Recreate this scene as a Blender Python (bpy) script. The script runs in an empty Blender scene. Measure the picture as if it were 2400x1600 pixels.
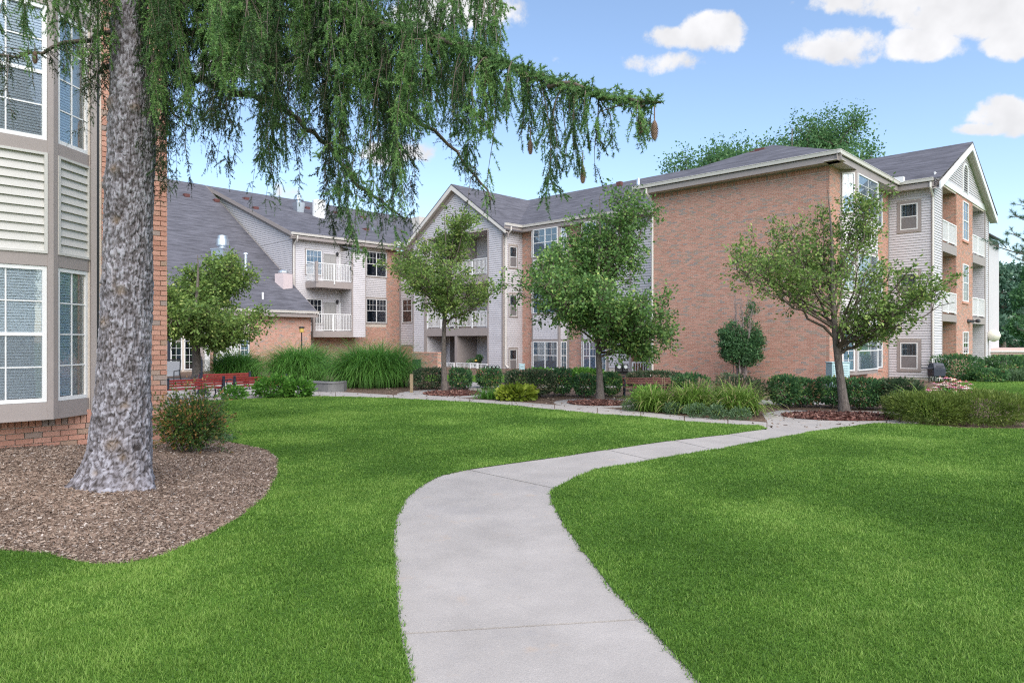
import bpy, math, random
import numpy as np
from mathutils import Vector, Matrix

# ------------------------------------------------------------------ camera, sky, sun, exposure
SC = bpy.context.scene
COL = SC.collection
F = 1640.0            # focal length in pixels of a 2400 x 1600 frame
H = 1.8               # camera height
cam_d = bpy.data.cameras.new('camera')
cam_d.sensor_width = 36.0
cam_d.lens = 36.0 * F / 2400.0
cam_d.clip_start = 0.05
cam_d.clip_end = 3000.0
cam = bpy.data.objects.new('camera', cam_d)
COL.objects.link(cam)
cam.location = (0, 0, H)
cam.rotation_euler = (math.radians(90), 0, 0)
SC.camera = cam
SC.view_settings.view_transform = 'Standard'
SC.view_settings.look = 'None'
SC.view_settings.gamma = 1.0
SC.view_settings.use_curve_mapping = False
SC.view_settings.exposure = 1.72
SC.cycles.max_bounces = 8
SC.cycles.transparent_max_bounces = 16
SC.cycles.use_denoising = False
SC.cycles.filter_width = 1.2

SUN_EL, SUN_AZ = math.radians(47), math.radians(158)      # azimuth clockwise from +Y
sun_dir = Vector((math.sin(SUN_AZ) * math.cos(SUN_EL), math.cos(SUN_AZ) * math.cos(SUN_EL), math.sin(SUN_EL)))
sun_d = bpy.data.lights.new('sun', 'SUN')
sun_d.energy = 1.5
sun_d.angle = math.radians(75)
sun_d.color = (1.0, 0.95, 0.87)
sun = bpy.data.objects.new('sun', sun_d)
COL.objects.link(sun)
sun.rotation_euler = sun_dir.to_track_quat('Z', 'Y').to_euler()
sun.location = (20, -20, 40)

SKY_STRENGTH = 0.078
CLOUDS = [  # centre and half axes of each cloud, as direction ratios (right/ahead, up/ahead) in thousandths
    (283, 444, 46, 27), (218, 434, 38, 18), (208, 398, 62, 17), (482, 424, 74, 28), (578, 424, 74, 24),
    (540, 486, 120, 26), (660, 470, 130, 40), (740, 425, 70, 22), (800, 480, 110, 40), (712, 322, 70, 26),
    (672, 303, 46, 10), (-165, 270, 60, 17), (-360, 400, 80, 34), (-260, 185, 40, 12), (-70, 470, 90, 30)]


def build_world():
    w = bpy.data.worlds.new('World')
    SC.world = w
    w.use_nodes = True
    nt = w.node_tree
    N, L = nt.nodes, nt.links
    N.clear()
    out = N.new('ShaderNodeOutputWorld')
    sky = N.new('ShaderNodeTexSky')
    sky.sky_type = 'NISHITA'
    sky.sun_disc = False
    sky.sun_elevation = SUN_EL
    sky.sun_rotation = SUN_AZ
    sky.air_density = 1.0
    sky.dust_density = 1.1
    sky.ozone_density = 1.5
    bg = N.new('ShaderNodeBackground')
    bg.inputs[1].default_value = SKY_STRENGTH
    L.new(sky.outputs[0], bg.inputs[0])
    tc = N.new('ShaderNodeTexCoord')
    sep = N.new('ShaderNodeSeparateXYZ')
    L.new(tc.outputs['Generated'], sep.inputs[0])

    def m(op, a, b=None, clamp=False):
        n = N.new('ShaderNodeMath')
        n.operation = op
        n.use_clamp = clamp
        for i, v in enumerate((a, b)):
            if v is None:
                continue
            if isinstance(v, (int, float)):
                n.inputs[i].default_value = v
            else:
                L.new(v, n.inputs[i])
        return n.outputs[0]
    yy = m('MAXIMUM', sep.outputs[1], 0.02)
    qx = m('DIVIDE', sep.outputs[0], yy)
    qz = m('DIVIDE', sep.outputs[2], yy)
    # warp so that the outlines billow
    nz = N.new('ShaderNodeTexNoise')
    nz.inputs['Scale'].default_value = 12.0
    nz.inputs['Detail'].default_value = 10.0
    nz.inputs['Roughness'].default_value = 0.62
    L.new(tc.outputs['Generated'], nz.inputs['Vector'])
    fld = None
    for cx, cz, rx, rz in CLOUDS:
        ex = m('MULTIPLY', m('SUBTRACT', qx, cx / 1000.0), 1000.0 / (rx * 1.12))
        ez = m('MULTIPLY', m('SUBTRACT', qz, cz / 1000.0), 1000.0 / (rz * 1.15))
        b = m('SUBTRACT', 1.0, m('ADD', m('MULTIPLY', ex, ex), m('MULTIPLY', ez, ez)))
        b = m('MAXIMUM', b, -1.0)
        fld = b if fld is None else m('MAXIMUM', fld, b)
    # the same kind of cloud goes on over the rest of the sky
    gn = N.new('ShaderNodeTexNoise')
    gn.inputs['Scale'].default_value = 3.2
    gn.inputs['Detail'].default_value = 3.0
    L.new(tc.outputs['Generated'], gn.inputs['Vector'])
    g = m('MULTIPLY', m('SUBTRACT', gn.outputs[0], 0.66), 7.0)
    fld = m('MAXIMUM', fld, m('MINIMUM', g, 0.8))
    fld = m('ADD', fld, m('MULTIPLY', m('SUBTRACT', nz.outputs[0], 0.5), 4.6))
    ramp = N.new('ShaderNodeMapRange')
    ramp.interpolation_type = 'SMOOTHSTEP'
    ramp.inputs[1].default_value = 0.10
    ramp.inputs[2].default_value = 0.80
    L.new(fld, ramp.inputs[0])
    fac = m('MULTIPLY', ramp.outputs[0], 0.93)
    up = N.new('ShaderNodeMapRange')
    up.inputs[1].default_value = -0.02
    up.inputs[2].default_value = 0.05
    L.new(sep.outputs[2], up.inputs[0])
    fac = m('MULTIPLY', fac, up.outputs[0], True)
    cb = N.new('ShaderNodeBackground')
    cb.inputs[0].default_value = (1.0, 0.985, 0.985, 1)
    sh = N.new('ShaderNodeTexNoise')
    sh.inputs['Scale'].default_value = 14.0
    sh.inputs['Detail'].default_value = 4.0
    L.new(tc.outputs['Generated'], sh.inputs['Vector'])
    cs = N.new('ShaderNodeMapRange')
    cs.inputs[1].default_value = 0.35
    cs.inputs[2].default_value = 0.65
    cs.inputs[3].default_value = 0.255
    cs.inputs[4].default_value = 0.33
    L.new(sh.outputs[0], cs.inputs[0])
    L.new(cs.outputs[0], cb.inputs[1])
    mix = N.new('ShaderNodeMixShader')
    L.new(fac, mix.inputs[0])
    L.new(bg.outputs[0], mix.inputs[1])
    L.new(cb.outputs[0], mix.inputs[2])
    L.new(mix.outputs[0], out.inputs[0])


build_world()

# ------------------------------------------------------------------ geometry helpers
CT, ST = math.cos(math.radians(44)), math.sin(math.radians(44))
RNG = np.random.default_rng(11)
random.seed(5)


def G(x, y, z=0.0):
    """pixel of the photograph -> point on the level z"""
    Y = F * (H - z) / (y - 800.0)
    return ((x - 1200.0) / F * Y, Y, z)


def P3(x, y, Y):
    return ((x - 1200.0) / F * Y, Y, H + (800.0 - y) / F * Y)


def AB(a, b, z=0.0):
    """the buildings' own axes, turned 44 degrees to the view"""
    return (a * CT + b * ST, -a * ST + b * CT, z)


class Wall:
    """a vertical plane: s runs left to right, o outward; in building axes"""

    def __init__(self, a, b, d=(1, 0), n=(0, -1)):
        self.p, self.d, self.n = (a, b), d, n

    def P(self, s, z, o=0.0):
        return AB(self.p[0] + self.d[0] * s + self.n[0] * o, self.p[1] + self.d[1] * s + self.n[1] * o, z)

    def S(self, x, o=0.0):
        r = (x - 1200.0) / F
        p0, p1 = self.P(0, 0, o), self.P(1, 0, o)
        dx, dy = p1[0] - p0[0], p1[1] - p0[1]
        return (r * p0[1] - p0[0]) / (dx - r * dy)

    def Z(self, x, y, o=0.0):
        return H + (800.0 - y) / F * self.P(self.S(x, o), 0, o)[1]

    def off(self, o):
        return Wall(self.p[0] + self.n[0] * o, self.p[1] + self.n[1] * o, self.d, self.n)


def WU(a, b):
    return Wall(a, b, (1, 0), (0, -1))


def WV(a, b):
    return Wall(a, b, (0, 1), (1, 0))


ORG = {}


def tag(o, label=None, cat=None, group=None, kind=None):
    for k, v in (('label', label), ('category', cat), ('group', group), ('kind', kind)):
        if v:
            o[k] = v
    return o


def empty(name, loc=(0, 0, 0), label=None, cat=None, group=None, rz=0.0, kind=None):
    o = bpy.data.objects.new(name, None)
    o.empty_display_size = 0.2
    COL.objects.link(o)
    o.location = loc
    o.rotation_euler = (0, 0, rz)
    ORG[o.name] = Vector(loc)
    return tag(o, label, cat, group, kind)


def link_mesh(name, me, parent=None, local=False):
    o = bpy.data.objects.new(name, me)
    COL.objects.link(o)
    if parent is not None:
        o.parent = parent
        ORG[o.name] = ORG[parent.name]
    else:
        ORG[o.name] = Vector((0, 0, 0))
    return o


def np_mesh(name, verts, faces, mat, parent=None, tint=None, smooth=False, local=False):
    """verts (N,3), faces (M,3) or (M,4) as arrays; tint: one float per vertex"""
    verts = np.asarray(verts, dtype=np.float32).reshape(-1, 3)
    faces = np.asarray(faces, dtype=np.int32)
    if parent is not None and not local:
        verts = verts - np.array(ORG[parent.name], dtype=np.float32)
    me = bpy.data.meshes.new(name)
    nf, k = faces.shape
    me.vertices.add(len(verts))
    me.vertices.foreach_set('co', verts.ravel())
    me.loops.add(nf * k)
    me.loops.foreach_set('vertex_index', faces.ravel())
    me.polygons.add(nf)
    me.polygons.foreach_set('loop_start', np.arange(0, nf * k, k, dtype=np.int32))
    if tint is not None:
        at = me.attributes.new('tint', 'FLOAT', 'POINT')
        at.data.foreach_set('value', np.asarray(tint, dtype=np.float32))
    me.update(calc_edges=True)
    if smooth:
        me.polygons.foreach_set('use_smooth', np.ones(nf, dtype=bool))
    me.materials.append(mat)
    return link_mesh(name, me, parent)


class MB:
    """collects faces; build() links them as ONE mesh object"""

    def __init__(self):
        self.v, self.f, self.t = [], [], []

    def face(self, pts, t=0.5):
        n = len(self.v)
        self.v += [tuple(p) for p in pts]
        self.t += [t] * len(pts)
        self.f.append(tuple(range(n, n + len(pts))))
        return self

    def hexa(self, c, t=0.5, skip=()):
        """8 corners: bottom ring 0-3, top ring 4-7"""
        n = len(self.v)
        self.v += [tuple(p) for p in c]
        self.t += [t] * 8
        for i, q in enumerate(((0, 3, 2, 1), (4, 5, 6, 7), (0, 1, 5, 4), (1, 2, 6, 5), (2, 3, 7, 6), (3, 0, 4, 7))):
            if i not in skip:
                self.f.append(tuple(n + j for j in q))
        return self

    def wbox(self, w, s0, s1, z0, z1, o0, o1, t=0.5):
        P = w.P
        return self.hexa((P(s0, z0, o1), P(s1, z0, o1), P(s1, z0, o0), P(s0, z0, o0),
                          P(s0, z1, o1), P(s1, z1, o1), P(s1, z1, o0), P(s0, z1, o0)), t)

    def box(self, x0, x1, y0, y1, z0, z1, t=0.5):
        return self.hexa(((x0, y0, z0), (x1, y0, z0), (x1, y1, z0), (x0, y1, z0),
                          (x0, y0, z1), (x1, y0, z1), (x1, y1, z1), (x0, y1, z1)), t)

    def wquad(self, w, s0, s1, z0, z1, o, t=0.5):
        return self.face((w.P(s0, z0, o), w.P(s1, z0, o), w.P(s1, z1, o), w.P(s0, z1, o)), t)

    def tube(self, pts, radii, seg=6, cap=True, t=0.5):
        pts = [Vector(p) for p in pts]
        n0 = len(self.v)
        ref = Vector((0.31, 0.95, 0.1))
        for i, p in enumerate(pts):
            d = (pts[min(i + 1, len(pts) - 1)] - pts[max(i - 1, 0)]).normalized()
            a = d.cross(ref)
            if a.length < 1e-4:
                a = d.cross(Vector((1, 0, 0)))
            a.normalize()
            b = d.cross(a)
            r = radii[i] if hasattr(radii, '__len__') else radii
            for k in range(seg):
                an = 2 * math.pi * k / seg
                self.v.append(tuple(p + a * (r * math.cos(an)) + b * (r * math.sin(an))))
                self.t.append(t)
        for i in range(len(pts) - 1):
            for k in range(seg):
                q = n0 + i * seg
                self.f.append((q + k, q + (k + 1) % seg, q + seg + (k + 1) % seg, q + seg + k))
        if cap:
            self.f.append(tuple(n0 + k for k in range(seg))[::-1])
            self.f.append(tuple(n0 + (len(pts) - 1) * seg + k for k in range(seg)))
        return self

    def lathe(self, c, prof, seg=16, t=0.5):
        n0 = len(self.v)
        for r, z in prof:
            for k in range(seg):
                an = 2 * math.pi * k / seg
                self.v.append((c[0] + r * math.cos(an), c[1] + r * math.sin(an), c[2] + z))
                self.t.append(t)
        for i in range(len(prof) - 1):
            for k in range(seg):
                q = n0 + i * seg
                self.f.append((q + k, q + (k + 1) % seg, q + seg + (k + 1) % seg, q + seg + k))
        self.f.append(tuple(n0 + k for k in range(seg))[::-1])
        self.f.append(tuple(n0 + (len(prof) - 1) * seg + k for k in range(seg)))
        return self

    def slab(self, pts, th, t=0.5):
        """polygon with thickness th downward"""
        n = len(self.v)
        k = len(pts)
        self.v += [tuple(p) for p in pts] + [(p[0], p[1], p[2] - th) for p in pts]
        self.t += [t] * (2 * k)
        self.f.append(tuple(range(n, n + k)))
        self.f.append(tuple(range(n + 2 * k - 1, n + k - 1, -1)))
        for i in range(k):
            j = (i + 1) % k
            self.f.append((n + i, n + k + i, n + k + j, n + j))
        return self

    def build(self, name, mat, parent=None, smooth=False, local=False, bevel=0.0):
        off = Vector((0, 0, 0)) if (parent is None or local) else ORG[parent.name]
        me = bpy.data.meshes.new(name)
        me.from_pydata([(p[0] - off.x, p[1] - off.y, p[2] - off.z) for p in self.v], [], self.f)
        at = me.attributes.new('tint', 'FLOAT', 'POINT')
        at.data.foreach_set('value', np.array(self.t, dtype=np.float32))
        if smooth:
            me.polygons.foreach_set('use_smooth', np.ones(len(me.polygons), dtype=bool))
        me.materials.append(mat)
        o = link_mesh(name, me, parent)
        if bevel:
            bv = o.modifiers.new('soft_edges', 'BEVEL')
            bv.width = bevel
            bv.segments = 2
            bv.limit_method = 'ANGLE'
        return o


def kids(o):
    return [c for c in bpy.data.objects if c.parent == o]


def copy_tree(o, parent=None):
    c = o.copy()
    COL.objects.link(c)
    c.parent = parent
    for ch in kids(o):
        copy_tree(ch, c)
    return c


# ---- numpy noise
def hash3(i, j, k, seed=0):
    h = (i * 374761393 + j * 668265263 + k * 2147483647 + seed * 974634777) & 0xffffffff
    h = ((h ^ (h >> 13)) * 1274126177) & 0xffffffff
    return ((h ^ (h >> 16)) & 0xffff) / 65535.0


def vnoise(p, seed=0):
    p = np.asarray(p, dtype=np.float64)
    i = np.floor(p).astype(np.int64)
    f = p - i
    f = f * f * (3 - 2 * f)
    r = 0
    for dx in (0, 1):
        for dy in (0, 1):
            for dz in (0, 1):
                wgt = (f[:, 0] if dx else 1 - f[:, 0]) * (f[:, 1] if dy else 1 - f[:, 1]) * (f[:, 2] if dz else 1 - f[:, 2])
                r = r + wgt * hash3(i[:, 0] + dx, i[:, 1] + dy, i[:, 2] + dz, seed)
    return r


def fbm(p, oct=4, seed=0):
    p = np.asarray(p, dtype=np.float64)
    a, s, r = 0.5, 1.0, 0
    for o in range(oct):
        r = r + a * vnoise(p * s + 17.3 * o, seed + o)
        a *= 0.5
        s *= 2.03
    return r


def inside(poly, x, y):
    poly = np.asarray([(p[0], p[1]) for p in poly])
    r = np.zeros(len(x), dtype=bool)
    n = len(poly)
    for i in range(n):
        x0, y0 = poly[i]
        x1, y1 = poly[(i + 1) % n]
        if y0 == y1:
            continue
        c = ((y0 > y) != (y1 > y)) & (x < (x1 - x0) * (y - y0) / (y1 - y0) + x0)
        r ^= c
    return r


def unit(v):
    return v / np.maximum(np.linalg.norm(v, axis=-1, keepdims=True), 1e-9)


def rand_dirs(n, rng):
    return unit(rng.normal(size=(n, 3)))


def leaf_quads(c, size, rng, flat=0.0, asp=0.55, dirs=None):
    """folded leaf shapes (one quad each): base, side, tip, side"""
    n = len(c)
    d = rand_dirs(n, rng) if dirs is None else unit(dirs + 0.5 * rng.normal(size=(n, 3)))
    d[:, 2] *= (1 - flat)
    d = unit(d)
    s = unit(np.cross(d, rand_dirs(n, rng)))
    nrm = np.cross(d, s)
    L = np.asarray(size).reshape(-1, 1)
    w = L * asp * 0.5
    v = np.stack([c, c + d * L * 0.5 + s * w + nrm * w * 0.35, c + d * L, c + d * L * 0.5 - s * w + nrm * w * 0.35], axis=1)
    return v.reshape(-1, 3), np.arange(n * 4, dtype=np.int32).reshape(-1, 4)


# ------------------------------------------------------------------ materials
MATS = {}


def ramp_set(cr, stops):
    e = cr.color_ramp.elements
    while len(e) > 1:
        e.remove(e[0])
    e[0].position = stops[0][0]
    e[0].color = (*stops[0][1], 1)
    for p, c in stops[1:]:
        n = e.new(p)
        n.color = (*c, 1)


def mat(name, col, rough=0.6, var=0.12, scale=4.0, bump=0.0, bscale=30.0, spec=0.4, metal=0.0,
        tint=None, random_tint=False, stretch=None, translucent=0.0, speckle=0.0, coat=0.0):
    """tint: colour stops over the per-piece tint attribute (or Object Info random)"""
    m_ = bpy.data.materials.new(name)
    m_.use_nodes = True
    nt = m_.node_tree
    N, L = nt.nodes, nt.links
    b = N['Principled BSDF']
    b.inputs['Roughness'].default_value = rough
    b.inputs['Specular IOR Level'].default_value = spec
    b.inputs['Metallic'].default_value = metal
    b.inputs['Coat Weight'].default_value = coat
    geo = N.new('ShaderNodeNewGeometry')
    vec = geo.outputs['Position']
    if stretch:
        mp = N.new('ShaderNodeMapping')
        mp.inputs['Scale'].default_value = stretch
        L.new(vec, mp.inputs[0])
        vec = mp.outputs[0]
    if tint:
        cr = N.new('ShaderNodeValToRGB')
        ramp_set(cr, tint)
        if random_tint:
            oi = N.new('ShaderNodeObjectInfo')
            L.new(oi.outputs['Random'], cr.inputs[0])
        else:
            at = N.new('ShaderNodeAttribute')
            at.attribute_name = 'tint'
            L.new(at.outputs['Fac'], cr.inputs[0])
        csock = cr.outputs[0]
    else:
        rgb = N.new('ShaderNodeRGB')
        rgb.outputs[0].default_value = (*col, 1)
        csock = rgb.outputs[0]
    if var > 0:
        nz = N.new('ShaderNodeTexNoise')
        nz.inputs['Scale'].default_value = scale
        nz.inputs['Detail'].default_value = 6
        nz.inputs['Roughness'].default_value = 0.65
        L.new(vec, nz.inputs['Vector'])
        mr = N.new('ShaderNodeMapRange')
        mr.inputs[1].default_value = 0.25
        mr.inputs[2].default_value = 0.75
        mr.inputs[3].default_value = 1 - var
        mr.inputs[4].default_value = 1 + var
        L.new(nz.outputs[0], mr.inputs[0])
        mx = N.new('ShaderNodeMix')
        mx.data_type = 'RGBA'
        mx.blend_type = 'MULTIPLY'
        mx.inputs[0].default_value = 1.0
        L.new(csock, mx.inputs[6])
        L.new(mr.outputs[0], mx.inputs[7])
        csock = mx.outputs[2]
    if speckle > 0:
        n2 = N.new('ShaderNodeTexNoise')
        n2.inputs['Scale'].default_value = 160.0
        n2.inputs['Detail'].default_value = 2
        L.new(geo.outputs['Position'], n2.inputs['Vector'])
        m2 = N.new('ShaderNodeMapRange')
        m2.inputs[1].default_value = 0.3
        m2.inputs[2].default_value = 0.7
        m2.inputs[3].default_value = 1 - speckle
        m2.inputs[4].default_value = 1 + speckle
        L.new(n2.outputs[0], m2.inputs[0])
        mx = N.new('ShaderNodeMix')
        mx.data_type = 'RGBA'
        mx.blend_type = 'MULTIPLY'
        mx.inputs[0].default_value = 1.0
        L.new(csock, mx.inputs[6])
        L.new(m2.outputs[0], mx.inputs[7])
        csock = mx.outputs[2]
    L.new(csock, b.inputs['Base Color'])
    if bump > 0:
        n3 = N.new('ShaderNodeTexNoise')
        n3.inputs['Scale'].default_value = bscale
        n3.inputs['Detail'].default_value = 5
        L.new(vec, n3.inputs['Vector'])
        bp = N.new('ShaderNodeBump')
        bp.inputs['Strength'].default_value = bump
        bp.inputs['Distance'].default_value = 0.02
        L.new(n3.outputs[0], bp.inputs['Height'])
        L.new(bp.outputs[0], b.inputs['Normal'])
    if translucent > 0:
        tr = N.new('ShaderNodeBsdfTranslucent')
        L.new(csock, tr.inputs[0])
        ms = N.new('ShaderNodeMixShader')
        ms.inputs[0].default_value = translucent
        L.new(b.outputs[0], ms.inputs[1])
        L.new(tr.outputs[0], ms.inputs[2])
        L.new(ms.outputs[0], N['Material Output'].inputs[0])
    MATS[name] = m_
    return m_


def glass_mat(name, tint=(0.75, 0.85, 0.88), refl=0.22):
    m_ = bpy.data.materials.new(name)
    m_.use_nodes = True
    N, L = m_.node_tree.nodes, m_.node_tree.links
    N.remove(N['Principled BSDF'])
    t = N.new('ShaderNodeBsdfTransparent')
    t.inputs[0].default_value = (*tint, 1)
    g = N.new('ShaderNodeBsdfGlossy')
    g.inputs['Roughness'].default_value = 0.02
    g.inputs[0].default_value = (0.95, 0.98, 1, 1)
    fr = N.new('ShaderNodeFresnel')
    fr.inputs[0].default_value = 1.5
    ad = N.new('ShaderNodeMath')
    ad.operation = 'ADD'
    ad.use_clamp = True
    ad.inputs[1].default_value = refl
    L.new(fr.outputs[0], ad.inputs[0])
    ms = N.new('ShaderNodeMixShader')
    L.new(ad.outputs[0], ms.inputs[0])
    L.new(t.outputs[0], ms.inputs[1])
    L.new(g.outputs[0], ms.inputs[2])
    L.new(ms.outputs[0], N['Material Output'].inputs[0])
    MATS[name] = m_
    return m_


BRICK = [(0.0, (0.41, 0.205, 0.15)), (0.3, (0.475, 0.25, 0.185)), (0.55, (0.52, 0.285, 0.215)), (0.72, (0.45, 0.235, 0.175)),
         (0.82, (0.36, 0.24, 0.175)), (0.93, (0.34, 0.25, 0.21)), (1.0, (0.28, 0.23, 0.215))]
M_brick = mat('brick_clay', (0.4, 0.17, 0.1), 0.85, 0.16, 40, 0.3, 120, 0.2, tint=BRICK)
M_brick_one = mat('brick_clay_single', (0.4, 0.17, 0.1), 0.85, 0.18, 40, 0.35, 120, 0.2, tint=BRICK, random_tint=True)
M_mortar = mat('mortar', (0.60, 0.53, 0.46), 0.9, 0.1, 12, 0.3, 90, 0.2)
M_siding = mat('vinyl_siding', (0.54, 0.515, 0.53), 0.5, 0.04, 2, 0.05, 60)
M_siding_cream = mat('vinyl_siding_cream', (0.50, 0.485, 0.455), 0.5, 0.04, 2, 0.05, 60)
M_taupe = mat('taupe_trim', (0.30, 0.26, 0.245), 0.55, 0.06, 3, 0.05, 40)
M_white = mat('white_paint', (0.70, 0.70, 0.695), 0.4, 0.03, 5)
M_cream = mat('cream_gutter', (0.62, 0.585, 0.54), 0.45, 0.04, 3)
M_soffit = mat('soffit', (0.50, 0.46, 0.43), 0.6, 0.05, 3)
M_roof = mat('roof_shingle', (0.098, 0.097, 0.113), 0.9, 0.55, 1.0, 0.5, 2.2, 0.2, stretch=(0.9, 0.9, 9.0), speckle=0.15)
M_glass = glass_mat('window_glass', (0.97, 0.99, 1.0), 0.13)
M_glass_far = glass_mat('window_glass_far', (0.55, 0.63, 0.70), 0.12)
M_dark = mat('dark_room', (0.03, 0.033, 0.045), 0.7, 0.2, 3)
M_blind = mat('blind_slat', (0.72, 0.80, 0.86), 0.5, 0.03, 3)
M_curtain = mat('curtain_cloth', (0.62, 0.63, 0.62), 0.9, 0.08, 4)
M_screen = mat('insect_screen', (0.17, 0.155, 0.155), 0.8, 0.1, 5)
M_door_brown = mat('door_brown', (0.10, 0.085, 0.08), 0.5, 0.08, 5)
M_door_grey = mat('door_grey', (0.30, 0.29, 0.28), 0.5, 0.05, 5)
M_metal = mat('galvanised_metal', (0.62, 0.66, 0.70), 0.32, 0.1, 6, metal=0.85)
M_pinkmetal = mat('painted_flue', (0.60, 0.50, 0.50), 0.5, 0.08, 5)
M_black = mat('black_metal', (0.02, 0.021, 0.024), 0.45, 0.1, 8)
M_navy = mat('navy_cast_iron', (0.022, 0.028, 0.045), 0.45, 0.15, 10)
M_redplank = mat('red_plank', (0.27, 0.035, 0.032), 0.5, 0.14, 9, 0.15, 60)
M_brownplank = mat('maroon_plank', (0.17, 0.05, 0.042), 0.5, 0.14, 9, 0.15, 60)
M_concrete = mat('path_concrete', (0.355, 0.328, 0.307), 0.85, 0.16, 1.3, 0.25, 120, 0.25, speckle=0.11)
M_concrete_dark = mat('ledge_concrete', (0.17, 0.17, 0.17), 0.9, 0.2, 2.5, 0.3, 60, 0.25, speckle=0.08)
M_ventred = mat('roof_vent_red', (0.15, 0.06, 0.055), 0.7, 0.1, 4)
M_amber = mat('amber_lens', (0.55, 0.38, 0.10), 0.3, 0.08, 10)
M_teal = mat('pale_teal_steel', (0.36, 0.50, 0.53), 0.5, 0.06, 4)
M_greenbox = mat('green_enamel', (0.03, 0.09, 0.04), 0.5, 0.08, 4)
M_wood = mat('weathered_wood', (0.27, 0.205, 0.125), 0.8, 0.2, 6, 0.3, 40, stretch=(4, 4, 0.6))
M_bark = mat('grey_bark', (0.15, 0.127, 0.112), 0.95, 0.55, 26, 1.0, 40, 0.15, stretch=(1, 1, 0.3), speckle=0.2)
M_twig = mat('twig_bark', (0.13, 0.105, 0.085), 0.95, 0.3, 20, 0.2, 60, 0.15)
M_deadwood = mat('bare_grey_wood', (0.24, 0.20, 0.19), 0.95, 0.25, 12, 0.3, 40, 0.15)
M_soil = mat('planting_soil', (0.135, 0.092, 0.068), 0.95, 0.35, 5, 0.8, 40, 0.15, speckle=0.25)
M_mulch = mat('shredded_mulch', (0.30, 0.215, 0.165), 0.95, 0.3, 3, 1.0, 45, 0.15, speckle=0.35)
CHIP = [(0.0, (0.08, 0.054, 0.04)), (0.3, (0.155, 0.108, 0.08)), (0.6, (0.23, 0.168, 0.128)), (0.88, (0.33, 0.262, 0.212)), (1, (0.46, 0.405, 0.365))]
M_chip = mat('mulch_chip', (0.3, 0.2, 0.15), 0.9, 0.1, 30, tint=CHIP)
RCHIP = [(0.0, (0.055, 0.024, 0.02)), (0.5, (0.13, 0.058, 0.045)), (0.85, (0.22, 0.105, 0.082)), (1, (0.33, 0.20, 0.16))]
M_redchip = mat('red_mulch_chip', (0.2, 0.07, 0.05), 0.9, 0.1, 30, tint=RCHIP)
M_redsoil = mat('red_mulch', (0.13, 0.045, 0.035), 0.95, 0.35, 8, 0.9, 45, 0.15, speckle=0.3)
M_turf = mat('turf', (0.075, 0.155, 0.022), 0.95, 0.25, 1.5, 0.9, 60, 0.1, speckle=0.3)


def leafmat(name, stops, tr=0.35, rough=0.5):
    return mat(name, stops[0][1], rough, 0.1, 2.0, spec=0.3, tint=stops, translucent=tr)


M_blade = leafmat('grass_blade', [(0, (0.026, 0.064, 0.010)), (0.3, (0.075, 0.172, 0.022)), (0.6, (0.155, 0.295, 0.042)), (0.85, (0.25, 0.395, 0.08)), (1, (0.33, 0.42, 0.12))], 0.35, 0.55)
M_pear = leafmat('pear_leaf', [(0, (0.072, 0.136, 0.038)), (0.4, (0.135, 0.227, 0.057)), (0.8, (0.238, 0.345, 0.081)), (1, (0.414, 0.454, 0.142))])
M_pear2 = leafmat('pear_leaf_dark', [(0, (0.060, 0.136, 0.041)), (0.5, (0.116, 0.230, 0.065)), (0.85, (0.222, 0.361, 0.090)), (1, (0.398, 0.474, 0.136))])
M_locust = leafmat('locust_leaf', [(0, (0.057, 0.138, 0.057)), (0.5, (0.098, 0.220, 0.081)), (1, (0.212, 0.350, 0.130))], 0.45)
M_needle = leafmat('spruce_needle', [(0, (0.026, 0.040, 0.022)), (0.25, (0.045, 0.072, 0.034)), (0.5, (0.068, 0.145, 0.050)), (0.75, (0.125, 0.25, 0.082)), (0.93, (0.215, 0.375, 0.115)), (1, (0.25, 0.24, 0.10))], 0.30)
M_hedge = leafmat('hedge_leaf', [(0, (0.045, 0.110, 0.049)), (0.5, (0.086, 0.194, 0.072)), (0.8, (0.159, 0.304, 0.097)), (0.93, (0.316, 0.377, 0.122)), (0.96, (0.414, 0.243, 0.147)), (1, (0.487, 0.206, 0.122))])
M_hedge_brown = leafmat('hedge_leaf_browned', [(0, (0.040, 0.072, 0.036)), (0.45, (0.082, 0.134, 0.064)), (0.7, (0.162, 0.154, 0.090)), (0.9, (0.270, 0.190, 0.134)), (1, (0.360, 0.234, 0.180))])
M_yew = leafmat('yellow_green_yew', [(0, (0.065, 0.104, 0.021)), (0.5, (0.143, 0.202, 0.039)), (0.9, (0.247, 0.312, 0.072)), (1, (0.338, 0.351, 0.117))])
M_lime = leafmat('lime_leaf', [(0, (0.10, 0.16, 0.015)), (0.5, (0.21, 0.28, 0.03)), (1, (0.38, 0.42, 0.06))])
M_bright = leafmat('bright_leaf', [(0, (0.052, 0.144, 0.021)), (0.5, (0.098, 0.253, 0.034)), (1, (0.207, 0.380, 0.069))])
M_fountain = leafmat('fountain_grass_blade', [(0, (0.048, 0.131, 0.033)), (0.4, (0.094, 0.234, 0.045)), (0.8, (0.160, 0.384, 0.064)), (1, (0.299, 0.505, 0.141))], 0.4)
M_lily = leafmat('daylily_blade', [(0, (0.075, 0.150, 0.025)), (0.5, (0.150, 0.275, 0.044)), (0.85, (0.263, 0.375, 0.088)), (1, (0.450, 0.375, 0.188))], 0.35)
M_spirea = leafmat('spirea_leaf', [(0, (0.025, 0.069, 0.019)), (0.55, (0.056, 0.125, 0.030)), (0.8, (0.125, 0.188, 0.037)), (0.9, (0.325, 0.200, 0.062)), (1, (0.375, 0.188, 0.088))])
M_bluegreen = leafmat('far_pine', [(0, (0.064, 0.136, 0.096)), (0.5, (0.104, 0.200, 0.136)), (0.9, (0.168, 0.272, 0.176)), (1, (0.384, 0.288, 0.176))])
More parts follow.
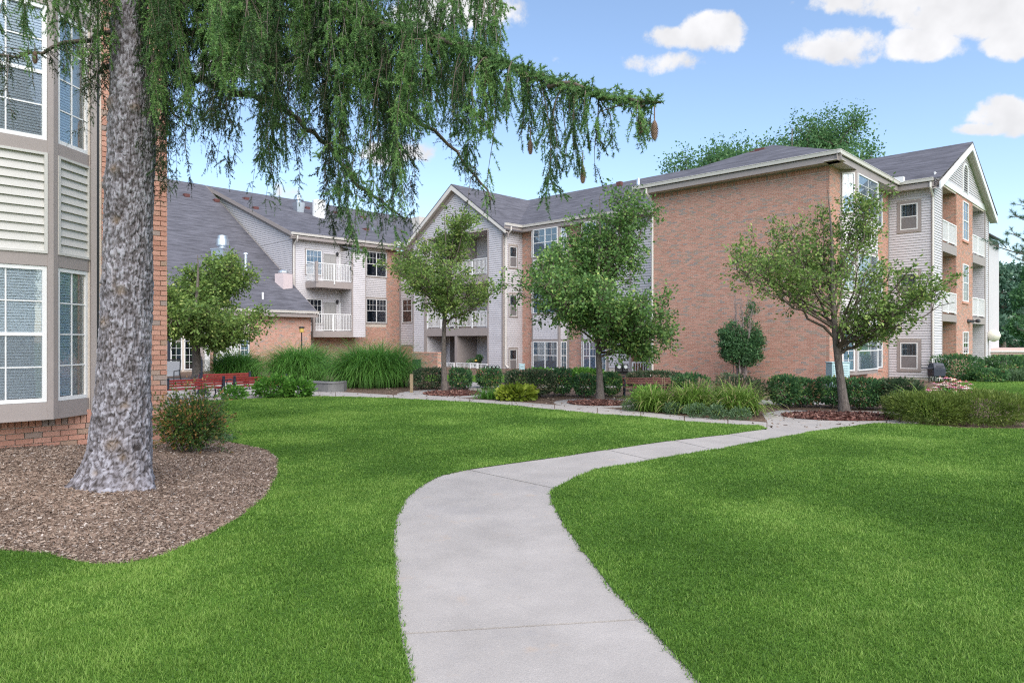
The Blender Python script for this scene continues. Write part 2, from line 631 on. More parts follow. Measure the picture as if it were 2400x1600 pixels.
M_sage = leafmat('grey_green_leaf', [(0, (0.055, 0.110, 0.050)), (0.5, (0.110, 0.187, 0.088)), (1, (0.198, 0.275, 0.143))])
M_petal = mat('flower_petal', (0.5, 0.2, 0.3), 0.6, 0.05, 5, tint=[(0, (0.46, 0.10, 0.20)), (0.35, (0.55, 0.19, 0.30)), (0.6, (0.62, 0.36, 0.40)), (0.75, (0.72, 0.66, 0.45)), (0.9, (0.78, 0.75, 0.66)), (1, (0.60, 0.17, 0.06))])
M_conehead = mat('flower_cone', (0.17, 0.06, 0.025), 0.8, 0.2, 50)
M_cone = mat('spruce_cone', (0.27, 0.165, 0.11), 0.7, 0.25, 60, tint=[(0, (0.14, 0.08, 0.055)), (1, (0.42, 0.29, 0.21))])
M_carpaint = mat('silver_car_paint', (0.30, 0.32, 0.34), 0.3, 0.03, 3, metal=0.5, coat=0.5)
M_carglass = mat('car_glass', (0.015, 0.018, 0.022), 0.08, 0, spec=0.8)
M_rubber = mat('tyre_rubber', (0.02, 0.02, 0.02), 0.8, 0.1, 9)
M_pinkroof = mat('pink_fascia', (0.52, 0.36, 0.33), 0.6, 0.06, 3)
M_globe = mat('lamp_globe', (0.72, 0.68, 0.58), 0.25, 0.03, 4)
M_chairgrey = mat('grey_sling', (0.27, 0.28, 0.30), 0.8, 0.05, 8)

_nt = M_concrete.node_tree
_N, _L = _nt.nodes, _nt.links
_b = _N['Principled BSDF']
_src = _b.inputs['Base Color'].links[0].from_socket
_g = _N.new('ShaderNodeNewGeometry')
for _sc, _lo, _hi, _amt, _col in ((1.9, .60, .74, .34, (0.50, 0.335, 0.20, 1)), (0.9, .55, .75, .38, (0.24, 0.235, 0.25, 1)), (7.0, .66, .72, .40, (0.20, 0.18, 0.16, 1))):
    _n1 = _N.new('ShaderNodeTexNoise')
    _n1.inputs['Scale'].default_value = _sc
    _n1.inputs['Detail'].default_value = 7
    _n1.inputs['Roughness'].default_value = 0.7
    _L.new(_g.outputs['Position'], _n1.inputs['Vector'])
    _m1 = _N.new('ShaderNodeMapRange')
    _m1.inputs[1].default_value = _lo
    _m1.inputs[2].default_value = _hi
    _m1.inputs[4].default_value = _amt
    _L.new(_n1.outputs[0], _m1.inputs[0])
    _x1 = _N.new('ShaderNodeMix')
    _x1.data_type = 'RGBA'
    _L.new(_m1.outputs[0], _x1.inputs[0])
    _L.new(_src, _x1.inputs[6])
    _x1.inputs[7].default_value = _col
    _src = _x1.outputs[2]
_L.new(_src, _b.inputs['Base Color'])

# ------------------------------------------------------------------ ground, beds, path, lawns
def smooth01(t):
    t = np.clip(t, 0, 1)
    return t * t * (3 - 2 * t)


def terrain(x, y):
    """the street side, far right, lies a little lower"""
    x, y = np.asarray(x, float), np.asarray(y, float)
    return -0.10 - 0.68 * smooth01((x - 27.5) / 4.0) * smooth01((y - 38.0) / 4.0)


def grid_ground():
    xs = np.concatenate([np.linspace(-900, -70, 12), np.linspace(-60, 70, 66), np.linspace(90, 900, 12)])
    ys = np.concatenate([np.linspace(-900, -30, 10), np.linspace(-20, 110, 66), np.linspace(130, 1500, 14)])
    X, Y = np.meshgrid(xs, ys)
    Z = terrain(X, Y)
    v = np.stack([X.ravel(), Y.ravel(), Z.ravel()], 1)
    nx = len(xs)
    f = []
    for j in range(len(ys) - 1):
        for i in range(nx - 1):
            q = j * nx + i
            f.append((q, q + 1, q + nx + 1, q + nx))
    o = np_mesh('ground', v, f, M_turf)
    tag(o, 'grassy ground reaching out past the buildings', kind='structure')


grid_ground()


def sheet(name, poly, z, m, label):
    """flat polygon, filled"""
    from mathutils.geometry import tessellate_polygon
    pts = [(p[0], p[1], z) for p in poly]
    tris = []
    for a, b, c in tessellate_polygon([[Vector((p[0], p[1], 0)) for p in pts]]):
        (ax, ay, _), (bx, by, _), (cx, cy, _) = pts[a], pts[b], pts[c]
        tris.append((a, b, c) if (bx - ax) * (cy - ay) - (by - ay) * (cx - ax) > 0 else (a, c, b))
    me = bpy.data.meshes.new(name)
    me.from_pydata(pts, [], tris)
    me.materials.append(m)
    o = link_mesh(name, me)
    return tag(o, label, kind='structure')


bed_poly = [(-30, 52), (-30, 14), (-9, 14), G(440, 975), G(455, 938), G(800, 934), G(1000, 940), G(1300, 962), G(1500, 980), G(1788, 1006),
            G(2160, 1006), G(2500, 1012), G(2460, 960), G(2300, 930), G(2235, 903), AB(-8.9, 37.0), (14, 60)]
sheet('planting_bed', bed_poly, -0.012, M_soil, 'dark mulched planting beds between path and buildings')

LAWN_L = [G(965, 1600), G(945, 1520), G(937, 1483), G(930, 1400), G(922, 1300), G(924, 1240), G(932, 1205), G(950, 1170), G(985, 1140),
          G(1030, 1115), G(1085, 1102), G(1180, 1088), G(1290, 1073), G(1409, 1055), G(1566, 1033), G(1700, 1018), G(1798, 1004),
          G(1777, 997), G(1706, 994), G(1604, 987), G(1502, 976), G(1400, 970), G(1300, 960), G(1200, 950), G(1100, 942), G(1000, 937),
          G(922, 933), G(786, 929), G(718, 928), G(600, 934), G(455, 940), G(445, 975), G(490, 1026), G(560, 1040), G(625, 1054), G(652, 1075),
          G(652, 1108), G(625, 1162), G(565, 1210), G(480, 1260), G(380, 1302), G(300, 1320), G(240, 1324), G(170, 1315), G(110, 1298), G(0, 1290),
          G(-150, 1282), G(-600, 1270), (-14, 5), (-14, -4), (0.6, -4), (0.1, 1.0)]
LAWN_R = [G(1642, 1600), G(1508, 1451), G(1436, 1380), G(1370, 1294), G(1321, 1226), G(1298, 1184), G(1290, 1158), G(1302, 1143), G(1345, 1120),
          G(1397, 1099), G(1474, 1088), G(1550, 1073), G(1627, 1061), G(1700, 1050), G(1800, 1030), G(1900, 1012), G(2000, 998), G(2060, 992),
          G(2150, 994), G(2250, 1003), G(2400, 1005), G(2700, 1008), (26, 14), (26, -4), (2.6, -4), (1.75, 1.0)]
LAWN_FAR = [G(2235, 900), G(2300, 925), G(2460, 955), (30, 22), (36, 34), (24, 36), G(2230, 893)]
LAWN_REAR = [G(990, 893), G(1200, 897), G(1360, 900), G(1500, 906), G(1480, 886), G(1240, 880), G(1000, 878)]
LAWN_REAR2 = [G(1850, 926), G(2080, 930), G(2190, 930), G(2200, 912), G(2000, 908), G(1850, 912)]
for pl, nm in ((LAWN_L, 'broad lawn left of the winding path'), (LAWN_R, 'lawn filling the right foreground'),
               (LAWN_FAR, 'strip of lawn beyond the right hedge'), (LAWN_REAR, 'strip of grass behind the hedges'),
               (LAWN_REAR2, 'strip of grass along the brick wing')):
    sheet('lawn', pl, 0.006, M_turf, nm)


def lawn_blades():
    V, T = [], []
    bins = [(0.6, 2.6, 9000, .0034), (2.6, 4.6, 17000, .0030), (4.6, 6.5, 11000, .0038), (6.5, 9, 7200, .0048), (9, 13, 4300, .0062), (13, 18, 2300, .0085), (18, 27, 1000, .012), (27, 36, 350, .018)]
    for lo, hi, dens, wd in bins:
        wx = 0.80 * hi + 1.9
        n = int(2 * wx * (hi - lo) * dens)
        x = RNG.uniform(-wx, wx, n)
        y = RNG.uniform(lo, hi, n)
        k = np.abs(x) < 0.78 * y + 1.7
        x, y = x[k], y[k]
        jx, jy = x + RNG.normal(0, .018, len(x)), y + RNG.normal(0, .018, len(x))
        k = np.zeros(len(x), bool)
        for pl in (LAWN_L, LAWN_R, LAWN_FAR, LAWN_REAR, LAWN_REAR2):
            k |= inside(pl, jx, jy)
        x, y = x[k], y[k]
        n = len(x)
        p = np.stack([x, y, np.full(n, 0.002)], 1)
        patch = fbm(np.stack([x * 0.7, y * 0.7, np.zeros(n)], 1), 3, 3)
        clump = vnoise(np.stack([x * 7, y * 7, np.zeros(n)], 1), 9)
        hgt = RNG.uniform(0.018, 0.038, n) * (0.75 + 0.6 * clump)
        az = RNG.uniform(0, 2 * math.pi, n)
        lean = RNG.uniform(0.1, 1.15, n)
        d = np.stack([np.cos(az) * np.sin(lean), np.sin(az) * np.sin(lean), np.cos(lean)], 1)
        a2 = RNG.uniform(0, 2 * math.pi, n)
        s = np.stack([np.cos(a2), np.sin(a2), np.zeros(n)], 1) * wd * RNG.uniform(.6, 1.3, (n, 1))
        v = np.stack([p - s, p + s, p + d * hgt[:, None]], 1)
        V.append(v.reshape(-1, 3))
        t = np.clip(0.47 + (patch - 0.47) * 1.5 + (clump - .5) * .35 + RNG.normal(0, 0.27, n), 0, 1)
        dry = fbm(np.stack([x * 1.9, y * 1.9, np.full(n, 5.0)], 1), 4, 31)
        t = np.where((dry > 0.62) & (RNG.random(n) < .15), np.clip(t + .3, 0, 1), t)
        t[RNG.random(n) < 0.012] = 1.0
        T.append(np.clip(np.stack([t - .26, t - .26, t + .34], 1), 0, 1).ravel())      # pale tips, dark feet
    V, T = np.concatenate(V), np.concatenate(T)
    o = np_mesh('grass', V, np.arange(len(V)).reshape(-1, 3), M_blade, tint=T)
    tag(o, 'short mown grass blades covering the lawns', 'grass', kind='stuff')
    # taller tufts that lean over the edge of the path
    V, T = [], []
    for pl, rng_i in ((LAWN_L, range(0, 30)), (LAWN_R, range(0, 20))):
        for i in rng_i:
            a, b = np.array(pl[i]), np.array(pl[(i + 1) % len(pl)])
            ln = np.linalg.norm(b - a)
            if a[1] < 2:
                continue
            n = int(ln * 190)
            t = RNG.random(n)
            keep = vnoise(np.stack([t * ln * 3 + i * 7, np.zeros(n), np.zeros(n)], 1), 4) > 0.42
            t = t[keep]
            n = len(t)
            p = a + (b - a) * t[:, None] + np.concatenate([RNG.normal(0, 0.018, (n, 2)), np.zeros((n, 1))], 1)
            az = RNG.uniform(0, 2 * math.pi, n)
            lean = RNG.uniform(0.2, 1.2, n)
            hgt = RNG.uniform(0.018, 0.045, n)
            d = np.stack([np.cos(az) * np.sin(lean), np.sin(az) * np.sin(lean), np.cos(lean)], 1)
            s = np.stack([-np.sin(az), np.cos(az), np.zeros(n)], 1) * (0.0035 + 0.0003 * p[:, 1:2])
            V.append(np.stack([p - s, p + s, p + d * hgt[:, None]], 1).reshape(-1, 3))
            T.append(np.repeat(RNG.uniform(0.2, 0.8, n), 3))
    V, T = np.concatenate(V), np.concatenate(T)
    o = np_mesh('edge_grass', V, np.arange(len(V)).reshape(-1, 3), M_blade, tint=T)
    tag(o, 'longer grass fringing the edges of the path', 'grass', kind='stuff')


lawn_blades()

# ---- concrete path: slabs with open joints, each a piece of its own
path = empty('path', (0, 0, 0), 'pale concrete path winding from the foreground to the courtyard', kind='structure')


def slab_piece(L, R, gap=0.013, drop=0.0):
    """L, R: matching edge points; ends pulled in to leave the joint"""
    L, R = [Vector((p[0], p[1], 0)) for p in L], [Vector((p[0], p[1], 0)) for p in R]
    for E in (L, R):
        d0, d1 = (E[1] - E[0]).normalized(), (E[-2] - E[-1]).normalized()
        E[0] = E[0] + d0 * gap
        E[-1] = E[-1] + d1 * gap
    ring = L + R[::-1]
    mb = MB()
    mb.slab([(p.x, p.y, -0.004 + drop) for p in ring], 0.09)
    return mb.build('slab', M_concrete, path)


near = [((0.25, -1.0, 0), (1.75, -1.0, 0), 1), (G(1010, 1800), G(1830, 1800), 0), (G(960, 1600), G(1655, 1600), 0), (G(932, 1483), G(1512, 1448), 1), (G(922, 1390), G(1448, 1385), 0),
        (G(914, 1300), G(1380, 1297), 0), (G(916, 1230), G(1328, 1228), 0), (G(936, 1178), G(1292, 1165), 0), (G(1010, 1118), G(1290, 1150), 0), (G(1085, 1097), G(1310, 1145), 1),
        (G(1240, 1076), G(1410, 1102), 0), (G(1409, 1050), G(1545, 1080), 1), (G(1566, 1028), G(1690, 1056), 1), (G(1690, 1014), G(1810, 1032), 1),
        (G(1798, 1000), G(1925, 1012), 1)]


def strip(rows):
    cur = [rows[0]]
    for r in rows[1:]:
        cur.append(r)
        if r[2]:
            slab_piece([c[0] for c in cur], [c[1] for c in cur])
            cur = [r]


strip(near)
far = [(G(1798, 1006), G(1798, 989), 1), (G(1706, 997), G(1706, 982), 1), (G(1604, 990), G(1604, 974), 1), (G(1502, 979), G(1502, 964), 1), (G(1400, 973), G(1400, 954), 1),
       (G(1300, 963), G(1300, 948), 1), (G(1200, 953), G(1200, 940), 1), (G(1100, 945), G(1100, 934), 1), (G(1000, 940), G(1000, 928), 1), (G(922, 936), G(922, 925), 1),
       (G(786, 932), G(786, 917), 1), (G(718, 931), G(718, 908), 1)]
strip(far)
plaza = [[G(1798, 1000), G(1925, 1012), G(1985, 998), G(1960, 985), G(1798, 988)], [G(1985, 998), G(2060, 994), G(2150, 996), G(2165, 978), G(1960, 985)],
         [G(1798, 988), G(1960, 985), G(1975, 962), G(1830, 960), G(1786, 968)], [G(1960, 985), G(2165, 978), G(2160, 962), G(1975, 962)]]
for q in plaza:
    c = Vector((0, 0, 0))
    for p in q:
        c += Vector(p) / len(q)
    mb = MB()
    mb.slab([tuple(c + (Vector(p) - c) * 0.994 + Vector((0, 0, -0.008))) for p in q], 0.09)
    mb.build('slab', M_concrete, path)
# round paved aprons about the first two trees and the bench patio
for cx, cy, rx, ry in ((1050, 921, 1.75, 2.1), (1405, 943, 1.35, 1.5)):
    c = G(cx, cy)
    mb = MB()
    mb.slab([(c[0] + rx * math.cos(k * math.pi / 16), c[1] + ry * math.sin(k * math.pi / 16), -0.009) for k in range(32)], 0.08)
    mb.build('slab', M_concrete, path)
pts = [(300, 950), (560, 938), (722, 931), (722, 905), (800, 895), (560, 885), (380, 885)]
px = [G(*p) for p in pts]
patio = empty('patio', (0, 0, 0), 'grey paved patio under the red benches', kind='structure')
cells = [[(300, 960), (440, 948), (455, 915), (330, 915)], [(441, 948), (560, 937), (566, 912), (456, 915)], [(561, 937), (640, 933), (640, 911), (567, 912)], [(641, 933), (721, 930), (720, 908), (641, 911)],
         [(330, 914), (455, 914), (480, 886), (380, 886)], [(456, 914), (566, 911), (580, 886), (481, 886)], [(567, 911), (720, 907), (700, 886), (581, 886)]]
for c in cells:
    mb = MB()
    mb.slab([(*G(*p)[:2], -0.006) for p in c], 0.08)
    mb.build('slab', M_concrete, patio)
rear = empty('rear_walk', (0, 0, 0), 'narrow concrete walk behind the clipped hedges', kind='structure')
for x0 in range(1090, 1500, 60):
    mb = MB()
    mb.slab([(*G(x0, 907)[:2], 0.0), (*G(x0 + 58, 908)[:2], 0.0), (*G(x0 + 58, 901)[:2], 0.0), (*G(x0, 900)[:2], 0.0)], 0.08)
    mb.build('slab', M_concrete, rear)
for x0 in range(1600, 2170, 80):
    mb = MB()
    mb.slab([(*G(x0, 947)[:2], 0.0), (*G(x0 + 77, 947)[:2], 0.0), (*G(x0 + 77, 937)[:2], 0.0), (*G(x0, 937)[:2], 0.0)], 0.08)
    mb.build('slab', M_concrete, rear)

# ---- mounded mulch bed under the spruce
MULCH = [G(455, 938), G(445, 975), G(490, 1026), G(560, 1040), G(625, 1054), G(652, 1075), G(652, 1108), G(625, 1162), G(565, 1210), G(480, 1260), G(380, 1302),
         G(300, 1320), G(240, 1324), G(170, 1315), G(110, 1298), G(0, 1290), G(-150, 1282), G(-600, 1270), (-14, 5)]
ML = np.array([(p[0], p[1]) for p in MULCH])
MULCH_POLY = [tuple(p) for p in ML] + [(-16, 5), (-16, 10), (-9.0, 14.5)]


def mound(x, y):
    x, y = np.atleast_1d(np.asarray(x, float)), np.atleast_1d(np.asarray(y, float))
    d = np.full(x.shape, 1e9)
    for i in range(len(ML) - 1):
        a, b = ML[i], ML[i + 1]
        ab = b - a
        t = np.clip(((x - a[0]) * ab[0] + (y - a[1]) * ab[1]) / (ab @ ab), 0, 1)
        d = np.minimum(d, np.hypot(x - a[0] - t * ab[0], y - a[1] - t * ab[1]))
    return -0.004 + 0.27 * smooth01(d / 3.4)


def mulch_bed():
    g = 0.08
    xs, ys = np.arange(-13, -2.6, g), np.arange(4.6, 14.5, g)
    X, Y = np.meshgrid(xs, ys)
    Z = mound(X.ravel(), Y.ravel()) + 0.03 * (fbm(np.stack([X.ravel() * 3, Y.ravel() * 3, 0 * X.ravel()], 1), 3, 2) - 0.45)
    ok = inside(MULCH_POLY, X.ravel(), Y.ravel())
    nx = len(xs)
    idx = np.arange(nx * len(ys)).reshape(len(ys), nx)
    q = np.stack([idx[:-1, :-1], idx[:-1, 1:], idx[1:, 1:], idx[1:, :-1]], -1).reshape(-1, 4)
    q = q[ok[q].sum(1) >= 2]
    v = np.stack([X.ravel(), Y.ravel(), Z], 1)
    used = np.unique(q)
    rem = np.full(len(v), -1)
    rem[used] = np.arange(len(used))
    o = np_mesh('mulch_bed', v[used], rem[q], M_mulch, smooth=True)
    tag(o, 'mounded bed of shredded bark mulch round the spruce', kind='structure')


mulch_bed()
sheet('mulch_base', MULCH_POLY, -0.013, M_mulch, 'flat mulch at the rim of the spruce bed')


def chips(name, pts, size, m, label, parent=None, tintpow=1.0):
    n = len(pts)
    d = unit(RNG.normal(size=(n, 3)) * np.array([1, 1, 0.28]))
    s = unit(np.cross(d, unit(RNG.normal(size=(n, 3)) * np.array([.5, .5, 1]))))
    L = size * RNG.uniform(0.5, 1.6, (n, 1))
    w = L * RNG.uniform(0.12, 0.3, (n, 1))
    v = np.stack([pts - d * L / 2 - s * w, pts + d * L / 2 - s * w * .7, pts + d * L / 2 + s * w * .7, pts - d * L / 2 + s * w], 1)
    t = np.repeat(RNG.random(n) ** tintpow, 4)
    o = np_mesh(name, v.reshape(-1, 3), np.arange(4 * n).reshape(-1, 4), m, parent, tint=t)
    return tag(o, label, 'mulch' if label else None, kind='stuff')


def scatter_mulch():
    n = 330000
    x = RNG.uniform(-12.5, -2.6, n)
    y = 4.7 + 8.5 * RNG.random(n) ** 1.5
    k = inside(MULCH_POLY, x, y)
    x, y = x[k], y[k]
    z = mound(x, y) + RNG.uniform(-0.004, 0.022, len(x))
    chips('mulch_chips', np.stack([x, y, z], 1), 0.024, M_chip, 'shredded bark chips lying over the spruce bed')


scatter_mulch()
for cx, cy, rx, ry, lb in ((1060, 921, 1.0, 1.25, 'ring of red mulch under the slender pear tree near the grasses'), (1405, 944, 0.92, 0.85, 'ring of red mulch under the dense middle pear tree'),
                           (1967, 975, 1.34, 0.95, 'ring of red mulch under the open pear tree beside the plaza')):
    c = G(cx, cy)
    ring = empty('mulch_ring', (c[0], c[1], 0), lb, kind='structure', group='red mulch rings round the courtyard trees')
    mb = MB()
    prof = [[(c[0] + rx * q * math.cos(k * math.pi / 14), c[1] + ry * q * math.sin(k * math.pi / 14), z) for k in range(28)] for q, z in ((1, 0.0), (0.8, 0.03), (0.3, 0.05))]
    for a, b in ((0, 1), (1, 2)):
        for k in range(28):
            mb.face((prof[a][k], prof[a][(k + 1) % 28], prof[b][(k + 1) % 28], prof[b][k]))
    mb.face(prof[2])
    mb.build('mulch_mound', M_redsoil, ring)
    n = 2600
    r, an = np.sqrt(RNG.random(n)) * 1.0, RNG.uniform(0, 2 * math.pi, n)
    pts = np.stack([c[0] + rx * r * np.cos(an), c[1] + ry * r * np.sin(an), 0.055 - 0.05 * r + RNG.uniform(0, 0.03, n)], 1)
    chips('mulch_chips', pts, 0.07, M_redchip, None, ring)
# litter on the bare beds
n = 26000
x, y = RNG.uniform(-12, 17, n), RNG.uniform(14.5, 36, n)
k = inside(bed_poly, x, y)
for pl in (LAWN_L, LAWN_REAR, LAWN_REAR2):
    k &= ~inside(pl, x, y)
chips('bed_litter', np.stack([x[k], y[k], RNG.uniform(-0.03, -0.010, k.sum())], 1), 0.075, M_chip, 'bark litter scattered over the planting beds', tintpow=2.2)

# ------------------------------------------------------------------ building kit
def cut_rects(s0, s1, z0, z1, holes):
    """rectangle minus holes -> rectangles"""
    zs = sorted({z0, z1} | {min(max(z, z0), z1) for h in holes for z in (h[2], h[3])})
    out = []
    for a, b in zip(zs, zs[1:]):
        if b - a < 1e-4:
            continue
        m = (a + b) / 2
        sp = [(s0, s1)]
        for h in holes:
            if h[2] < m < h[3]:
                sp = [q for (p0, p1) in sp for q in ((p0, min(p1, h[0])), (max(p0, h[1]), p1)) if q[1] - q[0] > 1e-3]
        out += [(p0, p1, a, b) for p0, p1 in sp]
    return out


def backing(par, w, rects, m=None, holes=(), th=0.12, name='wall'):
    mb = MB()
    for (s0, s1, z0, z1) in rects:
        for r in cut_rects(s0, s1, z0, z1, holes):
            mb.wbox(w, r[0], r[1], r[2], r[3], -th, 0.0)
    return mb.build(name, m or M_mortar, par)


def bricks(par, w, rects, holes=(), lb=0.225, hb=0.073, o=0.0, name='bricks', soldier=None):
    mb = MB()
    J = 0.014
    for (s0, s1, z0, z1) in rects:
        row = 0
        z = z0
        while z < z1 - 0.02:
            zt = min(z + hb, z1)
            zm = (z + zt) / 2
            sp = [(s0, s1)]
            for h in holes:
                if h[2] < zm < h[3]:
                    sp = [q for (a, b) in sp for q in ((a, min(b, h[0])), (max(a, h[1]), b)) if q[1] - q[0] > 0.03]
            for (a, b) in sp:
                k0 = math.floor((a - s0) / lb) - 1
                s = s0 + k0 * lb + (lb / 2 if row % 2 else 0)
                while s < b:
                    p, q = max(s, a) + J / 2, min(s + lb, b) - J / 2
                    if q - p > 0.02:
                        mb.hexa((w.P(p, z, o + .008), w.P(q, z, o + .008), w.P(q, z, o), w.P(p, z, o),
                                 w.P(p, zt - J, o + .008), w.P(q, zt - J, o + .008), w.P(q, zt - J, o), w.P(p, zt - J, o)), random.random(), skip=(4,))
                    s += lb
            z += hb
            row += 1
    ob = mb.build(name, M_brick, par)
    ob['kind'] = 'stuff'
    return ob


def soldiers(mb, w, s0, s1, z0, z1, o=0.002, wd=0.073):
    s = s0
    while s < s1 - 0.02:
        mb.wbox(w, s + .005, min(s + wd, s1) - .005, z0 + .005, z1 - .005, o, o + 0.010, random.random())
        s += wd


def siding(par, w, rects, holes=(), pitch=0.125, span=None, m=None, o=0.0, name='siding'):
    """lapped boards as real wedges; span(z) -> (s0, s1) for gables"""
    mb = MB()
    for (s0, s1, z0, z1) in rects:
        z = z0
        while z < z1 - 0.01:
            zt = min(z + pitch, z1)
            zm = (z + zt) / 2
            a0, a1 = (s0, s1) if span is None else span(z)
            b0, b1 = (s0, s1) if span is None else span(zt)
            sp = [(0.0, 1.0)]
            wd = max(a1 - a0, 1e-6)
            for h in holes:
                if h[2] < zm < h[3]:
                    u0, u1 = (h[0] - a0) / wd, (h[1] - a0) / wd
                    sp = [q for (p0, p1) in sp for q in ((p0, min(p1, u0)), (max(p0, u1), p1)) if q[1] - q[0] > 1e-3]
            for (u0, u1) in sp:
                A0, A1 = a0 + (a1 - a0) * u0, a0 + (a1 - a0) * u1
                B0, B1 = b0 + (b1 - b0) * u0, b0 + (b1 - b0) * u1
                g = z + .020
                mb.face((w.P(A0, g, o + .034), w.P(A1, g, o + .034), w.P(B1, zt, o + .010), w.P(B0, zt, o + .010)))
                mb.face((w.P(A0, g, o + .002), w.P(A1, g, o + .002), w.P(A1, g, o + .034), w.P(A0, g, o + .034)))
                mb.face((w.P(A0, z, o + .003), w.P(A1, z, o + .003), w.P(A1, g, o + .003), w.P(A0, g, o + .003)))
            z += pitch
    ob = mb.build(name, m or M_siding, par)
    ob['kind'] = 'stuff'
    return ob


def trim(par, w, rects, m=None, o0=0.0, o1=0.035, name='trim'):
    for (s0, s1, z0, z1) in rects:
        ob = MB().wbox(w, s0, s1, z0, z1, o0, o1).build(name, m or M_taupe, par)
    return ob


def window(par, w, s0, s1, z0, z1, units=1, cols=2, rows=2, hung=True, fill='dark', fw=0.05, tw=0.0, o=0.0, gl=None, grid_low=True, name='window', lower=None):
    """frame mesh with pane, covering and trim as sub-parts; sits on the wall at offset o"""
    mb = MB()
    f1 = o + 0.055
    mb.wbox(w, s0, s1, z0, z0 + fw, o, f1)
    mb.wbox(w, s0, s1, z1 - fw, z1, o, f1)
    us = (s1 - s0) / units
    for k in range(units + 1):
        c = s0 + k * us
        hw = fw if k in (0, units) else fw * 0.6
        a, b = (c, c + fw) if k == 0 else ((c - fw, c) if k == units else (c - hw, c + hw))
        mb.wbox(w, a, b, z0 + fw, z1 - fw, o, f1)
    zm = (z0 + z1) / 2
    mt = 0.009
    for k in range(units):
        a, b = s0 + k * us + fw * 0.6, s0 + (k + 1) * us - fw * 0.6
        if hung:
            mb.wbox(w, a + .012, b - .012, zm - fw * 0.45, zm + fw * 0.45, o + .004, f1 - 0.008)
            halves = ((z0 + fw, zm - fw * 0.45, grid_low), (zm + fw * 0.45, z1 - fw, True))
        else:
            halves = ((z0 + fw, z1 - fw, True),)
        for za, zb, gr in halves:
            if not gr:
                continue
            for i in range(1, cols):
                c = a + (b - a) * i / cols
                mb.wbox(w, c - mt, c + mt, za, zb, o + 0.022, o + 0.034)
            for j in range(1, rows):
                c = za + (zb - za) * j / rows
                mb.wbox(w, a, b, c - mt, c + mt, o + 0.0225, o + 0.0335)
    win = mb.build(name, M_white, par)
    MB().wquad(w, s0 + fw * .5, s1 - fw * .5, z0 + fw * .5, z1 - fw * .5, o + 0.02).build('pane', gl or M_glass_far, win)
    a, b = s0 + fw * .5, s1 - fw * .5
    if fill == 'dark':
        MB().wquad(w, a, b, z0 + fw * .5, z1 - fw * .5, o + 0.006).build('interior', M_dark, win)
    elif fill in ('blind', 'curtain'):
        mb = MB()
        n = max(4, int((b - a) / 0.09))
        for i in range(n):
            p, q, r = a + (b - a) * i / n, a + (b - a) * (i + .5) / n, a + (b - a) * (i + 1) / n
            for u, v, du, dv in ((p, q, .004, .014), (q, r, .014, .004)):
                mb.face((w.P(u, z0 + fw * .5, o + du), w.P(v, z0 + fw * .5, o + dv), w.P(v, z1 - fw * .5, o + dv), w.P(u, z1 - fw * .5, o + du)))
        mb.build('curtain', M_curtain if fill == 'curtain' else M_blind, win)
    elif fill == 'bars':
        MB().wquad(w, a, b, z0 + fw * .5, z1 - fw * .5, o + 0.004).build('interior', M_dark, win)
        mb = MB()
        n = max(4, int((b - a) / 0.13))
        for i in range(n):
            c = a + (b - a) * (i + .5) / n
            mb.wbox(w, c - .016, c + .016, zm, z1 - fw, o + .007, o + .012)
        mb.build('vertical_blind', M_curtain, win)
    if lower is not None:
        MB().wbox(w, a + .02, b - .02, z0 + fw, zm - fw * .45, o + 0.024, o + 0.036).build('screen', lower, win)
    if tw > 0:
        t = MB()
        t.wbox(w, s0 - tw, s1 + tw, z1, z1 + tw, o, o + .04)
        t.wbox(w, s0 - tw, s1 + tw, z0 - tw, z0, o, o + .05)
        t.wbox(w, s0 - tw, s0, z0, z1, o, o + .038)
        t.wbox(w, s1, s1 + tw, z0, z1, o, o + .038)
        t.build('casing', M_taupe, win)
    return win


def door(par, w, s0, s1, z0, z1, m, o=0.0, lights=0, handle=True):
    mb = MB()
    mb.wbox(w, s0, s1, z0, z1, o, o + 0.03)
    sd = s1 - s0
    for a, b in ((0.12, 0.46), (0.54, 0.88)):
        for c, d in ((0.08, 0.42), (0.5, 0.92)):
            mb.wbox(w, s0 + sd * a, s0 + sd * b, z0 + (z1 - z0) * c, z0 + (z1 - z0) * d, o + .03, o + .042)
    for a, b, c, d in ((s0 - .07, s0, z0, z1 + .07), (s1, s1 + .07, z0, z1 + .07), (s0, s1, z1, z1 + .07)):
        mb.wbox(w, a, b, c, d, o, o + .05)
    dr = mb.build('door', m, par)
    if handle:
        p = Vector(w.P(s0 + .1, z0 + 1.0, o + .07))
        MB().tube([Vector(w.P(s0 + .1, z0 + 1.0, o + .03)), p], .02, 6).build('handle', M_metal, dr)
    return dr


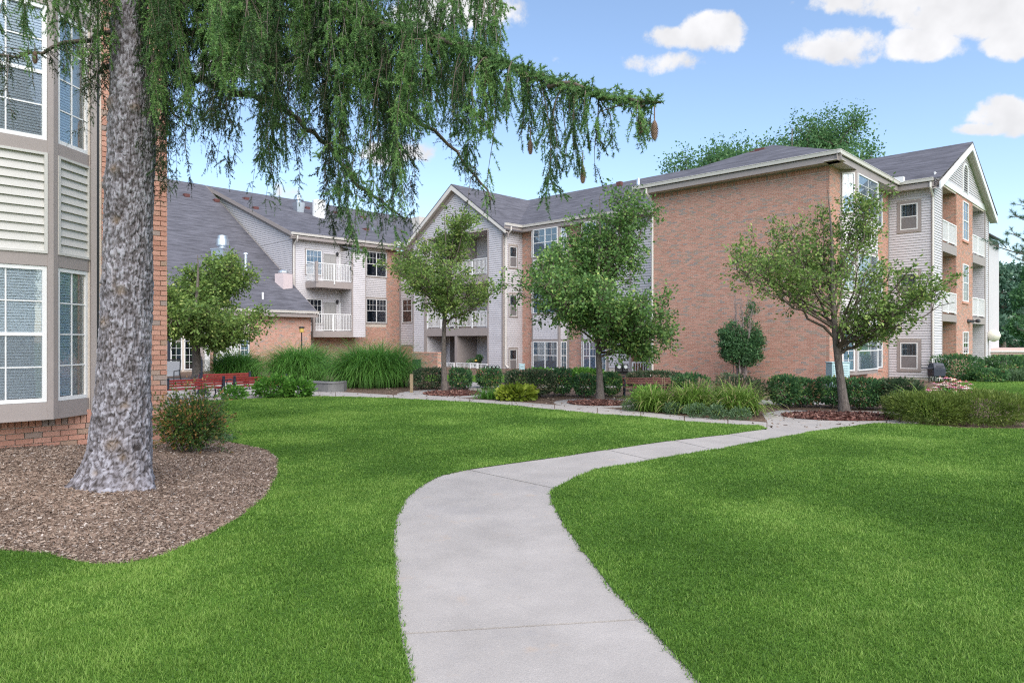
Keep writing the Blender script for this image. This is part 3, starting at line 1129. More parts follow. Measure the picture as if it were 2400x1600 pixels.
def railing(par, w, runs, z0, h=1.0, gap=0.12, posts=(), name='railing', down=0.0):
    """runs: (s0, o0, s1, o1)"""
    mb = MB()
    for s0, o0, s1, o1 in runs:
        a, b = Vector(w.P(s0, 0, o0)), Vector(w.P(s1, 0, o1))
        ln = (b - a).length
        d = (b - a) / ln
        nrm = Vector((-d.y, d.x, 0))

        def bar(p, q, zz0, zz1, hw):
            mb.hexa([tuple(x) for x in (p - nrm * hw + Vector((0, 0, zz0)), q - nrm * hw + Vector((0, 0, zz0)), q + nrm * hw + Vector((0, 0, zz0)), p + nrm * hw + Vector((0, 0, zz0)),
                                        p - nrm * hw + Vector((0, 0, zz1)), q - nrm * hw + Vector((0, 0, zz1)), q + nrm * hw + Vector((0, 0, zz1)), p + nrm * hw + Vector((0, 0, zz1)))])
        bar(a, b, z0 + h - .06, z0 + h, .035)
        bar(a, b, z0 + .06, z0 + .11, .025)
        n = max(2, int(ln / gap))
        for i in range(n + 1):
            p = a + d * (ln * i / n)
            bar(p - d * .017, p + d * .017, z0 + .11, z0 + h - .06, .015)
        for t in posts:
            p = a + d * (ln * t)
            bar(p - d * .05, p + d * .05, z0 - down, z0 + h - .002, .045)
    return mb.build(name, M_white, par)


def gutterline(par, w, s0, s1, z, over, z1=None):
    """soffit, fascia and gutter along one eave; z = soffit level"""
    MB().wbox(w, s0, s1, z, z + .02, 0.0, over).build('soffit', M_soffit, par)
    MB().wbox(w, s0, s1, z - .02, z + .22, over, over + .03).build('fascia', M_taupe, par)
    mb = MB()
    P = w.P
    a, b = over + .03, over + .15
    for (o0, o1, za, zb) in ((a, b, z + .25, z + .40),):
        mb.hexa((P(s0, za, o1 - .03), P(s1, za, o1 - .03), P(s1, za, o0), P(s0, za, o0), P(s0, zb, o1), P(s1, zb, o1), P(s1, zb, o0), P(s0, zb, o0)))
    mb.wbox(w, s0, s1, z + .385, z + .405, b, b + .012)
    return mb.build('gutter', M_cream, par)


def downspout(par, w, s, ztop, zbot, over, o=0.06):
    mb = MB()
    pts = [w.P(s, ztop, over + .09), w.P(s, ztop - .22, over + .09), w.P(s, ztop - .62, o + .01), w.P(s, ztop - .85, o), w.P(s, zbot + .25, o), w.P(s, zbot + .06, o + .25)]
    mb.tube(pts, .055, 6)
    return mb.build('downspout', M_cream, par)


def roof(par, polys, th=0.07, name='roof'):
    mb = MB()
    for p in polys:
        mb.slab(p, th)
    return mb.build(name, M_roof, par)


def box_vent(roofobj, p, m=None, sx=.38, sy=.3, sz=.16):
    c = Vector(p)
    mb = MB()
    for dz, k in ((0, .8), (.5, 1.0)):
        pass
    u, v = Vector(AB(1, 0)), Vector(AB(0, 1))
    cs = []
    for zz, k in ((-.12, .8), (sz, 1.0)):
        for a, b in ((-1, -1), (1, -1), (1, 1), (-1, 1)):
            cs.append(tuple(c + u * (a * sx / 2 * k) + v * (b * sy / 2 * k) + Vector((0, 0, zz))))
    mb.hexa(cs)
    return mb.build('roof_vent', m or M_ventred, roofobj)


def lantern(par, w, s, z, o=0.0):
    mb = MB()
    c = w.P(s, z, o + .14)
    mb.tube([w.P(s, z + .05, o), w.P(s, z + .12, o + .14)], .02, 5)
    mb.lathe((c[0], c[1], c[2] - .1), [(.02, .28), (.10, .2), (.11, .18), (.07, 0), (.03, -.05)][::-1], 8)
    return mb.build('wall_lantern', M_black, par)


ZS = 9.1      # soffit level of the three-storey wings

# ------------------------------------------------------------------ right wing: brick end wall, side elevation, gable
RW = empty('brick_apartment_wing', AB(-10.65, 29.9), 'three storey wing at right with a blank brick end wall and a gable of balconies', 'building')
wA = WU(-19.24, 29.9)           # end wall, s 0..8.59
LA = 8.59
backing(RW, wA, [(0, LA, -0.1, ZS)])
bricks(RW, wA, [(0, LA, 0.0, ZS - .26)])
mb = MB()
soldiers(mb, wA, 0, LA, ZS - .26, ZS)
mb.build('soldier_course', M_brick, RW)
trim(RW, wA, [(0, LA, ZS - .05, ZS - .001)], M_taupe, 0.012, 0.05, 'frieze')
wAs = WV(-10.65, 29.9)          # side, s 0..8.0
LS = 8.0
# left return of the end wall and the body behind
wAl = Wall(-19.24, 34.5, (0, -1), (-1, 0))
backing(RW, wAl, [(0, 4.6, -0.1, ZS)])
bricks(RW, wAl, [(0, 4.6, 0, ZS)])
bay0, bay1 = wAs.S(1968), wAs.S(2034)
bayd = 0.55
side_holes = [(bay0, bay1, 0.45, ZS)]
backing(RW, wAs, [(0, LS, -0.1, ZS)])
wz = [(0.55, 2.25), (3.92, 5.62), (7.25, 8.95)]
wn0, wn1 = wAs.S(2036), wAs.S(2066)
bricks(RW, wAs, [(0, bay0, 0, ZS), (bay1, LS, 0, ZS), (bay0, bay1, 0, .5)], [(wn0 - .05, wn1 + .05, a - .08, b + .08) for a, b in wz])
# bay: two canted faces and a front
pA, pB = (-10.65, 29.9 + bay0), (-10.65, 29.9 + bay1)
qA, qB = (-10.65 + bayd, 29.9 + bay0 + bayd * .75), (-10.65 + bayd, 29.9 + bay1 - bayd * .75)


def wall_between(p, q):
    d = (q[0] - p[0], q[1] - p[1])
    l = math.hypot(*d)
    d = (d[0] / l, d[1] / l)
    return Wall(p[0], p[1], d, (d[1], -d[0])), l


for k, (p, q) in enumerate(((pA, qA), (qA, qB), (qB, pB))):
    wb, lb_ = wall_between(p, q)
    backing(RW, wb, [(0, lb_, .5, ZS - .002)], M_taupe, th=0.05, name='bay_wall')
    for i, (a, b) in enumerate(wz):
        if k != 2:
            window(RW, wb, .09, lb_ - .09, a, b, 1, 2, 2 if k == 1 else 4, k == 1, 'blind' if k == 0 else 'curtain', .05, grid_low=False)
        zt = wz[i + 1][0] - .12 if i < 2 else ZS - .02
        if b + .14 < zt:
            siding(RW, wb, [(.08, lb_ - .08, b + .12, zt)])
mb = MB()
mb.slab([AB(*pA, .5), AB(*qA, .5), AB(*qB, .5), AB(*pB, .5)], .12)
mb.build('bay_sill', M_taupe, RW)
for (a, b) in wz:
    window(RW, wAs, wn0, wn1, a, b, 2, 2, 2, True, 'curtain', .05, .07, grid_low=False)
trim(RW, wAs, [(wn0 - .1, wn1 + .1, .40, .475)], M_brick, 0.0, .06, 'brick_sill')
trim(RW, wAs, [(LS - .16, LS, 0, ZS)], M_taupe, 0, .03, 'corner_board')
wzz = (ZS - .02)
lantern(RW, wAs, bay1 + .25, 8.2)
# siding return with windows, then the gable front
wB = WU(-10.65, 37.9)
LB = 1.96
wB3 = [(.38, 1.42, .33 + .14, 1.88 - .14), (.38, 1.42, 3.71 + .14, 5.26 - .14), (.38, 1.42, 7.09 + .14, 8.63 - .14)]
backing(RW, wB, [(0, LB, -0.1, ZS)])
siding(RW, wB, [(0.02, LB - .12, 0.05, ZS)], [(a - .02, b + .02, c - .14, d + .14) for a, b, c, d in wB3])
trim(RW, wB, [(LB - .12, LB, 0, ZS)], M_taupe, 0, .035, 'corner_board')
for i, (a, b, c, d) in enumerate(wB3):
    window(RW, wB, a + .14, b - .14, c, d, 1, 1, 1, True, 'bars', .045, .14, lower=M_screen)
downspout(RW, wB, LB - .02, ZS + .2, 0.0, .45, .07)
wG = WV(-8.69, 37.9)
LG = 12.6
s1a, s1b = wG.S(2207), wG.S(2241)
s2a, s2b = wG.S(2279), wG.S(2307)
ztop = wG.Z(2207, 430)
d3t, d3b = wG.Z(2207, 566), wG.Z(2207, 576) - .25
d2t, d2b = wG.Z(2207, 735), wG.Z(2207, 752)
op = [(s1a, s1b, 0.0, ztop), (s2a, s2b, 0.0, ztop)]
REC = 1.7
backing(RW, wG, [(0, LG, -0.1, ztop)], holes=op)
siding(RW, wG, [(0.0, s1a - .06, 0.05, ztop), (s2b + .22, LG, 0.05, ztop)])
trim(RW, wG, [(s1a - .06, s1a, 0, ztop), (s2b, s2b + .22, 0, ztop), (LG - .1, LG, 0, ztop)], M_taupe, 0, .04, 'corner_board')
trim(RW, wG, [(0, LG, ztop, ztop + .32)], M_white, 0, .05, 'gable_band')
nw0, nw1 = wG.S(2255.5), wG.S(2268)
nwz = [(wG.Z(2262, 829), wG.Z(2262, 777)), (wG.Z(2262, 707), wG.Z(2262, 620)), (wG.Z(2262, 564), wG.Z(2262, 474))]
bricks(RW, wG, [(s1b, s2a, 0, ztop)], [(nw0, nw1, a, b) for a, b in nwz])
for a, b in nwz:
    window(RW, wG, nw0, nw1, a, b, 1, 2, 2, True, 'dark', .06)
    trim(RW, wG, [(nw0 - .08, nw1 + .08, a - .12, a - .005)], M_brick, 0.0, .07, 'brick_sill')
# recesses
for i, (a, b) in enumerate(((s1a, s1b), (s2a, s2b))):
    wr = wG.off(-REC)
    (bricks if i == 0 else siding)(RW, wr, [(a, b, 0, ztop)])
    backing(RW, wr, [(a - .1, b + .1, 0, ztop)], th=.1)
    wl = Wall(-8.69 - REC, 37.9 + b, (1, 0), (0, -1))      # far cheek, seen from outside
    (bricks if i == 0 else siding)(RW, wl, [(0, REC, 0, ztop)])
    backing(RW, wl, [(0, REC, 0, ztop)], M_mortar)
    wl2 = Wall(-8.69, 37.9 + a, (-1, 0), (0, 1))
    siding(RW, wl2, [(0, REC, 0, ztop)])
    MB().wbox(wG, a, b, ztop, ztop + .05, -REC, 0).build('soffit', M_soffit, RW)
    for k, (t, bb) in enumerate(((d2t, d2b), (d3t, d3b))):
        bal = MB().wbox(wG, a, b, min(t, bb), max(t, bb), -REC, .03).build('balcony', M_taupe, RW)
        railing(bal, wG, [(a + .03, -.03, b - .03, -.03)], max(t, bb) + .05, 1.08, .11, (0.0, .45, 1.0), down=.0)
    for z0_ in (0.15, d2t + .05, d3t + .05):
        door(RW, wr, a + .35 * (b - a), a + .35 * (b - a) + .95, z0_, z0_ + 2.05, M_door_grey if i == 0 else M_white, .01)
gh, gap_ = LG / 2, 12.4
ge = 9.45


def gspan(z):
    t = (z - ge) / (gap_ - ge)
    return gh * t - .0, LG - gh * t


zb = ztop + .32
siding(RW, wG, [(0, LG, zb, gap_ - .1)], span=lambda z: (max(0, gh * (z - ge) / (gap_ - ge)), LG - max(0, gh * (z - ge) / (gap_ - ge))), o=.01)
MB().face((wG.P(0, zb - .4, 0), wG.P(LG, zb - .4, 0), wG.P(LG, ge, 0), wG.P(gh, gap_, 0), wG.P(0, ge, 0))).build('gable_wall', M_mortar, RW)
# arched louvre
mb = MB()
cs, cz = gh, 10.35
pts_o, pts_i = [], []
for k in range(13):
    an = math.pi * k / 12
    pts_o.append((cs + .62 * math.cos(an), cz + .45 + .62 * math.sin(an)))
    pts_i.append((cs + .5 * math.cos(an), cz + .45 + .5 * math.sin(an)))
pts_o = [(cs + .62, cz - .55)] + pts_o + [(cs - .62, cz - .55)]
pts_i = [(cs + .5, cz - .55)] + pts_i + [(cs - .5, cz - .55)]
for k in range(len(pts_o) - 1):
    a, b, c, d = pts_o[k], pts_o[k + 1], pts_i[k + 1], pts_i[k]
    mb.hexa((wG.P(*a, .03), wG.P(*b, .03), wG.P(*c, .03), wG.P(*d, .03), wG.P(*a, .09), wG.P(*b, .09), wG.P(*c, .09), wG.P(*d, .09)))
lv = mb.build('louvre_vent', M_white, RW)
mb = MB()
for k in range(12):
    z_ = cz - .5 + k * .13
    hw = .5 if z_ < cz + .45 else math.sqrt(max(.01, .25 - (z_ - cz - .45) ** 2))
    mb.hexa((wG.P(cs - hw, z_, .07), wG.P(cs + hw, z_, .07), wG.P(cs + hw, z_, .05), wG.P(cs - hw, z_, .05),
             wG.P(cs - hw, z_ + .09, .04), wG.P(cs + hw, z_ + .09, .04), wG.P(cs + hw, z_ + .09, .032), wG.P(cs - hw, z_ + .09, .032)))
mb.build('louvre_blades', M_door_grey, lv)
MB().wbox(wG, cs - .5, cs + .5, cz - .52, cz + .9, .024, .03).build('louvre_back', M_dark, lv)
# rake boards
for sgn in (0, 1):
    mb = MB()
    e0, e1 = (-.5, ge - .22), (gh, gap_ + .02)
    f_ = (lambda s: s) if sgn == 0 else (lambda s: LG - s)
    q = [(e0[0], e0[1] - .3), (e1[0], e1[1] - .34), (e1[0], e1[1]), (e0[0], e0[1] + .04)]
    c = [wG.P(f_(s), z, .34) for s, z in q] + [wG.P(f_(s), z, .40) for s, z in q]
    mb.hexa(c)
    mb.build('rake_board', M_white, RW)
    mb = MB()
    mb.face([wG.P(f_(s), z, o) for (s, z, o) in ((e0[0], e0[1] - .25, 0), (e1[0], e1[1] - .29, 0), (e1[0], e1[1] - .29, .36), (e0[0], e0[1] - .25, .36))])
    mb.build('soffit', M_soffit, RW)
# roofs of the right wing
hipz, ridge_a = 11.62, -14.945
e = 9.5
ov = .52
aL, aR, bF = -19.24 - ov, -10.65 + ov, 29.9 - ov
hp = (ridge_a, bF + (aR - aL) / 2)
rA = roof(RW, [[AB(aL, bF, e), AB(aR, bF, e), AB(*hp, hipz)],
               [AB(aR, bF, e), AB(aR, 66, e), AB(ridge_a, 66, hipz), AB(*hp, hipz)],
               [AB(aL, 66, e), AB(aL, bF, e), AB(*hp, hipz), AB(ridge_a, 66, hipz)]])
gutterline(RW, wA, -ov - .15, LA + ov + .15, ZS, ov)
gutterline(RW, wAs, -ov - .15, LS + .0, ZS, ov)
gutterline(RW, wB, ov - .0, LB + .1, ZS, ov - .05)
downspout(RW, wA, .12, ZS + .2, 0.0, ov)
mb = MB()
mb.box(-.2, .2, -.14, .14, 0, .3)
mb2 = mb.build('gutter_box', M_white, RW, local=True)
p = Vector(AB(-10.65 + ov + .1, 37.9 - ov)) - ORG[RW.name]
mb2.location = (p.x, p.y, ZS + .33)
mb2.rotation_euler = (0, 0, math.radians(-44))
rB = roof(RW, [[AB(-24, 37.9 - ov, ge + .05), AB(-8.29, 37.9 - ov, ge + .05), AB(-8.29, 37.9 + gh, gap_ + .12), AB(-24, 37.9 + gh, gap_ + .12)],
               [AB(-8.29, 37.9 + LG + ov, ge + .05), AB(-24, 37.9 + LG + ov, ge + .05), AB(-24, 37.9 + gh, gap_ + .12), AB(-8.29, 37.9 + gh, gap_ + .12)]])
for x_, y_ in ((1771, 358), (1782, 352)):
    Yv = 34.6
    box_vent(rA, (P3(x_, y_, Yv)[0], Yv, P3(x_, y_, Yv)[2] - .1), sx=.5)
# security lights and a globe lamp on the end of the gable
mb = MB()
c = wG.P(wG.S(2270), wG.Z(2270, 753), .12)
mb.box(c[0] - .1, c[0] + .1, c[1] - .1, c[1] + .12, c[2] - .08, c[2] + .08)
for dx in (-.28, .28):
    mb.tube([(c[0], c[1], c[2]), (c[0] + dx, c[1] - .12, c[2] + .02)], .035, 6)
    mb.lathe((c[0] + dx, c[1] - .14, c[2] - .08), [(.05, 0), (.13, .05), (.11, .16), (.04, .2)], 10)
mb.build('flood_light', M_black, RW)
c = wG.P(LG - .05, wG.Z(2318, 786), .28)
mb = MB()
mb.lathe((c[0], c[1], c[2] - .38), [(.05, 0), (.28, .12), (.38, .36), (.3, .6), (.1, .74)], 14)
mb.build('globe_lamp', M_globe, RW, smooth=True)
# closed back of the wing
mb = MB()
for (a0, b0, a1, b1) in ((-10.65, 50.5, -10.65, 66), (-19.24, 66, -10.65, 66), (-19.24, 34.5, -19.24, 66), (-8.69, 50.5, -10.65, 50.5)):
    mb.face((AB(a0, b0, 0), AB(a1, b1, 0), AB(a1, b1, e), AB(a0, b0, e)))
mb.build('rear_wall', M_siding, RW)

# ------------------------------------------------------------------ centre: gabled tower and the long front to its right
CW = empty('gabled_apartment_block', AB(-37, 32.7), 'centre block with a siding gable over stacked white-railed balconies, brick bays to its right', 'building')
bC, bM = 32.7, 34.5
aC0, aC1 = -41.9, -32.35
wC = WU(aC0, bC)
LC = aC1 - aC0
zo = wC.Z(1072, 551)
oL, oR, oM = wC.S(1001), wC.S(1143), wC.S(1069)
deck3 = (wC.Z(1072, 670), wC.Z(1072, 650))
deck2 = (wC.Z(1072, 787), wC.Z(1072, 769))
opn = [(oL, oR, -0.1, zo)]
ce, capex = 9.45, 12.75
ch = LC / 2
backing(CW, wC, [(0, LC, -0.1, ce)], holes=opn)
siding(CW, wC, [(0, LC, 0.0, ce)], holes=[(oL - .3, oR + .12, -0.1, zo + .05)], pitch=.14)
siding(CW, wC, [(0, LC, ce, capex - .1)], pitch=.14, span=lambda z: (ch * (z - ce) / (capex - ce), LC - ch * (z - ce) / (capex - ce)))
MB().face((wC.P(0, ce, 0), wC.P(LC, ce, 0), wC.P(ch, capex, 0))).build('gable_wall', M_mortar, CW)
trim(CW, wC, [(oL - .3, oL, 0, zo), (oR, oR + .12, 0, zo), (LC - .14, LC, 0, ce), (0, .12, 0, ce)], M_taupe, 0, .05, 'corner_board')
RECC = 1.9
wCr = wC.off(-RECC)
siding(CW, wCr, [(oL - .1, oR + .1, 0, zo)], pitch=.14)
backing(CW, wCr, [(oL - .1, oR + .1, 0, zo)])
MB().wbox(wC, oL, oR, zo, zo + .04, -RECC, 0).build('soffit', M_soffit, CW)
wk = Wall(aC0 + oL, bC, (0, 1), (1, 0))
siding(CW, wk, [(0, RECC, 0, zo)], pitch=.14)
wk2 = Wall(aC0 + oR, bC + RECC, (0, -1), (-1, 0))
siding(CW, wk2, [(0, RECC, 0, zo)], pitch=.14)
# dividing wall between the two stacks
mb = MB()
mb.wbox(wC, oM - .12, oM + .12, 0, zo, -RECC, .03)
mb.build('dividing_wall', M_taupe, CW)
for t0, t1 in (deck2, deck3):
    bal = MB().wbox(wC, oL, oR, t0, t1, -RECC, .04).build('balcony', M_taupe, CW)
    railing(bal, wC, [(oL + .03, -.02, oM - .15, -.02), (oM + .15, -.02, oR - .03, -.02)], t1 + .06, 1.08, .13, (0.0, .5, 1.0), down=.1)
for z0_ in (0.0, deck2[1], deck3[1]):
    door(CW, wCr, oL + .55, oL + 1.5, z0_ + .05, z0_ + 2.1, M_door_brown, .03)
    window(CW, wCr, oM + 1.6, oR - .25, z0_ + .75, z0_ + 2.15, 1, 2, 2, True, 'dark', .05, .0, .03)
    window(CW, wCr, oL + 2.0, oM - .35, z0_ + .75, z0_ + 2.15, 1, 2, 2, True, 'dark', .05, .0, .03)
# porch rail at the ground
railing(CW, wC, [(wC.S(1027), .05, oM - .15, .05), (oM + .15, .05, oR, .05)], wC.Z(1085, 866), wC.Z(1085, 850) - wC.Z(1085, 866), .13, (0, 1))
railing(CW, wC.off(.9), [(wC.S(1103, .9), 0, wC.S(1119, .9), 0)], 0.0, wC.Z(1110, 850, .9), .2, (0, 1))
# side cheek with small windows
wCs = WV(aC1, bC)
LCs = bM - bC
cz_ = [(wCs.Z(1202, 866) - .1, wCs.Z(1202, 815)), (wCs.Z(1202, 744), wCs.Z(1202, 688)), (wCs.Z(1202, 630), wCs.Z(1202, 575))]
c0, c1 = wCs.S(1191), wCs.S(1213)
backing(CW, wCs, [(0, LCs, -0.1, ZS)])
siding(CW, wCs, [(.08, LCs, 0, ZS)], [(c0, c1, a, b) for a, b in cz_], pitch=.14)
for a, b in cz_:
    window(CW, wCs, c0 + .1, c1 - .1, a + .1, b - .1, 1, 1, 1, True, 'bars', .04, .1, lower=M_screen)
downspout(CW, wCs, .16, ZS + .2, 0, .45, .06)
gutterline(CW, wCs, -.4, LCs, ZS, .45)
wM = WU(aC1, bM)                 # long front, s from 0
LM = -19.24 - aC1
sx = lambda x: wM.S(x)
zx = lambda y, x=1270: wM.Z(x, y)
b1 = (sx(1250), sx(1332))
b2 = (sx(1366), sx(1424))
pr = (sx(1480), sx(1523))
fl = [(zx(864), zx(800)), (zx(735), zx(672)), (zx(604), zx(540))]
zprt = wM.Z(1500, 765)
backing(CW, wM, [(0, LM, -0.1, ZS)], holes=[(pr[0], pr[1], 0, zprt)])
bricks(CW, wM, [(0, b1[0], 0, ZS), (b1[1], b2[0], 0, ZS), (b1[0], b1[1], 0, max(.05, fl[0][0] - .1)), (b2[0], b2[1], 0, max(.05, fl[0][0] - .1))])
siding(CW, wM, [(b2[1], pr[0] - .1, .2, ZS), (pr[0], LM, zprt + .2, ZS)], pitch=.15)
trim(CW, wM, [(pr[0] - .12, pr[0], 0, ZS), (b2[1], b2[1] + .1, 0, ZS), (b1[0] - .1, b1[0], 0, ZS), (b1[1], b1[1] + .1, 0, ZS), (b2[0] - .1, b2[0], 0, ZS), (pr[0], LM, zprt, zprt + .2)], M_taupe, 0, .05, 'corner_board')
for bi, (p0, p1) in enumerate((b1, b2)):
    dd = .5
    A, B = (aC1 + p0, bM), (aC1 + p1, bM)
    QA, QB = (aC1 + p0 + dd * .7, bM - dd), (aC1 + p1 - dd * .7, bM - dd)
    for k, (p, q) in enumerate(((A, QA), (QA, QB), (QB, B))):
        wb, l = wall_between(p, q)
        backing(CW, wb, [(0, l, max(.0, fl[0][0] - .15), ZS - .002)], M_taupe, th=.05, name='bay_wall')
        for i, (a, b) in enumerate(fl):
            nu = 2 if k == 1 else 1
            window(CW, wb, .1, l - .1, a, b, nu, 2, 2, True, 'curtain' if (i + bi) % 2 == 0 else 'blind', .05, grid_low=(k != 1))
            zt = fl[i + 1][0] - .12 if i < 2 else ZS - .02
            if zt - b > .3:
                siding(CW, wb, [(.1, l - .1, b + .14, zt)])
# porch at the inner corner
mb = MB()
wp = wM.off(-1.2)
mb.wbox(wM, pr[0] - .02, pr[1] + .02, 0, zprt, -1.25, -1.2)
mb.build('porch_back', M_taupe, CW)
wq = Wall(aC1 + pr[1], bM + 1.2, (0, -1), (-1, 0))
bricks(CW, wq, [(0, 1.2, 0, zprt)])
wq2 = Wall(aC1 + pr[0], bM, (0, 1), (1, 0))
bricks(CW, wq2, [(0, 1.2, 0, zprt)])
MB().wbox(wM, pr[0], pr[1], zprt, zprt + .03, -1.2, 0).build('soffit', M_soffit, CW)
dz1 = wM.Z(1500, 790, -1.2)
dr = door(CW, wp, wp.S(1490), wp.S(1514), .12, dz1, M_door_brown, .01)
MB().lathe(wp.P((wp.S(1490) + wp.S(1514)) / 2, dz1 * .72, .08), [(.03, -.1), (.06, -.03), (.05, .05), (.01, .1)], 8).build('door_wreath', M_white, dr)
railing(CW, wM, [(sx(1484), .04, sx(1521), .04)], wM.Z(1500, 876), wM.Z(1500, 848) - wM.Z(1500, 876), .16, (0, 1))
# inner corner strip between the tower and the left wing
wN = WU(-45.9, bM)
LN = aC0 + 45.9
n0, n1 = wN.S(944), wN.S(966)
nz = [(wN.Z(955, 756), wN.Z(955, 701)), (wN.Z(955, 646), wN.Z(955, 591))]
backing(CW, wN, [(0, LN, -0.1, ZS)])
siding(CW, wN, [(0, LN, wN.Z(955, 808), ZS)], [(n0, n1, a, b) for a, b in nz], pitch=.14)
bricks(CW, wN, [(0, LN, 0, wN.Z(955, 810))])
for a, b in nz:
    window(CW, wN, n0, n1, a, b, 1, 2, 2, True, 'dark', .05, .07, grid_low=False)
trim(CW, wN, [(0, .12, 0, ZS), (0.12, LN, wN.Z(955, 808) - .1, wN.Z(955, 808))], M_taupe, 0, .04, 'corner_board')
gutterline(CW, wN, .6, LN - .3, ZS, .5)
gutterline(CW, wM, .45, LM - .5, ZS, .5)
# centre roofs
mr_b, mr_z = 41.0, 13.05
rM = roof(CW, [[AB(-52, bM - .5, 9.5), AB(-19.8, bM - .5, 9.5), AB(-19.8, mr_b, mr_z), AB(-52, mr_b, mr_z)],
               [AB(-19.8, 2 * mr_b - bM + .5, 9.5), AB(-52, 2 * mr_b - bM + .5, 9.5), AB(-52, mr_b, mr_z), AB(-19.8, mr_b, mr_z)]])
mid = aC0 + ch
rC = roof(CW, [[AB(aC0 - .5, bC - .4, ce - .32), AB(mid, bC - .4, capex + .08), AB(mid, 42, capex + .08), AB(aC0 - .5, 42, ce - .32)],
               [AB(mid, bC - .4, capex + .08), AB(aC1 + .5, bC - .4, ce - .32), AB(aC1 + .5, 42, ce - .32), AB(mid, 42, capex + .08)]])
for sgn in (0, 1):
    f_ = (lambda s: s) if sgn == 0 else (lambda s: LC - s)
    e0, e1 = (-.5, ce - .36), (ch, capex + .02)
    q = [(e0[0], e0[1] - .26), (e1[0], e1[1] - .36), (e1[0], e1[1]), (e0[0], e0[1] + .02)]
    MB().hexa([wC.P(f_(s), z, .33) for s, z in q] + [wC.P(f_(s), z, .39) for s, z in q]).build('rake_board', M_cream, CW)
    q2 = [(e0[0], e0[1] - .5), (e1[0], e1[1] - .62), (e1[0], e1[1] - .3), (e0[0], e0[1] - .22)]
    MB().hexa([wC.P(f_(s), z, .0) for s, z in q2] + [wC.P(f_(s), z, .06) for s, z in q2]).build('rake_trim', M_taupe, CW)
    MB().face([wC.P(f_(s), z, o) for (s, z, o) in ((e0[0], e0[1] - .2, 0), (e1[0], e1[1] - .3, 0), (e1[0], e1[1] - .3, .34), (e0[0], e0[1] - .2, .34))]).build('soffit', M_soffit, CW)
# roof furniture on the centre block
def flue(roofobj, x, y0, y1, Y, r, m, cap=True, name='flue_pipe'):
    a, b = P3(x, y0, Y), P3(x, y1, Y)
    mb = MB()
    hgt = b[2] - a[2]
    prof = [(r, 0), (r, hgt * .82), (r * 1.35, hgt * .83), (r * 1.35, hgt * .93), (r * .6, hgt)] if cap else [(r, 0), (r, hgt)]
    mb.lathe(a, prof, 12)
    return mb.build(name, m, roofobj)


flue(rM, 1496, 434, 418, 46.5, .11, M_metal, False)
box_vent(rM, P3(982, 548, 54.0), M_cream, .9, .7, 1.25)
box_vent(rM, P3(1452, 432, 47.0), None)
mb = MB()
for (a0, b0, a1, b1) in ((-52, 47.5, -19.3, 47.5),):
    mb.face((AB(a0, b0, 0), AB(a1, b1, 0), AB(a1, b1, 9.5), AB(a0, b0, 9.5)))
mb.build('rear_wall', M_siding, CW)

# ------------------------------------------------------------------ left wing behind the clubhouse
DW = empty('siding_apartment_wing', AB(-45.9, 30), 'left rear wing with grey siding, cantilevered balconies and a long dark roof', 'building')
aD, bD0 = -45.9, 25.1
wD = WV(aD, bD0)
LD = bM - bD0
Dz = lambda y, x=880: wD.Z(x, y)
w0, w1 = wD.S(858), wD.S(905)
dw = [(Dz(756), Dz(701)), (Dz(648), Dz(591))]
backing(DW, wD, [(0, LD, -0.1, ZS)])
zb2 = Dz(765)
bricks(DW, wD, [(w1, LD, 0, ZS), (wD.S(735), w1, 0, zb2 - .02)])
siding(DW, wD, [(w0 - .05, w1, Dz(697), Dz(652))], pitch=.14)
for a, b in dw:
    window(DW, wD, w0, w1, a, b, 2, 3, 2, True, 'dark', .05, .09, grid_low=False)
trim(DW, wD, [(LD - .1, LD, 0, ZS)], M_taupe, 0, .04, 'corner_board')
# projecting siding panel and the balconies
prj = 1.5
wP = wD.off(prj)
p0, p1 = wP.S(824), wP.S(857)
pz0, pz1 = wP.Z(840, 790), wP.Z(840, 588)
backing(DW, wP, [(p0, p1, pz0, pz1)], th=.1)
siding(DW, wP, [(p0 + .12, p1 - .05, pz0, pz1 - .15)], pitch=.14)
trim(DW, wP, [(p0, p0 + .12, pz0, pz1), (p1 - .05, p1, pz0, pz1), (p0 + .12, p1 - .05, pz1 - .15, pz1)], M_taupe, 0, .035, 'corner_board')
for ss, nn in ((p0, (0, -1)), (p1, (0, 1))):
    wx = Wall(aD if nn[1] < 0 else aD + prj, bD0 + ss, (1, 0) if nn[1] < 0 else (-1, 0), nn)
    backing(DW, wx, [(0, prj, pz0, pz1)], th=.08)
    siding(DW, wx, [(0, prj, pz0, pz1)], pitch=.14)
MB().slab([wP.P(p0 - .1, pz1, .15), wP.P(p1 + .1, pz1, .15), wD.P(p1 + .1, pz1 + .5, 0), wD.P(p0 - .1, pz1 + .5, 0)], .06).build('porch_roof', M_roof, DW)
bs0 = wP.S(741)
bl0 = wD.S(704)
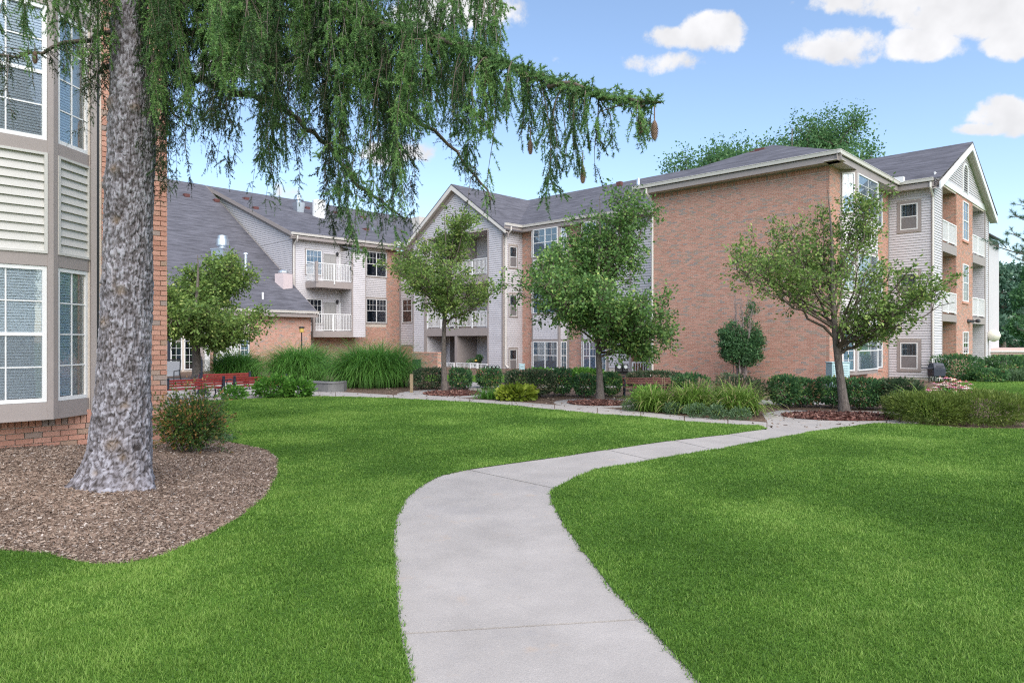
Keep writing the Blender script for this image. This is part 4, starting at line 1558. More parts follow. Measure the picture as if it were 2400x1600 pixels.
for y_f0, y_f1, yr, lo in ((675, 660, 626, 'up'), (790, 776, 735, 'dn')):
    zt, zbm = wP.Z(780, y_f1), wP.Z(780, y_f0)
    if lo == 'up':
        bal = MB().wbox(wD, bs0, p0, zbm, zt, 0, prj + .02).build('balcony', M_taupe, DW)
        zr = wP.Z(780, 618) - zt
        railing(bal, wD, [(bs0 + .04, .05, bs0 + .04, prj - .03), (bs0 + .04, prj - .03, p0 - .02, prj - .03)], zt, zr, .13, (), down=.0)
        MB().wbox(wD, bs0 - .05, bs0 + .13, zt - .1, zt + zr + .08, prj - .1, prj + .06).build('newel_post', M_taupe, bal)
        MB().wbox(wP, (bs0 + p0) / 2 - .04, (bs0 + p0) / 2 + .04, zt - .2, zt + zr, .01, .05).build('railing_post', M_white, bal)
    else:
        q0 = wP.S(737)
        bal = MB().wbox(wD, q0, p0, zbm, zt, 0, prj + .02).build('balcony', M_taupe, DW)
        railing(bal, wD, [(q0 + .03, prj - .03, p0 - .02, prj - .03)], zt, wP.Z(780, yr) - zt, .13, (.5,), down=.12)
        MB().wbox(wD, q0 - .12, q0 + .05, zbm, wP.Z(737, 735), prj - .2, prj + .05).build('newel_post', M_taupe, bal)
        zceil = wP.Z(780, 676)
d3 = wP.Z(780, 660)
d2 = wP.Z(780, 776)
siding(DW, wD, [(.1, p0, d2, ZS)], pitch=.14)
trim(DW, wD, [(0, .12, d2, ZS)], M_taupe, 0, .04, 'corner_board')
for zz in (d2, d3):
    x0_, x1_ = wD.S(716), wD.S(753)
    window(DW, wD, x0_, x1_, zz + .55, zz + 2.35, 1, 4, 2, True, 'blind' if zz == d3 else 'dark', .05, .05, .03)
    door(DW, wD, wD.S(760), wD.S(785), zz + .05, zz + 2.1, M_door_grey, .03)
    lantern(DW, wD, wD.S(788), zz + 2.2, .02)
    door(DW, wD, wD.S(796), wD.S(818), zz + .05, zz + 2.15, M_white, .03, handle=False)
# end gable, seen above the clubhouse roof
De, Dr_a, Dr_z = 9.5, -59.8, 15.0
wE = WU(-75, bD0)


def dspan(z):
    t = (z - 9.1) / (14.8 - 9.1)
    half = (aD + 75) - t * ((aD + 75) - (Dr_a + 75))
    return (Dr_a + 75) - ((aD + 75) - (Dr_a + 75)) * (1 - t), half


siding(DW, wE, [(0, 1, 9.1, 14.7)], pitch=.15, span=dspan)
siding(DW, wE, [(1.5, aD + 75 - .14, 2.0, 9.1)], pitch=.15)
backing(DW, wE, [(1.5, aD + 75, 0, 9.1)], th=.1)
MB().face((wE.P(1.3, 9.1, 0), wE.P(aD + 75, 9.1, 0), wE.P(Dr_a + 75, 14.8, 0))).build('gable_wall', M_mortar, DW)
trim(DW, wE, [(aD + 75 - .14, aD + 75, 2.0, 9.0)], M_taupe, 0, .05, 'corner_board')
rD = roof(DW, [[AB(aD + .55, bD0 - .45, De), AB(aD + .55, bM + 4, De), AB(aD + .55, 47, De), AB(Dr_a, 47, Dr_z), AB(Dr_a, bD0 - .45, Dr_z)],
               [AB(Dr_a, bD0 - .45, Dr_z), AB(Dr_a, 47, Dr_z), AB(-74.2, 47, De), AB(-74.2, bD0 - .45, De)]])
q = [(aD + .6, De - .3), (Dr_a, Dr_z - .32), (Dr_a, Dr_z - .02), (aD + .6, De - .02)]
MB().hexa([AB(a, bD0 - .47, z) for a, z in q] + [AB(a, bD0 - .40, z) for a, z in q]).build('rake_board', M_taupe, DW)
q = [(aD + .6, De - .62), (Dr_a, Dr_z - .66), (Dr_a, Dr_z - .3), (aD + .6, De - .28)]
MB().hexa([AB(a, bD0 - .06, z) for a, z in q] + [AB(a, bD0 - .001, z) for a, z in q]).build('rake_trim', M_taupe, DW)
MB().face((AB(aD + .6, bD0, De - .3), AB(Dr_a, bD0, Dr_z - .32), AB(Dr_a, bD0 - .42, Dr_z - .32), AB(aD + .6, bD0 - .42, De - .3))).build('soffit', M_soffit, DW)
gutterline(DW, wD, -.5, LD - .5, ZS, .5)
downspout(DW, wD, -.02, ZS + .2, 3.0, .5, .06)
mb = MB()
mb.box(-.2, .2, -.14, .14, 0, .3)
gb = mb.build('gutter_box', M_white, DW, local=True)
p = Vector(AB(aD + .62, bM - .62)) - ORG[DW.name]
gb.location = (p.x, p.y, ZS + .36)
gb.rotation_euler = (0, 0, math.radians(45 - 44))


def on_roof(x, y, a0, z0, a1, z1):
    """pixel -> point on a roof plane that runs along b between (a0,z0) and (a1,z1)"""
    k = (z1 - z0) / (a1 - a0)
    rx, rz = (x - 1200) / F, (800 - y) / F
    # X = a CT + b ST ; Y = -a ST + b CT ; z = z0 + k (a - a0) = H + rz Y ; X = rx Y
    A = np.array([[CT + rx * ST, ST - rx * CT], [k + rz * ST, -rz * CT]])
    a, b = np.linalg.solve(A, np.array([0, H - z0 + k * a0]))
    return AB(a, b, z0 + k * (a - a0))


DP = (aD + .55, De, Dr_a, Dr_z)
for x, y in ((576, 467), (598, 489), (719, 489), (787, 500), (850, 510), (857, 539)):
    box_vent(rD, on_roof(x, y, *DP), sx=.55, sy=.4, sz=.12)
c = on_roof(700, 495, *DP)
box_vent(rD, c, M_metal, .75, .75, .7)
mb = MB()
mb.lathe((c[0], c[1], c[2] + .7), [(.22, 0), (.22, .2), (.42, .22), (.42, .32), (.3, .34), (.3, .62), (.05, .66)], 12)
mb.build('vent_cap', M_metal, rD)
c = on_roof(748, 508, *DP)
mb = MB()
mb.lathe((c[0], c[1], c[2] - .4), [(.55, 0), (.55, 1.75), (.48, 1.78)], 18)
mb.build('vent_drum', M_white, rD, smooth=False)
c = on_roof(873, 539, *DP)
box_vent(rD, c, M_metal, .3, .3, .2)

# ------------------------------------------------------------------ low clubhouse with the steep roof
EW = empty('brick_clubhouse', AB(-43.2, 20), 'low brick clubhouse under a steep grey shingle roof with silver exhaust fan', 'building')
wX = WV(-43.2, 6.0)
LX = 24.9 - 6.0
xs_ = lambda x: wX.S(x)
zE = 3.45
backing(EW, wX, [(0, LX, -0.1, zE)], M_mortar)
bricks(EW, wX, [(xs_(585), LX, 0, zE), (0, xs_(388), 0, zE), (xs_(490), xs_(500), 0, zE)])
siding(EW, wX, [(xs_(506), xs_(560), 0, zE)], m=M_white)
trim(EW, wX, [(xs_(388), xs_(478), 2.75, zE), (xs_(456), xs_(478), 0, 2.75)], M_taupe, 0, .05, 'facade_panel')
trim(EW, wX, [(xs_(478), xs_(489), 0, zE)], M_white, 0, .18, 'porch_column')
trim(EW, wX, [(xs_(500), xs_(506), 0, zE)], M_black, 0, .06, 'downspout')
trim(EW, wX, [(xs_(392), xs_(398), 0, 2.75)], M_navy, 0, .05, 'shutter')
for x0, x1 in ((399, 426), (431, 456)):
    window(EW, wX, xs_(x0), xs_(x1), .1, 2.7, 1, 2, 6, False, 'dark', .06, name='french_door')
window(EW, wX, xs_(562), xs_(583), .6, 1.9, 1, 2, 2, True, 'blind', .05, .06)
wXe = Wall(-43.2, 24.9, (-1, 0), (0, 1))
backing(EW, wXe, [(0, 3, -0.1, zE)], M_mortar)
gutterline(EW, wX, -1, LX + .3, zE, .45)
EP = (-42.65, zE + .40, Dr_a, Dr_z + .02)
rE = roof(EW, [[AB(EP[0], 2, EP[1]), AB(EP[0], 25.05, EP[1]), AB(EP[2], 24.55, EP[3]), AB(EP[2], 2, EP[3])],
               [AB(EP[2], 2, EP[3]), AB(EP[2], 24.55, EP[3]), AB(-76.9, 24.55, EP[1]), AB(-76.9, 2, EP[1])]])
q = [(EP[0], EP[1] - .25), (EP[2], EP[3] - .25), (EP[2], EP[3] - .02), (EP[0], EP[1] - .02)]
MB().hexa([AB(a, 25.06 if a == EP[0] else 24.56, z) for a, z in q] + [AB(a, 25.1 if a == EP[0] else 24.6, z) for a, z in q]).build('rake_board', M_taupe, EW)
for x, y in ((436, 459), (506, 471)):
    box_vent(rE, on_roof(x, y, *EP), sx=.6, sy=.45, sz=.12)
# silver exhaust fan on a curb
c = on_roof(521, 620, *EP)
Yc = c[1]
u_ = Yc / F
fan = MB()
fan.box(-17 * u_, 17 * u_, -17 * u_, 17 * u_, -1.2, 34 * u_)
fan.box(-19 * u_, 19 * u_, -19 * u_, 19 * u_, 34 * u_, 36.5 * u_)
fo = fan.build('fan_curb', M_metal, rE, local=True)
fo.location = Vector(c) - ORG[EW.name]
fo.rotation_euler = (0, 0, math.radians(-20))
mb = MB()
zb_ = c[2] + 36.5 * u_
mb.lathe((c[0], c[1], zb_), [(9 * u_, 0), (9 * u_, 4 * u_), (15 * u_, 8 * u_), (15 * u_, 22 * u_), (11.5 * u_, 23 * u_), (11.5 * u_, 31 * u_), (2 * u_, 32 * u_)], 24)
mb.build('exhaust_fan', M_metal, rE)
c = on_roof(576, 632, *EP)
mb = MB()
mb.lathe((c[0], c[1], c[2] - .3), [(3.6 * u_, 0), (3.6 * u_, 1.35), (6.5 * u_, 1.36), (5.5 * u_, 1.46), (1 * u_, 1.5)], 12)
mb.build('flue_pipe', M_metal, rE)
c = on_roof(665, 668, *EP)
u2 = c[1] / F
ch_ = MB()
ch_.box(-14 * u2, 14 * u2, -14 * u2, 14 * u2, -.9, 26 * u2)
co = ch_.build('flue_curb', M_pinkmetal, rE, local=True)
co.location = Vector(c) - ORG[EW.name]
co.rotation_euler = (0, 0, math.radians(-30))
mb = MB()
mb.lathe((c[0], c[1], c[2] + 26 * u2), [(10 * u2, 0), (13 * u2, 2 * u2), (13 * u2, 6 * u2), (9 * u2, 9 * u2), (2 * u2, 10 * u2)], 16)
mb.build('vent_cap', M_metal, rE)
c = on_roof(616, 700, *EP)
mb = MB()
mb.lathe((c[0], c[1], c[2] - .2), [(2.3 * u2, 0), (2.3 * u2, .62)], 10)
mb.build('flue_pipe', M_white, rE)

# ------------------------------------------------------------------ near building at the left: bay window and brick pier
FW_ = empty('bay_window_building', AB(-12.24, 3.0), 'near building at the left edge with two storey bay window and brick pier', 'building')
aF = -12.24
wF = WV(aF, 0.0)
sP0, sP1 = wF.S(233), wF.S(390.5)
bp, bq = .4776, .594
c_s = 2.666                          # bay corner
e_s = 3.26                           # where the canted face meets the wall
l_s = c_s - 2.05                     # left corner of the bay front
FT = 7.75
MB().hexa([AB(aF - 9, -7, .0), AB(aF, -7, .0), AB(aF, sP1, .0), AB(aF - 9, sP1, .0), AB(aF - 9, -7, FT), AB(aF, -7, FT), AB(aF, sP1, FT), AB(aF - 9, sP1, FT)]).build('wall', M_mortar, FW_)
roof(FW_, [[AB(aF + .6, -7.6, FT + .1), AB(aF + .6, sP1 + .6, FT + .1), AB(aF - 4.5, sP1 - 4, FT + 2.6), AB(aF - 4.5, -3, FT + 2.6)],
           [AB(aF + .6, sP1 + .6, FT + .1), AB(aF - 9.6, sP1 + .6, FT + .1), AB(aF - 4.5, sP1 - 4, FT + 2.6)],
           [AB(aF - 9.6, sP1 + .6, FT + .1), AB(aF - 9.6, -7.6, FT + .1), AB(aF - 4.5, -3, FT + 2.6), AB(aF - 4.5, sP1 - 4, FT + 2.6)]])
MB().hexa([AB(aF - 9.5, -7.5, FT), AB(aF + .55, -7.5, FT), AB(aF + .55, sP1 + .55, FT), AB(aF - 9.5, sP1 + .55, FT),
           AB(aF - 9.5, -7.5, FT + .09), AB(aF + .55, -7.5, FT + .09), AB(aF + .55, sP1 + .55, FT + .09), AB(aF - 9.5, sP1 + .55, FT + .09)]).build('soffit', M_soffit, FW_)
# single bricks
BRZ = math.radians(46)


def brick_mesh(nm, l, h, d=.03):
    mb = MB()
    mb.box(0, l, -d, 0, 0, h)
    me = bpy.data.meshes.new(nm)
    me.from_pydata(mb.v, [], mb.f)
    me.materials.append(M_brick_one)
    return me


BM = {}


def put_brick(s, z, l, h, rise=0.0):
    key = (round(l, 3), round(h, 3))
    if key not in BM:
        BM[key] = brick_mesh('brick', l, h)
    o = link_mesh('brick', BM[key], FW_)
    p = Vector(wF.P(s, z, .008 + rise)) - ORG[FW_.name]
    o.location = p
    o.rotation_euler = (0, 0, BRZ)
    # the mesh's +x runs along the wall, its -y faces outward
    return o


lb, hb, J = .225, .082, .012
single = 0
rest = MB()
row = 0
z = .02
while z < FT - .05:
    k = -1
    while True:
        a = sP1 - (k + 1) * lb - (lb / 2 if row % 2 else 0)
        b = a + lb
        k += 1
        a2, b2 = max(a, sP0 + .02), min(b, sP1)
        if b2 <= sP0 + .04:
            break
        if b2 - a2 < .05:
            continue
        zy = 800 - (z - H) * F / wF.P(a2, 0)[1]
        xm = 1200 + F * wF.P((a2 + b2) / 2, 0)[0] / wF.P((a2 + b2) / 2, 0)[1]
        vis = (xm > 335 or xm < 262) and 290 < zy < 1010
        if vis and single < 215:
            put_brick(a2 + J / 2, z, b2 - a2 - J, hb - J, random.uniform(0, .003))
            single += 1
        else:
            rest.wbox(wF, a2 + J / 2, b2 - J / 2, z, z + hb - J, 0, .009, random.random())
    z += hb
    row += 1
# base courses under the bay
z = .06
for row in range(6):
    a = -1.2 - (lb / 2 if row % 2 else 0)
    while a < sP0 - .02:
        b = min(a + lb, sP0 - .02)
        if b - a > .05:
            xm = 1200 + F * wF.P(b, 0)[0] / wF.P(b, 0)[1]
            if row >= 2 and xm > 0 and a > 1.4:
                put_brick(a + J / 2, z, b - a - J, hb - J, random.uniform(0, .003))
                single += 1
            else:
                rest.wbox(wF, a + J / 2, b - J / 2, z, z + hb - J, 0, .009, random.random())
        a += lb
    z += hb
a = -1.2
while a < sP0 - .03:
    b = a + .083
    if a > 1.5:
        put_brick(a + J / 2, z, .083 - J, .2, random.uniform(0, .003))
    else:
        rest.wbox(wF, a + J / 2, b - J / 2, z, z + .2, 0, .009, random.random())
    a = b
rb = rest.build('bricks', M_brick, FW_)
rb['kind'] = 'stuff'
# the bay: front, two canted faces
wBF = WV(aF + bp, 0.0)
A_, B_ = (aF + bp, c_s), (aF, e_s)
wCA, lCA = wall_between(A_, B_)
wCL, lCL = wall_between((aF, l_s - bq), (aF + bp, l_s))
zl = (.71, .93, 2.88, 3.06, 4.50, 4.68, 6.62, 6.80, FT)
M_mesh = bpy.data.materials.new('fly_screen')
M_mesh.use_nodes = True
_n, _l = M_mesh.node_tree.nodes, M_mesh.node_tree.links
_t = _n.new('ShaderNodeBsdfTransparent')
_m = _n.new('ShaderNodeMixShader')
_m.inputs[0].default_value = 0.30
_n['Principled BSDF'].inputs['Base Color'].default_value = (0.10, 0.11, 0.125, 1)
_n['Principled BSDF'].inputs['Roughness'].default_value = 0.8
_l.new(_t.outputs[0], _m.inputs[1])
_l.new(_n['Principled BSDF'].outputs[0], _m.inputs[2])
_l.new(_m.outputs[0], _n['Material Output'].inputs[0])
faces = ((wBF, l_s, c_s, l_s + .10, wBF.S(111.5), 1, True), (wCA, 0, lCA, wCA.S(136.5), wCA.S(211), 2, False), (wCL, 0, lCL, .08, lCL - .09, 1, False))
for w, f0, f1, g0, g1, nc, hung in faces:
    trim(FW_, w, [(f0, f1, zl[0], FT)], M_soffit, -.16, -.13, 'bay_core')
    trim(FW_, w, [(f0, g0, zl[0], FT), (g1, f1, zl[0], FT)], M_taupe, -.13, .0, 'corner_post')
    for i in (0, 2, 4, 6):
        trim(FW_, w, [(g0, g1, zl[i], zl[i + 1])], M_taupe, -.13, -.006, 'spandrel_band')
    for za, zb in ((zl[1], zl[2]), (zl[5], zl[6])):
        n_c = 4 if hung else 2
        wn = window(FW_, w, g0 + .004, g1 - .004, za + .004, zb - .004, 1, n_c, 2 if hung else 4, hung, 'none', .055, 0, -.075, M_glass)
        mb = MB()
        zz = za + .07
        x_a, x_b = g0 + .05, (g1 - .055) if hung else (g0 + (g1 - g0) * .53)
        while zz < zb - .07:
            mb.face((w.P(x_a, zz, -.062), w.P(x_b, zz, -.062), w.P(x_b, zz + .037, -.076), w.P(x_a, zz + .037, -.076)))
            zz += .040
        bl = mb.build('blind', M_blind, wn)
        bl['kind'] = 'stuff'
        if hung:
            MB().wquad(w, g0 + .06, g1 - .06, za + .06, (za + zb) / 2 - .02, -.044).build('screen', M_mesh, wn)
        else:
            mb = MB()
            nn = 7
            for i in range(nn):
                u0, u1 = x_b + (g1 - .06 - x_b) * i / nn, x_b + (g1 - .06 - x_b) * (i + 1) / nn
                mb.face((w.P(u0, za + .06, -.12), w.P((u0 + u1) / 2, za + .06, -.105), w.P((u0 + u1) / 2, zb - .06, -.105), w.P(u0, zb - .06, -.12)))
                mb.face((w.P((u0 + u1) / 2, za + .06, -.105), w.P(u1, za + .06, -.12), w.P(u1, zb - .06, -.12), w.P((u0 + u1) / 2, zb - .06, -.105)))
            mb.build('curtain', M_curtain, wn)
    for za, zb in ((zl[3], zl[4]), (zl[7], FT - .02)):
        fr = trim(FW_, w, [(g0, g1, za, za + .035), (g0, g1, zb - .035, zb), (g0, g0 + .04, za + .035, zb - .035), (g1 - .04, g1, za + .035, zb - .035)], M_siding_cream, -.12, .012, 'siding_frame')
        n = int(round((zb - za - .07) / .125))
        pt = (zb - za - .07) / n
        for i in range(n):
            z0 = za + .035 + i * pt
            mb = MB()
            P = w.P
            mb.hexa((P(g0 + .04, z0, -.004), P(g1 - .04, z0, -.004), P(g1 - .04, z0, -.10), P(g0 + .04, z0, -.10),
                     P(g0 + .04, z0 + pt, -.038), P(g1 - .04, z0 + pt, -.038), P(g1 - .04, z0 + pt, -.10), P(g0 + .04, z0 + pt, -.10)))
            mb.build('siding_board', M_siding_cream, FW_)
mb = MB()
mb.slab([AB(aF + bp + .0, l_s, zl[0]), AB(aF + bp, c_s, zl[0]), AB(aF, e_s, zl[0]), AB(aF, l_s - bq, zl[0])], .03)
mb.build('bay_underside', M_taupe, FW_)
trim(FW_, wF, [(e_s, sP0 - .05, .71, FT)], M_taupe, 0.0, .05, 'wall_trim')
trim(FW_, wF, [(sP0 - .05, sP0 - .005, .0, FT)], M_black, 0.0, .012, 'shadow_gap')

# ------------------------------------------------------------------ trees
def tubes_to_mesh(name, tubes, m, parent, seg=5):
    """many tapered tubes in one mesh; tubes: list of (points (k,3), radii (k,))"""
    V, Fc, off = [], [], 0
    for pts, rad in tubes:
        pts = np.asarray(pts, float)
        k = len(pts)
        d = np.zeros_like(pts)
        d[1:-1] = pts[2:] - pts[:-2]
        d[0], d[-1] = pts[1] - pts[0], pts[-1] - pts[-2]
        d = unit(d)
        ref = np.array([0.27, 0.9, 0.33])
        a = unit(np.cross(d, ref))
        b = np.cross(d, a)
        an = np.arange(seg) * 2 * math.pi / seg
        ring = pts[:, None, :] + (a[:, None, :] * np.cos(an)[None, :, None] + b[:, None, :] * np.sin(an)[None, :, None]) * np.asarray(rad)[:, None, None]
        V.append(ring.reshape(-1, 3))
        i = np.arange(k - 1)[:, None] * seg
        j = np.arange(seg)[None, :]
        q = np.stack([i + j, i + (j + 1) % seg, i + seg + (j + 1) % seg, i + seg + j], -1).reshape(-1, 4) + off
        Fc.append(q)
        off += k * seg
    return np_mesh(name, np.concatenate(V), np.concatenate(Fc), m, parent, smooth=True)


def bez(p0, p1, p2, n):
    t = np.linspace(0, 1, n)[:, None]
    return (1 - t) ** 2 * p0 + 2 * t * (1 - t) * p1 + t * t * p2


def tree(name, label, base, top, bot, env, seed, limbs, lsize, per, m, trunk_r, fork, group='pear trees in the courtyard', lean=(0, 0), subs=6, twigs=4, spread=.11, bark=None, cat='tree', ex=1.0, gap=0.0):
    """env: list of (fraction of crown height, radius)"""
    rng = np.random.default_rng(seed)
    root = empty(name, base, label, cat, group)
    B = np.array(base, float)
    ez, er = np.array([e[0] for e in env]), np.array([e[1] for e in env])
    rad = lambda z: np.interp((z - bot) / (top - bot), ez, er)
    hgt = top - B[2]
    n = 14
    tz = np.linspace(0, 1, n)
    tp = np.stack([B[0] + lean[0] * tz + .05 * np.sin(tz * 7 + seed), B[1] + lean[1] * tz + .04 * np.cos(tz * 6 + seed), B[2] - .05 + tz * hgt * .93], 1)
    tr = trunk_r * np.maximum(.08, (1 - tz) ** .8)
    tr[0] *= 1.45
    tr[1] *= 1.08
    tubes_to_mesh('trunk', [(tp, tr)], bark or M_bark, root, 10)
    br, tips, tipd = [], [], []
    for i in range(limbs):
        f = (i + rng.uniform(0, .8)) / limbs
        zt = bot + (top - bot) * (.06 + .90 * ((i * .618) % 1.0 * .85 + .15 * f))
        z0 = min(fork + max(0, zt - fork) * rng.uniform(.2, .55), fork + .75 * (top - fork))
        f = (z0 - fork) / (top - fork)
        tt = (z0 - B[2]) / (hgt * .93)
        p0 = np.array([np.interp(tt, tz, tp[:, k]) for k in range(3)])
        az = i * 2.39996 + rng.normal(0, .3)
        r = rad(zt) * rng.uniform(.62, 1.12)
        pt = np.array([tp[0, 0] + lean[0] * tt + r * math.cos(az), tp[0, 1] + lean[1] * tt + r * math.sin(az), zt])
        md = p0 * .5 + pt * .5 + np.array([math.cos(az) * r * .05, math.sin(az) * r * .05, .02])
        c = bez(p0, md, pt, 9)
        c[1:] += rng.normal(0, .035 * ex, (8, 3))
        r0 = trunk_r * (.36 - .2 * f)
        br.append((c, r0 * np.linspace(1, .16, 9)))
        L = np.linalg.norm(pt - p0)
        dirl = unit(c[-1] - c[0])
        ns = subs + int(L * 1.6)
        for k in range(ns):
            t = rng.uniform(.22, 1.0)
            q0 = np.array([np.interp(t * 8, np.arange(9), c[:, a]) for a in range(3)])
            d = unit(dirl * .5 + rng.normal(0, .85, 3) + np.array([0, 0, .38]))
            ln = rng.uniform(.22, .5) * (L * .5 + .3) * (1.15 - .5 * t)
            q1 = q0 + d * ln
            rr = rad(q1[2]) * 1.25
            hv = q1[:2] - tp[0, :2] - np.array(lean) * .5
            hd = np.linalg.norm(hv)
            if hd > rr:
                q1[:2] = tp[0, :2] + np.array(lean) * .5 + hv / hd * rr
            q1[2] = min(max(q1[2], bot - .1), top + .05)
            s = bez(q0, (q0 + q1) / 2 + rng.normal(0, .06, 3) * ln, q1, 5)
            br.append((s, r0 * .34 * np.linspace(1, .25, 5)))
            if rng.random() < gap:
                continue
            for w_ in range(twigs):
                t2 = rng.uniform(.3, 1.0)
                a0 = q0 + (q1 - q0) * t2
                dd = unit(d * .5 + rng.normal(0, .8, 3) + np.array([0, 0, .15]))
                a1 = a0 + dd * rng.uniform(.12, .34) * ex
                br.append((np.stack([a0, (a0 + a1) / 2 + rng.normal(0, .012, 3), a1]), np.array([.006, .004, .002])))
                for u in np.linspace(.35, 1.0, 3):
                    tips.append(a0 + (a1 - a0) * u)
                    tipd.append(dd)
    tubes_to_mesh('branches', br, M_twig if bark is None else bark, root, 4)
    tips, tipd = np.array(tips), np.array(tipd)
    c = np.repeat(tips, per, 0) + rng.normal(0, spread * .55, (len(tips) * per, 3))
    dd = np.repeat(tipd, per, 0) + np.array([0, 0, -.25])
    v, f = leaf_quads(c, rng.uniform(.7, 1.25, len(c)) * lsize, rng, .1, .62, dd)
    cl = np.repeat(rng.normal(.54, .16, len(tips)), per)
    t = np.clip(cl + rng.normal(0, .14, len(c)), 0, 1)
    np_mesh('crown', v, f, m, root, tint=np.repeat(t, 4))
    return root


b_ = G(1043, 917)
tree('pear_tree', 'slender pear tree on a straight trunk in front of the gabled balconies', b_, 7.0, 2.7, [(0, .5), (.12, 1.7), (.3, 2.5), (.5, 2.3), (.75, 1.35), (1, .3)], 3, 30, .105, 4, M_pear, .105, 2.3, subs=6, twigs=5, spread=.14, ex=1.25, gap=.15)
b_ = G(1403, 938)
tree('pear_tree', 'dense dark green pear tree left of the maroon bench', b_, 6.75, 1.15, [(0, .9), (.12, 2.0), (.33, 2.7), (.55, 2.4), (.8, 1.5), (1, .4)], 8, 54, .105, 4, M_pear2, .108, 1.35, subs=7, twigs=6, spread=.14, ex=1.3, gap=.12)
b_ = G(1975, 968)
tree('pear_tree', 'open airy pear tree with forked trunk on the plaza', b_, 6.1, 1.75, [(0, .8), (.15, 2.1), (.42, 2.75), (.65, 2.1), (.85, 1.2), (1, .4)], 21, 32, .085, 4, M_pear, .112, 1.2, subs=7, twigs=5, gap=.22, lean=(-.35, .1), ex=1.25, spread=.12)
b_ = G(461, 893)
tree('pear_tree', 'round bushy pear tree over the red benches beside the brick pier', b_, 6.2, 1.5, [(0, 1.0), (.15, 2.7), (.35, 3.6), (.6, 2.7), (.85, 1.5), (1, .3)], 33, 42, .14, 5, M_pear, .22, 1.5, subs=8, twigs=6, spread=.2, ex=1.5)
b_ = AB(-18, 66)
tree('locust_tree', 'tall feathery locust tree rising behind the brick wing roof', (24.4, 61.0, 0), 22.0, 11.5, [(0, 6), (.2, 9.6), (.5, 9.3), (.75, 7.2), (1, 2.5)], 44, 60, .24, 8, M_locust, .45, 7, group=None, subs=8, twigs=6, spread=.8, ex=3.2, gap=.06)

# ---- the big spruce
TY = 8.2
tx = lambda x: (x - 1200) / F * TY
SPB = (tx(285), TY, float(mound(tx(285), TY)[0]))
spruce = empty('spruce_tree', SPB, 'large old spruce with grey plated trunk and drooping boughs over the lawn', 'tree')
zc = np.array([-.1, 0.1, .25, .55, 1.3, 2.3, 3.3, 4.3, 5.0, 5.8, 7.5, 10, 14, 17])
xc = np.array([266, 268, 274, 282, 290, 297, 302, 309, 308, 304, 303, 303, 303, 303])
rc = np.array([.50, .44, .365, .31, .265, .242, .232, .220, .185, .155, .13, .11, .06, .02])


